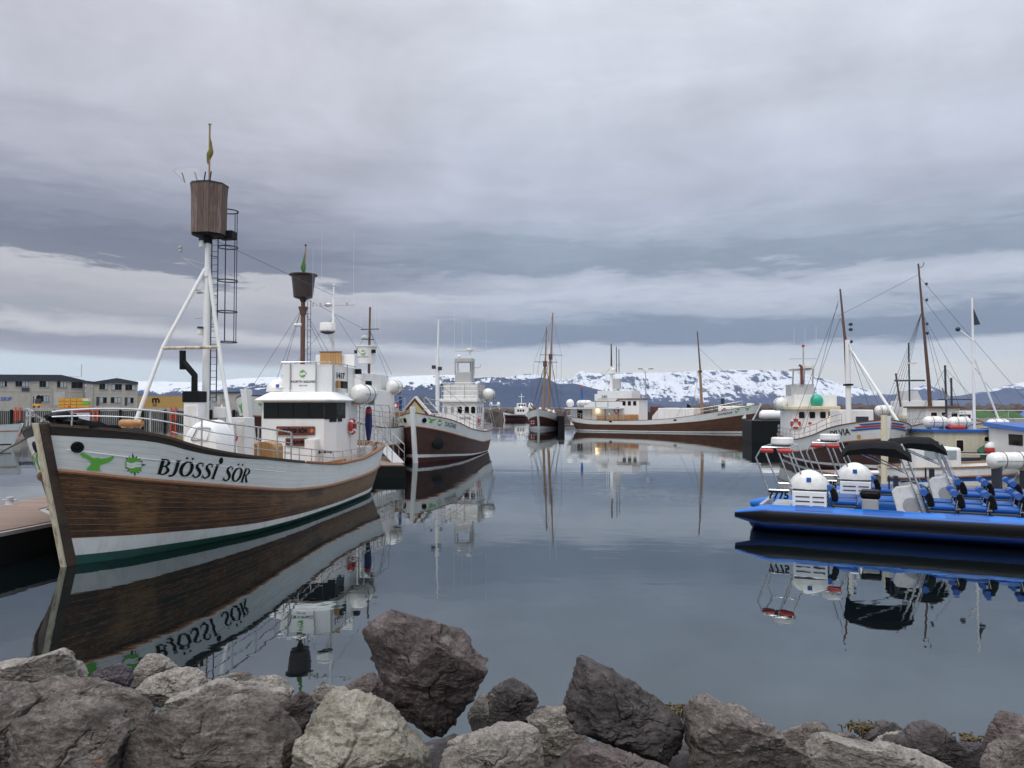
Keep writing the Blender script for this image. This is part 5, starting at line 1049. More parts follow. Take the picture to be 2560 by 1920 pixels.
# right quay and what stands on it
M['lava']=paint('lava_rock',(.075,.055,.05),.9,.3,(.03,.025,.022,1),.5,streak=False)
q=MB().prism([(40,74),(120,70),(140,130),(60,120)],-1,2.25).build('quay',M['concrete'],None); tag(q,kind='structure')
m=MB(); m.tube([(40,73.8,2.3),(120,69.9,2.3)],.05,6); tag(T('quay_rail',M['steel'],None,[(40,74.2,3.05),(80,72.2,3.05),(120,70.2,3.05)],.06,6),'long grey pipe rail along the right-hand quay','rail')
hs=empty('harbour_shed',(88,112,2.25),0,'low brown shed with a blue pitched roof at the far right','shed'); B('wall',M['capw'],hs,-9,12,-3,4,0,1.6); MB().loft([[(x,-3.6,1.5),(x,.5,3.3),(x,4.6,1.5)] for x in (-9.5,12.5)]).build('roof',M['blue'],hs); B('shed_door',M['board'],hs,-5,-2,-3.05,-3,0,1.4)
rnd=random.Random(3); M['limenet']=plain('lime_net',(.045,.11,.03),.9)
for k,(x,y) in enumerate(((45,79),(48,78),(51.5,79.5),(56,82))):
    rings=[]
    for j in range(7):
        f=j/6; rings.append([((1.7-1.3*f)*math.cos(a)*(1+.2*math.sin(3*a+k)),(1.2-.9*f)*math.sin(a)*(1+.2*math.cos(4*a+k)),(.8+.2*math.sin(k*2+a*3))*f**.7) for a in [2*PI*i/14 for i in range(14)]])
    o=MB().loft(rings).build('net_heap',M['limenet'] if k!=3 else M['blue'],None,smooth=True); o.location=(x,y,2.24); tag(o,['leftmost lime green net heap on the right-hand quay','middle lime green net heap on the right-hand quay','rightmost lime green net heap on the right-hand quay','blue net heap beside the lime green ones on the quay'][k],'fishing net','net heaps on the quay')
pr_=MB().prism([(23.3,74),(27.8,73),(30,80),(24.5,81)],-1,2.05).build('jetty',M['black'],None); tag(pr_,'dark jetty end, shadowed edge painted black, beyond the blurred white boat','jetty')  # dark steel, with the pier edge's shadow put into the black
tk=MB().lathe([(0,-1.7),(.3,-1.65),(.5,-1.4),(.5,1.4),(.3,1.65),(0,1.7)],(0,0,.55),18,'x').build('storage_tank',M['white'],None,smooth=True); tk.location=(26.1,75,2.05); tag(tk,'long white tank lying on the black jetty end','tank')
pr_=MB().prism([(6.9,113),(7.7,112.7),(8.6,124),(7.4,124)],-1,2.1).build('jetty',M['rubber'],None); tag(pr_,'black jetty end between the schooner and the long ship','jetty')
# lamp post and far pier
pr_=MB().prism([(17,148),(60,146),(60,158),(17,158)],-1,2.6).build('pier',M['capw'],None); tag(pr_,'dark timber pier behind the long ship','pier')
lp=empty('street_lamp',(26.4,150,2.6),0,'tall harbour lamp post with two outstretched lamp heads behind the long ship','lamp post'); T('pole',M['steel'],lp,[(0,0,0),(0,0,8)],.12,8,r2=.07)
for sx in (-1,1): T('lamp_arm',M['steel'],lp,[(0,0,7.7),(sx*.7,0,8.4)],.06,6); B('lamp_head',M['darksteel'],lp,sx*.7-.1 if sx>0 else -1.5,1.5 if sx>0 else -.6,-.15,.15,8.35,8.5)
for k,(x,w_,z,c) in enumerate(((21.0,1.8,.9,'yellow'),(28.5,2.6,1.0,'board'),(31.5,2.0,.8,'yellow'),(24,1.2,.9,'grey'))):
    o=B('crate',M[c],None,-w_/2,w_/2,-.6,.6,0,z,bevel=.03); o.location=(x,149.5,2.6); tag(o,['yellow crate on the far pier left of the lamp post','brown crate on the far pier just right of the lamp post','yellow crate farther right on the far pier','grey crate between the yellow crate and the lamp post'][k],'crate')
def rockband(name,P,w_,h,mat,label=None,cat=None,n=5,seed=1):
    """rough rubble bank along a line of points"""
    rr=random.Random(seed); path=[]; 
    for i in range(len(P)-1):
        a=Vector(P[i]);b=Vector(P[i+1]); k=max(int((b-a).length/1.3),2)
        for j in range(k): path.append(a+(b-a)*j/k)
    rings=[]
    for p in path:
        rings.append([(p.x+rr.uniform(-.6,.6),p.y+w_*f+rr.uniform(-.5,.5),-.5+(h*1.0*math.sin(PI*min(f*1.0+.08,.95))**.55+.5)*rr.uniform(.82,1.1) if 0<f<1 else -.6) for f in (0,.12,.25,.4,.55,.7,.85,1)])
    o=MB().loft(rings,cap=False,closed=False).build(name,mat,None)
    return tag(o,label,cat,kind=None if label else 'structure')
rockband('lava_breakwater',[(62,262,0),(110,255,0),(190,250,0),(330,240,0)],14,4.6,M['lava'],'long low brown lava-rock breakwater across the water on the right','breakwater')
rockband('lava_breakwater',[(-13,209,0),(-1,213,0),(20,218,0),(42,224,0)],10,3.1,M['lava'],'dark rubble breakwater behind the red-hulled tug','breakwater',seed=4)
tag(MB().prism([(-12,221),(40,236),(40,237),(-12,222)],2.0,3.5).build('harbour_wall',M['concrete'],None),'pale concrete parapet on top of the dark rubble breakwater','wall')
wn=empty('winch_frame',(-5.0,214,2.8),0,'white frame with two round drums on the rubble breakwater','winch'); 
for x in (-.9,1.2): MB().ball((x,0,1.5),.5,.4,.7).build('drum',M['gfrp'],wn,smooth=True)
T('frame_bar',M['white'],wn,[(-1.2,0,0),(-1.0,0,1.3),(1.3,0,1.3),(1.5,0,0)],.1,6)
# tug
Tg=empty('tug_boat',(-2.2,206,0),-R(84),'small white-cabined tug with a dark red hull and black tyres, far off in mid harbour','boat')
hT=Hull(Tg,11,1.9,.3,.4,[(0,2.1),(4,1.5),(11,1.5)],[(0,1.5),(4,1.0),(11,.95)],[(0,.3),(11,.2)],[(0,.1),(11,.1)])
full_hull(hT,M['oxblood'],M['white'],M['oxblood'],M['oxblood'],nb=3,nw=2,drop=.4,stemw=.2,stemd=.2); g=B('cabin',M['white'],Tg,-1.2,1.2,3.0,6.6,1.0,3.5,bevel=.08); B('bridge',M['white'],g,-1.0,1.0,3.6,6.0,3.5,4.6,bevel=.06)
for y in (3.9,4.6,5.3): B('bridge_window',M['glass'],g,1.0,1.03,y,y+.45,3.8,4.3); B('cabin_window',M['glass'],g,1.2,1.23,y-.4,y+.1,2.3,2.9)
T('mast',M['white'],Tg,[(0,4.8,4.5),(0,4.8,7.2)],.1,6); T('mast_yard',M['white'],Tg,[(0,4.0,6.4),(0,5.6,6.4)],.07,6); MB().ball((1.06,4.5,3.55),.16).build('lit_lamp',M['lamp'],g); B('funnel',M['red'],g,-.3,.3,6.0,6.5,3.0,3.9)
for k in range(7): MB().torus((1.75+.25*math.sin(PI*(k+.8)/8),.8+k*.75,.95),.33,.16,'x',14,6).build('tyre_fender',M['rubber'],Tg,smooth=True)
# ================================================================ left quay, buildings
q=MB().prism([(-190,192),(-22,170),(-22,184),(-60,230),(-60,300),(-190,300)],-1,3.22).build('quay',M['concrete'],None); tag(q,kind='structure')
qw=empty('quay_wall',(0,0,0),0,'timber-piled quay wall of pale upright piles along the far side of the harbour','quay wall')
m=MB(); L0=Vector((-190,191.9,0)); L1=Vector((-22,169.9,0)); n=330; dd=(L1-L0)/n
for k in range(n):
    p=L0+dd*k; m.prism([(p.x,p.y),(p.x+dd.x*.5,p.y+dd.y*.5),(p.x+dd.x*.5+.03,p.y+dd.y*.5-.25),(p.x+.03,p.y-.25)],-1,2.6)
m.build('piling',M['pile'],qw); 
m=MB().prism([(L0.x,L0.y+.02),(L1.x,L1.y+.02),(L1.x,L1.y+.01-.05),(L0.x,L0.y-.04)],-1,2.3); m.build('dark_backing',M['black'],qw); MB().prism([(L0.x,L0.y-.3),(L1.x,L1.y-.3),(L1.x,L1.y+.2),(L0.x,L0.y+.2)],2.6,3.28).build('quay_beam',M['concrete'],qw)
for k in range(30):
    p=L0+(L1-L0)*((k*1.0+.5)/30); B('fender_post',M['rubber'],qw,p.x-.3,p.x+.3,p.y-.6,p.y-.26,-.6,2.9)
def qpt(f): return L0+(L1-L0)*f
for k,px in enumerate((243,437,250-200,700,975)):
    # ladder positions along the quay
    sl=(px-1280)/1900; f=[i/2000 for i in range(2001) if (L0+(L1-L0)*i/2000).x>=sl*(L0+(L1-L0)*i/2000).y][0]; p=qpt(f)
    o=empty('quay_ladder',(p.x,p.y-.75,0),0,['orange ladder on the quay wall below the yellow tubs and cream buildings','orange ladder on the quay wall below the tan container','orange ladder at the far left of the quay wall','orange ladder on the quay wall behind the second boat','orange ladder on the quay wall below the red container'][k],'ladder','orange ladders on the quay wall')
    for x in (-.55,.55): B('stile',M['orange'],o,x-.16,x+.16,-.1,.1,.3,3.5)
    for j in range(7): B('rung',M['orange'],o,-.5,.5,-.05,.05,.5+j*.42,.6+j*.42)
def fx(px,d): return (px-1280)/1900*d
def fz(y,d): return 3.3+(1020-y)/1900*d
def building(name,label,d,roof,walls,wins,doors,depth=22,base=3.22):
    # the front faces the harbour mouth; px/y pairs are read off the photo at the wall's own distance
    pc=(max(walls[0],0)+walls[1])/2; kc=(pc-1280)/1900; rz=-math.atan(kc); cr_,sr_=math.cos(rz),math.sin(rz)
    def tt(px): k=(px-1280)/1900; return (kc*d*sr_-d*cr_)/(k*sr_-cr_)
    def X0(px): k=(px-1280)/1900; t=tt(px); return (k*t-kc*d)*cr_+(t-d)*sr_
    x00=X0(walls[0]); o=empty(name,(kc*d+x00*cr_,d+x00*sr_,base),rz,label,'building'); X=lambda px:X0(px)-x00; Z=lambda y,px=None:3.3+(1020-y)/1900*(tt(px) if px is not None else d)-base
    B('wall',M['conc2'],o,X(walls[0]),X(walls[1]),0,depth,0,Z(walls[2],walls[1]),bevel=0)
    MB().loft([[(X(px),yy,Z(y,px)) for px,y in roof] for yy in (-.35,depth+.3)]).build('roof',M['navy'],o)
    for (a,b_,y0,y1,n) in wins:
        m_=(a+b_)/2; g=B('window',M['darksteel'],o,X(a),X(b_),-.06,0,Z(y1,m_),Z(y0,m_),bevel=0)
        for j in range(n):
            w_=(X(b_)-X(a))/n; B('pane',M['lead'] if (j*7+int(a)*3)%5 in (0,2,3) else M['glass'],g,X(a)+w_*j+.07,X(a)+w_*(j+1)-.07,-.08,-.06,Z(y1,m_)+.1,Z(y0,m_)-.1,bevel=0)
        B('sill',M['concrete'],g,X(a)-.1,X(b_)+.1,-.16,0,Z(y1,m_)-.12,Z(y1,m_),bevel=0)
    for (a,b_,y0,y1,mt) in doors: B('door',M[mt],o,X(a),X(b_),-.1,0,max(Z(y1,(a+b_)/2),.02),Z(y0,(a+b_)/2),bevel=0)
    return o,X,Z
b1,X1,Z1=building('harbour_building','long cream two-storey harbour building with a dark navy roof edge at the far left',206,[(-90,941),(-60,936),(152,937),(178,943),(212,951),(212,956),(150,952),(-90,955)],(-85,212,950),
  [(0,17,950,967,3),(38,71,950,967,4),(98,122,952,968,3),(142,166,953,969,3),(178,206,955,971,2),(102,122,989,1005,3),(-40,-15,950,967,3)],[(135,163,980,1014,'grey'),(-30,-10,985,1014,'grey')])
B('sign_board',M['navy'],b1,X1(54),X1(73),-.2,-.05,Z1(979),Z1(970)); 
for k,px in enumerate((77,130,208)): B('wall_joint',M['concrete'],b1,X1(px)-.1,X1(px)+.1,-.08,0,0,Z1(952),bevel=0)
B('floor_band',M['concrete'],b1,X1(-85),X1(212),-.05,0,Z1(980),Z1(979),bevel=0)
on_plane('sign_lettering',M['red'],text2d('EIM',1.35,0,.03),(X1(-34),-.02,Z1(1002)),(1,0,0),(0,0,1),.05,b1); on_plane('sign_lettering',M['blue'],text2d('SKIP',1.35,0,.03),(X1(-34)+3.1,-.02,Z1(1002)),(1,0,0),(0,0,1),.05,b1)
T('flue_pipe',M['steel'],b1,[(X1(172),-.6,Z1(940)),(X1(202),-.6,Z1(940)),(X1(203),-.6,Z1(908))],.10,6)
b2,X2,Z2=building('harbour_building','smaller cream harbour building with a low gabled navy roof, right of the long one',205,[(208,951),(235,954),(292,945),(345,955),(345,961),(292,957),(236,961),(208,957)],(213,344,957),
  [(248,269,958,974,3),(279,304,960,975,3),(313,338,961,976,3),(249,267,993,1008,2),(277,303,993,1008,3),(319,334,994,1008,2)],[(241,248,992,1014,'navy'),(312,318,993,1014,'navy')])
B('recessed_bay',M['concrete'],b2,X2(213),X2(232),-.2,-.02,0,Z2(958),bevel=0); B('floor_band',M['concrete'],b2,X2(213),X2(344),-.05,0,Z2(985),Z2(984),bevel=0)
b3,X3,Z3=building('harbour_shed','grey-white shed on the quay seen between the mast legs of the nearest boat',235,[(526,980),(600,979),(600,983),(526,984)],(527,598,983),[(531,540,992,1004,1),(556,562,992,1000,1)],[(544,550,990,1012,'grey')],12)
# container
def container(name,label,x0,x1,y,z0,h,mat):
    o=empty(name,((x0+x1)/2,y,z0),0,label,'container'); L=(x1-x0)/2; n=int((x1-x0)/.28); r1=[];
    pts=[]
    for k in range(n*2+1): pts.append((-L+.06+(2*L-.12)*k/(n*2),-.04 if (k//1)%2 else .0))
    MB().loft([[(x,yy,z) for x,yy in pts] for z in (.12,h-.12)],cap=False,closed=False).build('corrugated_side',M[mat],o); B('container_shell',M[mat],o,-L,L,.02,2.4,.02,h,bevel=.02)
    for z in (.0,h-.14): B('frame_rail',M[mat],o,-L,L,-.06,.0,z,z+.14)
    for x in (-L,L-.14): B('corner_post',M[mat],o,x,x+.14,-.06,0,.0,h)
    return o
c1=container('shipping_container','tan shipping container marked with a dark m over sc on the quay',fx(346,190),fx(474,190),190,3.3,3.0,'tan')
on_plane('marking',M['letter'],rawpolys([q for s_ in ([(0,0,.34),(0,1.1,.34)],[(.75,0,.34),(.75,.75,.34)],[(1.5,0,.34),(1.5,.75,.34)],[(0,.75,.3),(.2,1.0,.3),(.5,1.02,.3),(.75,.75,.32)],[(.75,.75,.3),(.95,1.0,.3),(1.25,1.02,.3),(1.5,.75,.32)]) for q in stroke(s_)]),(-2.75,-.07,1.28),(1,0,0),(0,0,1),.02,c1); on_plane('marking',M['letter'],text2d('sc',1.5,0,.0,xs=1.1),(-2.85,-.07,.48),(1,0,0),(0,0,1),.02,c1,k=.95)
c2=container('shipping_container','small red container with white panels on the pier behind the middle boats',fx(963,182),fx(995,182),182,3.25,1.25,'red'); B('white_panel',M['white'],c2,-1.0,-.7,-.09,-.07,.3,1.0); B('white_panel',M['white'],c2,.8,1.2,-.09,-.07,.3,1.0)
# yellow tubs
proto=None
for r_i in range(3):
    for c_i in range(4):
        x=fx(156,197)+c_i*1.62; z=3.25+r_i*.86
        if proto is None:
            proto=empty('fish_tub',(0,0,0)); MB().loft([[(-.72,-.55,.12),(.72,-.55,.12),(.72,.55,.12),(-.72,.55,.12)],[(-.78,-.6,.8),(.78,-.6,.8),(.78,.6,.8),(-.78,.6,.8)]]).build('tub_body',M['yellow'],proto,bevel=.03); 
            for dx in (-.6,0,.6): B('skid',M['yellow'],proto,dx-.1,dx+.1,-.5,.5,0,.12)
            B('rim',M['yellow'],proto,-.8,.8,-.63,.63,.78,.84); o=proto
        else: o=copy_tree(proto)
        o.location=(x,197,z); tag(o,'yellow fish tub stacked on the quay in front of the cream buildings','tub','yellow fish tubs stacked on the quay')
gt=copy_tree(proto); gt.location=(fx(156,197)+6.5,196.6,3.25+.86); gt['label']='green fish tub at the right end of the yellow stack'
for ch in gt.children:
    ch.data=ch.data.copy(); ch.data.materials[0]=M['green']
sx=copy_tree(proto); sx.location=(fx(156,197)+6.5,196.6,3.25); sx['label']='yellow fish tub under the green one'
sx=copy_tree(proto); sx.location=(fx(156,197)+6.5,196.6,3.25+1.72); sx['label']='pale tub on top of the green one'
for ch in sx.children: ch.data=ch.data.copy(); ch.data.materials[0]=M['cream']
fk=empty('forklift',(fx(88,190),191.2,3.25),0,'yellow forklift with a black mast on the quay at the far left','forklift'); B('chassis',M['yellow'],fk,-.9,.9,-.6,.6,.35,1.1,bevel=.08); B('cab',M['darksteel'],fk,-.5,.6,-.5,.5,1.1,2.3,bevel=.06); 
for x in (-.6,.6): MB().torus((x,-.62,.32),.22,.1,'y',14,6).build('wheel',M['rubber'],fk,smooth=True)
T('lift_mast',M['black'],fk,[(-.95,-.3,.2),(-.95,-.3,3.0)],.1,6)
bn=empty('satellite_dish',(fx(88,192),194,3.25),0,'dark round dish on a white post on the quay at the far left','dish'); T('dish_post',M['white'],bn,[(0,0,0),(0,0,3.4)],.1,6); MB().lathe([(0,.2),(.7,0),(.75,-.05),(0,.1)],(0,-.4,2.6),16,'y').build('dish_bowl',M['black'],bn,smooth=True)
# post standing in for an orange, person-like shape on the quay
mk=empty('stand_in_post',(fx(170,184),184.5,0),0,'orange and white post standing in for a person-like shape against the quay wall','marker'); 
for k in range(5): MB().lathe([(.28,0),(.28,.62)],(0,0,.4+k*.62),8).build('stand_in_band',M['orange'] if k%2==0 else M['cream'],mk)
MB().ball((0,0,3.75),.32).build('stand_in_top',M['orange'],mk,smooth=True)
# small boats at the left
W_=empty('fishing_boat',(-39.6,61.5,0),-R(-84),'white fishing boat with a thin red line, at the left edge beyond the nearest bow','boat')
hW=Hull(W_,13,1.9,1.0,.4,[(0,2.0),(4,1.75),(13,1.75)],[(0,1.45),(13,1.3)],[(0,.42),(13,.38)],[(0,.30),(13,.26)])
full_hull(hW,M['white'],M['white'],M['oxblood'],M['white2'],nb=3,nw=2,drop=.5,stemw=.1,stemd=.1,capm='grey',capo=.02)
g=B('cabin',M['white'],W_,-1.3,1.3,5.3,9,1.2,3.3,bevel=.1); B('cabin_roof',M['red'],g,-1.4,1.4,5.1,9.2,3.25,3.42); B('cabin_window',M['glass'],g,-1.33,-1.3,5.8,6.6,2.4,3.0)
T('derrick_boom',M['red'],W_,[(-.5,7,4.6),(-.5,2.2,3.6)],.06,6); MB().ball((-1.3,4.4,2.3),.22).build('orange_buoy',M['orange'],W_,smooth=True); B('wood_crate',M['varn'],W_,-1.2,-.6,3.4,4.2,1.9,2.35); MB().ball((-.6,4.7,2.2),.55,.55,.75).build('net_pile',M['net'],W_,smooth=True)
B('side_wire',M['grey'],W_,-1.95,-1.9,3,12,1.55,1.6); 
for k in range(5): B('white_float',M['gfrp'],W_,-1.1,-.7,1.6+k*.3,1.8+k*.3,2.0,2.3)
V_=empty('fishing_boat',(-52.6,88,0),-R(0),'small boat with a red-roofed white cabin, seen just above the nearest bow','boat')
hV=Hull(V_,8,1.6,.5,.3,[(0,1.7),(8,1.3)],[(0,1.2),(8,1.0)],[(0,.3),(8,.2)],[(0,.1),(8,.1)]); full_hull(hV,M['red'],M['white'],M['white'],M['white2'],nb=3,nw=2,drop=.4,stemw=.1,stemd=.1)
g=B('cabin',M['white'],V_,-.9,.9,2.5,5.2,1.0,2.8,bevel=.12); B('cabin_roof',M['red'],g,-1.15,1.0,2.3,5.4,2.75,3.15,bevel=.1); B('cabin_window',M['glass'],g,-.6,.6,2.48,2.5,2.1,2.6)
# pontoon by the near boat
pp=[(-11.2,7),(-10.75,15.9),(-10.4,17.9),(-12.1,19.8),(-12.9,36),(-15.2,36),(-13.75,20.4),(-14.1,7)]
pn=empty('pontoon',(0,0,0),0,'brown boarded pontoon with a black side, at the left edge beside the nearest bow','pontoon')
MB().prism(pp,-.4,.60).build('pontoon_side',M['rubber'],pn); MB().prism([(x*1.0,y) for x,y in pp],.60,.68).build('pontoon_edge',M['concrete'],pn); MB().prism([(-11.3,7),(-10.88,15.9),(-10.56,17.8),(-12.2,19.65),(-13.0,35.9),(-15.1,35.9),(-13.65,20.4),(-14.0,7)],.68,.70).build('pontoon_deck',M['pontoon'],pn)
MB().prism([(-12.9,14),(-12.2,14),(-12.3,18.2),(-12.75,18.2)],.70,.715).build('dark_deck_slab',M['darksteel'],pn)  # thin dark slab where the deck has a dark recess
bl=empty('bollard',(-13.55,20.6,.7),0,'small grey bollard on the far edge of the brown pontoon','bollard'); MB().lathe([(0,0),(.12,0),(.10,.03),(.085,.12),(.10,.17),(.09,.2),(0,.2)],(0,0,0),12).build('bollard_post',M['grey'],bl,smooth=True); T('bollard_bar',M['grey'],bl,[(-.2,0,.12),(.2,0,.12)],.02,6)
tag(MB().tube([(-13.0,22.6,.7),(-13.0,22.6,.9),(-12.5,22.6,.9),(-12.5,22.6,.7)],.02,6).build('mooring_ring',M['orange'],None),'thin orange-red mooring hoop on the brown pontoon','mooring ring')
rp=[]
for k in range(15):
    f=k/14; a=Vector((-10.35,16.5,2.75)); b_=Vector((-13.3,13.0,.72)); p=a+(b_-a)*f; p.z-=.25*math.sin(PI*f); rp.append(p)
tag(MB().tube(rp,.022,8).build('mooring_rope',M['rope'],None,smooth=True),'grey-green mooring rope from the nearest bow down to the pontoon','rope')
# gangway and pontoon by the stern
gp=empty('pontoon',(0,0,0),0,'dark pontoon with a gangway between the nearest boat and the white-masted brown boat','pontoon'); MB().prism([(-6.6,36),(-5.0,36),(-6.8,43),(-8.2,43)],-.3,.55).build('pontoon_float',M['black'],gp); MB().prism([(-6.5,36.1),(-5.1,36.1),(-6.9,42.9),(-8.1,42.9)],.55,.60).build('pontoon_deck',M['pontoon'],gp)
gw=empty('gangway',(0,0,0),0,'steel gangway with thin handrails leading to the dark pontoon','gangway')
MB().slab([(-8.5,44,1.9),(-7.9,44,1.9),(-5.3,37.5,.62),(-5.9,37.5,.62)],.06).build('gangway_ramp',M['grey'],gw)
for dx in (0,.6):
    m=MB(); m.tube([(-8.5+dx,44,2.8),(-5.9+dx,37.5,1.5)],.025,6); m.tube([(-8.5+dx,44,2.4),(-5.9+dx,37.5,1.1)],.018,6)
    for k in range(7): f=k/6; m.tube([(-8.5+dx+2.6*f,44-6.5*f,1.9-1.28*f),(-8.5+dx+2.6*f,44-6.5*f,2.8-1.3*f)],.018,5)
    m.build('handrail',M['stain'],gw)
# ================================================================ numpy noise
def _h(i,j,k,s):
    with np.errstate(over='ignore'):
        n=(i.astype(np.int64)*374761393+j.astype(np.int64)*668265263+k.astype(np.int64)*2147483647+s*974711)&0xffffffff
        n=((n^(n>>13))*1274126177)&0xffffffff; n=((n^(n>>16))*2246822519)&0xffffffff
    return ((n^(n>>15))&0xffffff)/float(0xffffff)
def vnoise(P,s=0):
    F_=np.floor(P).astype(np.int64); f=P-F_; f=f*f*f*(f*(f*6-15)+10); i,j,k=F_.T; o=0
    for a in (0,1):
        for b_ in (0,1):
            for c in (0,1):
                w_=(f[:,0] if a else 1-f[:,0])*(f[:,1] if b_ else 1-f[:,1])*(f[:,2] if c else 1-f[:,2]); o=o+w_*_h(i+a,j+b_,k+c,s)
    return o*2-1
def fbm(P,oct=5,gain=.5,s=0,ridge=False):
    o=0;a=1;t=0
    for q in range(oct):
        v=vnoise(P*2.03**q+q*7.3,s+q); v=(1-2*abs(v)) if ridge else v; o=o+a*v; t+=a; a*=gain
    return o/t
def npmesh(name,V,Fq,mat,smooth=True,attr=None):
    me=bpy.data.meshes.new(name); me.vertices.add(len(V)); me.vertices.foreach_set('co',V.astype(np.float32).ravel()); n=len(Fq); me.loops.add(n*4); me.polygons.add(n)
    me.loops.foreach_set('vertex_index',Fq.astype(np.int32).ravel()); me.polygons.foreach_set('loop_start',np.arange(0,4*n,4,dtype=np.int32)); me.polygons.foreach_set('loop_total',np.full(n,4,dtype=np.int32)); me.update(calc_edges=True)
    if attr:
        for k,v in attr.items(): at_=me.attributes.new(k,'FLOAT','POINT'); at_.data.foreach_set('value',v.astype(np.float32))
    return obj(name,me,mat,None,smooth)
def gridq(nu,nv,wrap=False):
    i,j=np.meshgrid(np.arange(nu if wrap else nu-1),np.arange(nv-1),indexing='ij'); a=i*nv+j; b_=((i+1)%nu)*nv+j; return np.stack([a,b_,b_+1,a+1],-1).reshape(-1,4)
# ================================================================ mountains
def mountain_mat(name,hazy_rock1,hazy_rock2,soft,cap):
    m,t,b=newmat(name); g=node(t,'ShaderNodeNewGeometry').outputs['Position']
    sl=node(t,'ShaderNodeAttribute',attribute_name='snow').outputs['Fac']
    n1=noise(t,vmul(t,g,(.004,.0025,.003)),1.0,9,.68,.4); n2=noise(t,vmul(t,g,(.0012,.001,.004)),1.0,6,.6,.3)
    n3=noise(t,vmul(t,g,(.011,.0015,.0035)),1.0,8,.7,.6); n4=noise(t,vmul(t,g,(.0035,.0018,.013)),1.0,8,.66,.5)
    cl_=mth(t,'MINIMUM',mth(t,'MAXIMUM',sl,-1.7),cap)
    f=mth(t,'ADD',mth(t,'MULTIPLY',cl_,.75),mth(t,'ADD',mth(t,'MULTIPLY',mth(t,'SUBTRACT',n1,.5),3.0),mth(t,'ADD',mth(t,'MULTIPLY',mth(t,'SUBTRACT',n3,.5),3.2),mth(t,'MULTIPLY',mth(t,'SUBTRACT',n4,.47),2.4))))
    r=node(t,'ShaderNodeMapRange',interpolation_type='SMOOTHSTEP'); lk(t,f,r.inputs[0]); r.inputs[1].default_value=-soft; r.inputs[2].default_value=soft
    rc=mixc(t,n2,tuple(hazy_rock1)+(1,),tuple(hazy_rock2)+(1,)); lk(t,mixc(t,r.outputs[0],rc,(.60,.62,.65,1)),b.inputs['Base Color']); b.inputs['Roughness'].default_value=.95; b.inputs['Specular IOR Level'].default_value=.05
    return m
def mountains(name,tab,snowtab,d0,d1,az0,az1,nu,nv,mat,seed,rough,label=None):
    px=np.linspace(az0,az1,nu); az_=np.arctan((px-1280)/1900); xs=[p for p,_ in tab]; ys=[q for _,q in tab]
    f=herm(xs,ys); yy=np.array([f(p) for p in px]); fs_=herm([p for p,_ in snowtab],[q for _,q in snowtab]); sy=np.array([fs_(p) for p in px])
    ridge=(1020-yy)/1900/np.cos(az_)*0+(1020-yy)/1900   # slope of sight line per unit forward distance
    v=np.linspace(0,1,nv); U,Vv=np.meshgrid(np.arange(nu),v,indexing='ij'); d=d0+(d1-d0)*Vv
    T_=np.tan(az_)[:,None]; X_=T_*d; Y_=d*1.0
    # profile: rises to the ridge at v=.72 then falls behind
    prof=np.where(Vv<.72,(Vv/.72)**1.15,1-.35*(Vv-.72)/.28)
    dr=d0+(d1-d0)*.72; H_=ridge[:,None]*dr+0*d; Zr=H_*prof
    P=np.stack([X_.ravel()/1400,Y_.ravel()/1400,np.zeros(X_.size)],-1)
    n=fbm(P,7,.55,seed,True).reshape(X_.shape); n2=fbm(P*3.1,5,.55,seed+9).reshape(X_.shape)
    env=np.sin(np.pi*np.clip(Vv/.72,0,1))**.8*1.0
    Zz=Zr+H_*(n*rough*env*.5+n2*rough*.25*env)+ (n2*H_*.03)*(Vv>.6)
    cap_=ridge[:,None]*d; Zz=np.where(Vv<.71,np.minimum(Zz,cap_*.995),Zz); Zz[:,0]=-30
    snowh=((1020-sy)/1900)[:,None]*d          # snow line expressed as height
    sn=(Zz-snowh)/(H_*.16+12)
    return npmesh(name,np.stack([X_.ravel(),Y_.ravel(),Zz.ravel()+0],-1),gridq(nu,nv),mat,True,{'snow':sn.ravel()})
mb=mountain_mat('near_mountain',(.045,.06,.10),(.060,.075,.12),.10,.6); mc=mountain_mat('far_mountain',(.06,.075,.12),(.08,.095,.14),.14,.22)  # the blue of distance haze is mixed into both rock colours
o=mountains('mountain_range',[(-900,985),(-300,975),(200,958),(360,953),(480,955),(620,944),(700,943),(940,944),(1040,939),(1138,937),(1182,944),(1260,941),(1310,946),(1358,944),(1380,952),(1404,960),(1430,958),(1482,970),(1511,977),(1592,997),(1650,1010),(1720,1019)],
  [(-900,975),(360,972),(480,974),(560,967),(640,966),(700,962),(940,971),(1020,961),(1080,957),(1138,950),(1182,948),(1260,946),(1310,943),(1358,938),(1404,948),(1500,955),(1720,980)],7000,9500,-900,1720,1100,90,mb,3,.7); tag(o,kind='structure')
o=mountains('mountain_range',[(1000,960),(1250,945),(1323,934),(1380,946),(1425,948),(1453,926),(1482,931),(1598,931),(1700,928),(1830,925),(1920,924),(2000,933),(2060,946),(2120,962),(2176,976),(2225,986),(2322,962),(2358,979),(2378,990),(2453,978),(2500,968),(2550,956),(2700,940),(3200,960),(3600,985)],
  [(1000,960),(1453,968),(1598,985),(1700,990),(1830,985),(1920,985),(2050,990),(2176,984),(2322,968),(2453,978),(2550,968),(3600,975)],11500,15500,1000,3600,1100,90,mc,11,.8); tag(o,kind='structure')
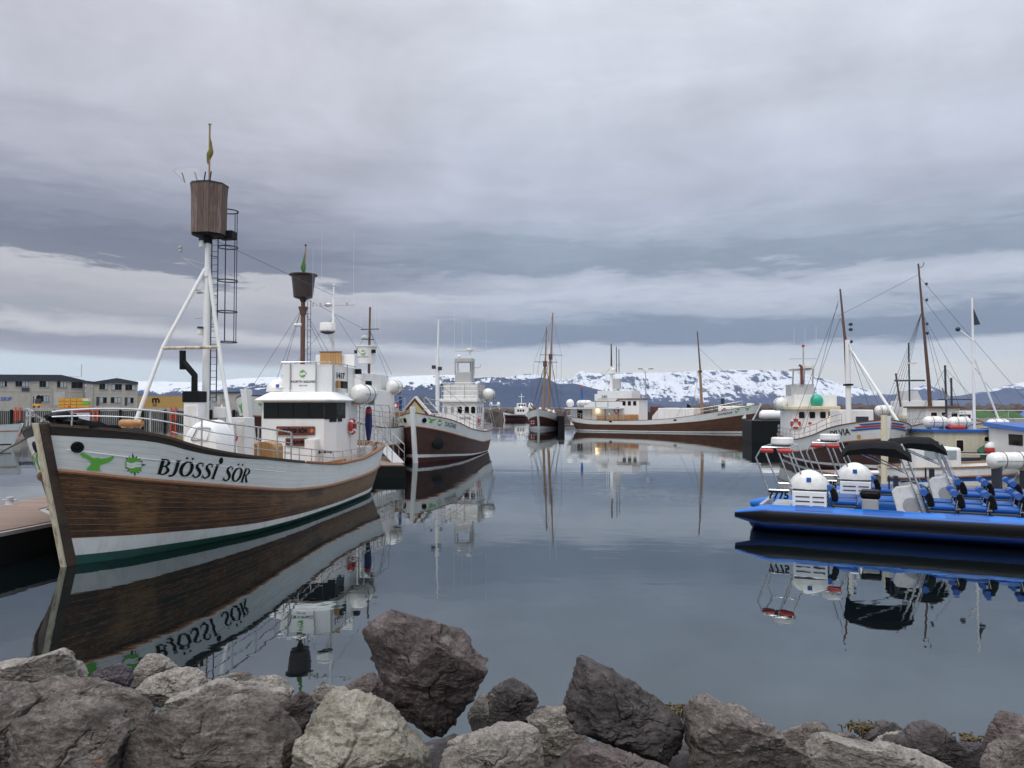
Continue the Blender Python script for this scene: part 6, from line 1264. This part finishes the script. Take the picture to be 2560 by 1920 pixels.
# ================================================================ rocks
def rockmat(name,c1,c2,c3,pit=1.0,lichen=True):
    m,t,b=newmat(name); v=ocoord(t)
    inf=node(t,'ShaderNodeObjectInfo').outputs['Random']; ad=node(t,'ShaderNodeVectorMath',operation='ADD'); lk(t,v,ad.inputs[0]); cb=node(t,'ShaderNodeCombineXYZ'); lk(t,mth(t,'MULTIPLY',inf,37),cb.inputs[0]); lk(t,cb.outputs[0],ad.inputs[1]); v=ad.outputs[0]
    n1=noise(t,v,3.2,10,.68,.6); n2=noise(t,vmul(t,v,(1,1,2.2)),14,8,.7,.3); n3=noise(t,v,60,5,.7)
    vo=node(t,'ShaderNodeTexVoronoi'); vo.inputs['Scale'].default_value=26; vo.inputs['Randomness'].default_value=1
    wv_=node(t,'ShaderNodeVectorMath',operation='ADD'); lk(t,v,wv_.inputs[0]); cc=node(t,'ShaderNodeCombineXYZ'); lk(t,mth(t,'MULTIPLY',n2,.06),cc.inputs[0]); lk(t,mth(t,'MULTIPLY',n1,.09),cc.inputs[2]); lk(t,cc.outputs[0],wv_.inputs[1]); lk(t,wv_.outputs[0],vo.inputs['Vector'])
    hole=node(t,'ShaderNodeMapRange',interpolation_type='SMOOTHSTEP'); lk(t,vo.outputs['Distance'],hole.inputs[0]); hole.inputs[1].default_value=.05; hole.inputs[2].default_value=.22
    gate=node(t,'ShaderNodeMapRange',interpolation_type='SMOOTHSTEP'); lk(t,noise(t,v,7,3),gate.inputs[0]); gate.inputs[1].default_value=.48; gate.inputs[2].default_value=.62
    hl=mth(t,'SUBTRACT',1,mth(t,'MULTIPLY',mth(t,'SUBTRACT',1,hole.outputs[0]),gate.outputs[0]))
    f=mth(t,'ADD',mth(t,'MULTIPLY',n1,.55),mth(t,'MULTIPLY',n2,.45))
    col=ramp(t,f,[(.37,tuple(c1)+(1,)),(.48,tuple(c2)+(1,)),(.60,tuple(c3)+(1,))],'LINEAR',True)
    col=mixc(t,1.0,col,mth(t,'ADD',mth(t,'MULTIPLY',n3,1.9),-.02),'MULTIPLY')
    col=mixc(t,mth(t,'MULTIPLY',mth(t,'SUBTRACT',1,hl),.75*pit),col,(.012,.010,.010,1))
    if lichen:
        l=node(t,'ShaderNodeMapRange',interpolation_type='SMOOTHSTEP'); lk(t,noise(t,v,9,3,.5),l.inputs[0]); l.inputs[1].default_value=.735; l.inputs[2].default_value=.76
        col=mixc(t,mth(t,'MULTIPLY',l.outputs[0],.8),col,(.42,.12,.04,1))
        l=node(t,'ShaderNodeMapRange',interpolation_type='SMOOTHSTEP'); lk(t,noise(t,v,4.2,6,.7),l.inputs[0]); l.inputs[1].default_value=.60; l.inputs[2].default_value=.68
        col=mixc(t,mth(t,'MULTIPLY',l.outputs[0],.35),col,(.34,.33,.30,1))
    lk(t,col,b.inputs['Base Color']); b.inputs['Roughness'].default_value=.85; b.inputs['Specular IOR Level'].default_value=.3
    h_=mth(t,'ADD',mth(t,'ADD',mth(t,'MULTIPLY',n2,.9),mth(t,'MULTIPLY',n3,.35)),mth(t,'MULTIPLY',hl,.45*pit)); bump(t,b,h_,.03,1.0)
    return m
RM={'l':rockmat('pale_rock',(.12,.108,.095),(.25,.226,.20),(.37,.34,.30),.5),'g':rockmat('grey_brown_rock',(.060,.051,.045),(.13,.112,.10),(.25,.22,.20),.8),'d':rockmat('dark_basalt',(.028,.025,.025),(.060,.052,.051),(.115,.10,.097),.9),
 'p':rockmat('purple_scoria',(.034,.027,.027),(.080,.063,.060),(.165,.135,.128),1.0),'u':rockmat('violet_black_rock',(.035,.030,.036),(.075,.064,.075),(.16,.14,.155),.6,False),'y':rockmat('yellowish_rock',(.15,.135,.10),(.27,.245,.195),(.37,.345,.285),.6),'r':rockmat('reddish_rock',(.050,.040,.038),(.105,.083,.078),(.18,.15,.14),.7)}
PC=math.cos(PITCH);PS=math.sin(PITCH)
def unproj(px,py,d):
    a=(px-1280)/1900; b_=(960-py)/1900; r=np.array([a,PC-b_*PS,PS+b_*PC]); return np.array([0,0,3.3])+r*d
def rock(i,poly,d,mat,label,thick=.8,planes=16,amp=.05,ang=0.8,nph=190,nps=96):
    """a boulder with its own distance, real size and depth; poly gives its outline"""
    rs=np.random.RandomState(100+i); P=np.array(poly,float); c=(P.min(0)+P.max(0))/2
    A_=P-c; phi=np.linspace(0,2*np.pi,nph,endpoint=False); rad=[]
    for a in phi:
        e=np.array([math.cos(a),math.sin(a)]); best=0
        for k in range(len(A_)):
            p,q=A_[k],A_[(k+1)%len(A_)]; s=q-p; den=e[0]*s[1]-e[1]*s[0]
            if abs(den)<1e-9: continue
            t=(p[0]*s[1]-p[1]*s[0])/den; u=(p[0]*e[1]-p[1]*e[0])/den
            if t>0 and -1e-6<=u<=1+1e-6: best=max(best,t)
        rad.append(best)
    rad=np.array(rad); rad=np.convolve(np.r_[rad[-3:],rad,rad[:3]],[.1,.15,.5,.15,.1],'same')[3:-3]
    ctr=unproj(c[0],c[1],d); ex=np.array([1.,0,0]); ez=unproj(c[0],c[1]-1,d)-ctr; ez/=np.linalg.norm(ez); ez=np.array([0,-PS,PC]); ey=np.cross(ez,ex); ey=-ey if ey[1]<0 else ey
    sc=d/1900; size=sc*math.sqrt((P.max(0)-P.min(0)).prod()); Tk=size*thick*.5
    ps=np.linspace(-np.pi/2,np.pi/2,nps)     # -90 = toward the camera
    ps=np.sign(ps)*(np.abs(ps)/(np.pi/2))**.92*np.pi/2
    PH,PSI=np.meshgrid(phi,ps,indexing='ij'); Rr=rad[:,None]*sc
    cr=np.cos(PSI); sr=np.sin(PSI); cc=np.sign(cr)*np.abs(cr)**ang; ss=np.sign(sr)*np.abs(sr)**ang
    lx=Rr*cc*np.cos(PH); lz=-Rr*cc*np.sin(PH); ly=Tk*ss*np.where(sr<0,1.0,1.1)
    Q=np.stack([lx.ravel(),ly.ravel(),lz.ravel()],-1)
    O=np.stack([rad*sc*np.cos(phi),0*phi,-rad*sc*np.sin(phi)],-1)
    for k in range(planes):
        n=rs.normal(size=3); n[1]=-abs(n[1])*.9-.25 if k<planes-2 else abs(n[1]); n/=np.linalg.norm(n)
        h_=max((O@n).max()*rs.uniform(.80,.97), .42*Tk); e_=Q@n-h_
        Q=Q-n*np.maximum(e_,0)[:,None]*.93
    W=Q/size
    edge=np.abs(ss).ravel()
    N=Q/np.maximum(np.linalg.norm(Q,axis=1,keepdims=True),1e-6)
    n1=fbm(W*2.0+i*3.1,4,.55,i); n2=fbm(W*5+i,6,.62,i+50,True); n3=fbm(W*np.array([9,9,22])+i,4,.6,i+90)
    cv_=1-np.abs(vnoise(W*2.6+i*1.7+.6*fbm(W*4,3,.5,i+7)[:,None],i+31)); crack=np.clip((cv_-.93)/.07,0,1)**1.5
    st=fbm(W*np.array([1.4,1.4,5.5])+i*2.2,3,.5,i+61); step=np.round(st*5)/5-st
    Q=Q-N*size*(crack*.045+step*.05)[:,None]
    Q=Q+N*size*(amp*.9*n1+amp*.95*(n2-.3)+amp*.45*n3)[:,None]
    B3=np.stack([ex,ey,ez]); V=ctr+np.array([0,Tk*.5,0])*0+Q@B3
    o=npmesh('boulder',V-ctr,gridq(nph,nps,True),RM[mat],True); o.location=ctr
    me=o.data; me.set_sharp_from_angle(angle=R(55))
    return tag(o,label,'boulder','boulders of the shore embankment')
def cr(o,s,pts): return [(x/s+o[0],y/s+o[1]) for x,y in pts]
a3=((0,1580),2.765); a4=((700,1520),3.16); a5=((1300,1600),3.16); a6=((1900,1700),3.35)
ROCKS=[
(a3,[(-160,250),(0,212),(100,205),(300,165),(400,130),(470,160),(485,210),(505,330),(480,400),(230,420),(-160,420)],4.9,'l','pale beige boulder at the left edge, highest in the corner',.7),
(a3,[(480,200),(505,186),(540,195),(600,300),(560,345),(470,350)],5.3,'l','small pale angular stone right of the left corner boulder',.8),
(a3,[(590,330),(640,280),(720,240),(820,225),(900,260),(918,330),(870,415),(760,400),(650,370)],5.2,'u','violet-black boulder between two pale ones near the left',.8),
(a3,[(895,270),(920,240),(980,175),(1060,167),(1130,205),(1220,262),(1150,380),(900,400)],5.6,'l','pale pyramid-shaped boulder behind the long pale slab, left',.8),
(a3,[(868,405),(960,350),(1180,270),(1340,260),(1400,300),(1420,345),(1475,352),(1400,470),(1100,520),(1040,535),(930,460)],4.9,'l','long pale slab with a dark cracked underside, left',.6),
(a3,[(125,375),(350,333),(560,348),(760,390),(900,430),(1000,500),(1048,545),(1000,640),(870,680),(500,600),(200,560)],4.4,'g','long brown-grey slab slanting down to the dark gap, left',.6),
(a3,[(70,640),(100,560),(250,490),(400,478),(600,508),(770,575),(830,640),(875,710),(790,850),(760,1150),(60,1150),(55,800)],3.7,'g','large rough grey-brown boulder in the lower left corner',.8),
(a3,[(-300,380),(0,370),(120,395),(200,450),(245,500),(110,570),(85,700),(75,1150),(-300,1150)],4.0,'g','grey boulder cut by the left edge of the frame',.7),
(a3,[(790,780),(1050,600),(1130,510),(1200,480),(1400,470),(1640,455),(1750,505),(1900,590),(2050,670),(2095,730),(2060,860),(1990,1000),(1960,1150),(690,1150),(750,870)],3.75,'g','largest cracked brown-grey boulder, bottom left of centre',.6),
(a3,[(1035,545),(1150,470),(1400,368),(1600,353),(1850,378),(2020,430),(1960,640),(1700,640),(1100,620)],4.45,'l','flat pale slab lying behind the largest cracked boulder',.5),
(a3,[(1470,335),(1600,291),(1700,289),(1785,332),(1650,400),(1480,400)],6.2,'g','low dark stone at the water behind the flat pale slab',.8),
(a3,[(1640,370),(1800,318),(1900,308),(1960,338),(2040,425),(1950,470),(1700,450)],5.2,'l','small light stone right of the low dark stone',.7),
(a3,[(1880,610),(1950,480),(2000,435),(2080,418),(2140,465),(2165,530),(2130,640),(2100,730),(1990,680)],4.35,'r','brown knobbly boulder left of the big yellowish one',.8),
(a4,[(235,700),(300,588),(340,578),(400,605),(480,650),(440,760),(250,830)],5.2,'l','small pale pointed stone just left of the balanced boulder',.8),
(a4,[(420,690),(550,605),(650,540),(740,518),(860,620),(860,820),(600,790)],5.0,'r','dark brown boulder tucked under the balanced boulder, left',.7),
(a4,[(150,1040),(200,960),(240,850),(300,740),(400,708),(470,703),(600,728),(750,788),(860,828),(930,888),(1000,1005),(1080,1078),(1180,1138),(1200,1500),(-20,1500),(60,1230)],3.7,'y','big yellowish lichen-streaked boulder at bottom centre-left',.7),
(a4,[(660,200),(720,120),(800,88),(920,85),(1010,105),(1100,140),(1180,155),(1300,150),(1400,160),(1460,200),(1490,260),(1550,370),(1620,420),(1672,480),(1682,550),(1640,610),(1590,670),(1540,720),(1480,800),(1420,900),(1380,1000),(1250,1085),(1170,1112),(1090,1065),(1000,980),(930,890),(860,820),(800,760),(750,600),(728,500),(690,400),(664,300)],4.1,'p','tall purple-brown boulder standing upright against the water, centre',.8),
(a4,[(1600,750),(1700,640),(1780,590),(1830,578),(1900,618),(2000,678),(2098,742),(2000,900),(1700,1000),(1630,950)],4.9,'d','dark pointed boulder right of the tall purple-brown one',.8),
(a4,[(1480,820),(1575,680),(1620,700),(1645,800),(1640,900),(1590,1010),(1500,980)],4.6,'l','narrow pale stone wedged behind the tall boulder, right side',.8),
(a4,[(1230,1330),(1310,1100),(1400,1050),(1600,980),(1720,930),(1850,913),(1960,923),(2052,918),(2080,985),(2100,1120),(2080,1500),(1230,1500)],3.6,'l','pale sharp-edged slab at bottom centre',.6),
(a5,[(45,600),(110,530),(160,505),(250,500),(300,488),(385,436),(450,520),(540,780),(520,1150),(120,1150),(130,760)],4.5,'l','pale rounded boulder left of the dark peaked one',.7),
(a5,[(440,172),(480,158),(540,180),(640,250),(720,290),(850,350),(1000,410),(1120,480),(1200,530),(1270,600),(1305,700),(1315,850),(1290,965),(1100,1015),(900,960),(700,870),(560,800),(450,730),(380,680),(345,610),(360,520),(390,400),(415,300)],4.0,'d','dark boulder with a sharp peak, right of centre',.8),
(a5,[(1285,640),(1330,530),(1430,453),(1480,458),(1560,500),(1700,560),(1900,600),(2000,640),(2045,690),(2070,770),(2150,820),(2260,870),(2330,1010),(2330,1250),(1360,1250),(1310,950),(1295,790)],3.9,'g','broad grey-brown boulder right of the dark peaked one',.7),
(a5,[(400,900),(480,850),(700,880),(1000,970),(1250,1030),(1360,1080),(1360,1250),(300,1250),(330,1000)],3.6,'r','brown boulder under the dark peaked one at the bottom edge',.7),
(a6,[(170,470),(300,410),(480,370),(560,380),(612,435),(640,520),(420,620),(220,600)],5.6,'g','low grey-brown stone behind the broad boulder, right',.7),
(a6,[(365,610),(440,480),(480,463),(580,488),(700,528),(870,558),(1000,558),(1180,578),(1400,648),(1560,668),(1620,700),(1670,780),(1700,1000),(430,1000),(420,760)],4.1,'l','long pale ridge-backed boulder at the bottom right',.6),
(a6,[(560,500),(650,448),(800,448),(860,500),(870,590),(700,600)],5.6,'g','small grey stone behind the long pale boulder',.8),
(a6,[(845,500),(950,430),(1000,372),(1080,353),(1150,378),(1235,430),(1180,520),(950,600),(860,580)],6.6,'d','grey stone at the waterline beside the seaweed',.8),
(a6,[(905,580),(1000,490),(1100,448),(1305,428),(1300,520),(1100,620)],5.4,'l','white sliver of stone behind the dark low boulder, right',.5),
(a6,[(980,560),(1200,518),(1300,440),(1380,400),(1450,398),(1560,440),(1640,490),(1700,560),(1860,620),(1950,760),(1900,900),(1600,850),(1300,640)],4.6,'d','low dark boulder between the long pale one and the right edge',.7),
(a6,[(1850,590),(1890,420),(1910,330),(1960,290),(2050,273),(2212,288),(2350,340),(2350,720),(2000,720),(1860,680)],4.9,'r','reddish-brown block at the right edge',.8),
(a6,[(1830,650),(2000,558),(2100,488),(2212,488),(2400,530),(2400,1000),(1850,1000)],4.2,'g','grey boulder in the bottom right corner',.7),
(a6,[(1600,600),(1650,530),(1720,508),(1850,535),(1880,610),(1800,680)],5.8,'u','small bluish-grey stone left of the reddish-brown block',.8),
]
for i,(cf,pts,d,mt,lb,th) in enumerate(ROCKS): rock(i,cr(cf[0],cf[1],pts),d,mt,lb,th)
# shore under and around the boulders
nu,nv=220,120; xs=np.linspace(-16,16,nu); ys=np.linspace(-14,11.5,nv); Xg,Yg=np.meshgrid(xs,ys,indexing='ij')
base=np.interp(Yg,[-14,1.0,2.2,3.6,4.8,6.0,7.5,10.5,11.5],[1.8,1.8,1.7,1.58,1.3,.72,-.02,-1.3,-1.6])
Pn=np.stack([Xg.ravel(),Yg.ravel(),0*Xg.ravel()],-1); bb=fbm(Pn*1.6,5,.55,77,True).reshape(Xg.shape)*.16+fbm(Pn*5,4,.6,78).reshape(Xg.shape)*.05
base=base-.5*np.clip((Xg-1.15)/.8,0,1)
o=npmesh('shore_ground',np.stack([Xg.ravel(),Yg.ravel(),(base+bb-.15).ravel()],-1),gridq(nu,nv),RM['d'],True); tag(o,kind='structure')
# seaweed tufts on the shore stones
wm=plain('brown_seaweed',(.060,.040,.010),.5); rnd=random.Random(9)
for k,(px,py,d) in enumerate(((2150,1812,6.7),(2180,1815,6.7),(2420,1842,6.3),(1690,1768,6.0))):
    c=unproj(px,py,d); g=MB()
    for j in range(44):
        a=rnd.uniform(0,2*PI); l=rnd.uniform(.02,.05); x,y=rnd.gauss(0,.06),rnd.gauss(0,.05); g.tube([(x,y,-.08),(x+l*.6*math.cos(a),y+l*.6*math.sin(a),-.02+l*.4),(x+l*1.6*math.cos(a),y+l*1.6*math.sin(a),-.02+l*rnd.uniform(-.4,.7))],.005,5,r2=.010)
    o=g.build('seaweed',wm,None); o.location=tuple(c); tag(o,['dark tuft of seaweed on the stones, left one of the pair at lower right','yellow-brown tuft of seaweed on the stones at lower right','small tuft of seaweed beside the reddish-brown block','tiny tuft of seaweed behind the dark peaked boulder'][k],'seaweed')
# ================================================================ water
m,t,b=newmat('water')
b.inputs['Base Color'].default_value=(.0025,.0045,.005,1); b.inputs['Roughness'].default_value=.012; b.inputs['IOR'].default_value=2.9; b.inputs['Specular Tint'].default_value=(.80,.95,1.0,1)
v=node(t,'ShaderNodeNewGeometry').outputs['Position']
n1=noise(t,vmul(t,v,(1.0,1.3,1)),1.1,3,.5,.3); n2=noise(t,vmul(t,v,(.22,.6,1)),1.0,3,.5); n3=noise(t,vmul(t,v,(.03,.05,1)),1.0,3,.5)
s_=mth(t,'ADD',mth(t,'MULTIPLY',n1,.0022),mth(t,'MULTIPLY',n2,.0035))
rp=node(t,'ShaderNodeMapRange',interpolation_type='SMOOTHSTEP'); lk(t,n3,rp.inputs[0]); rp.inputs[1].default_value=.5; rp.inputs[2].default_value=.66
s_=mth(t,'ADD',s_,mth(t,'MULTIPLY',mth(t,'MULTIPLY',noise(t,vmul(t,v,(.5,1.6,1)),2,3),rp.outputs[0]),.010))
bump(t,b,s_,1.0,1.0)
me=bpy.data.meshes.new('water'); me.from_pydata([(-24000,2,0),(24000,2,0),(24000,24000,0),(-24000,24000,0)],[],[(0,1,2,3)])
tag(obj('water',me,m),kind='structure')
# ================================================================ haze
HZ=1.9e-5
hz=MB().box(-19000,19000,-60,19000,-32.0,1400).build('haze',None,None); m=bpy.data.materials.new('haze_air'); m.use_nodes=True; t=m.node_tree; t.nodes.remove(t.nodes['Principled BSDF']); pv=node(t,'ShaderNodeVolumePrincipled'); pv.inputs['Color'].default_value=(.55,.70,1,1); pv.inputs['Density'].default_value=HZ; lk(t,pv.outputs[0],t.nodes['Material Output'].inputs['Volume']); hz.data.materials.append(m); tag(hz,kind='stuff')
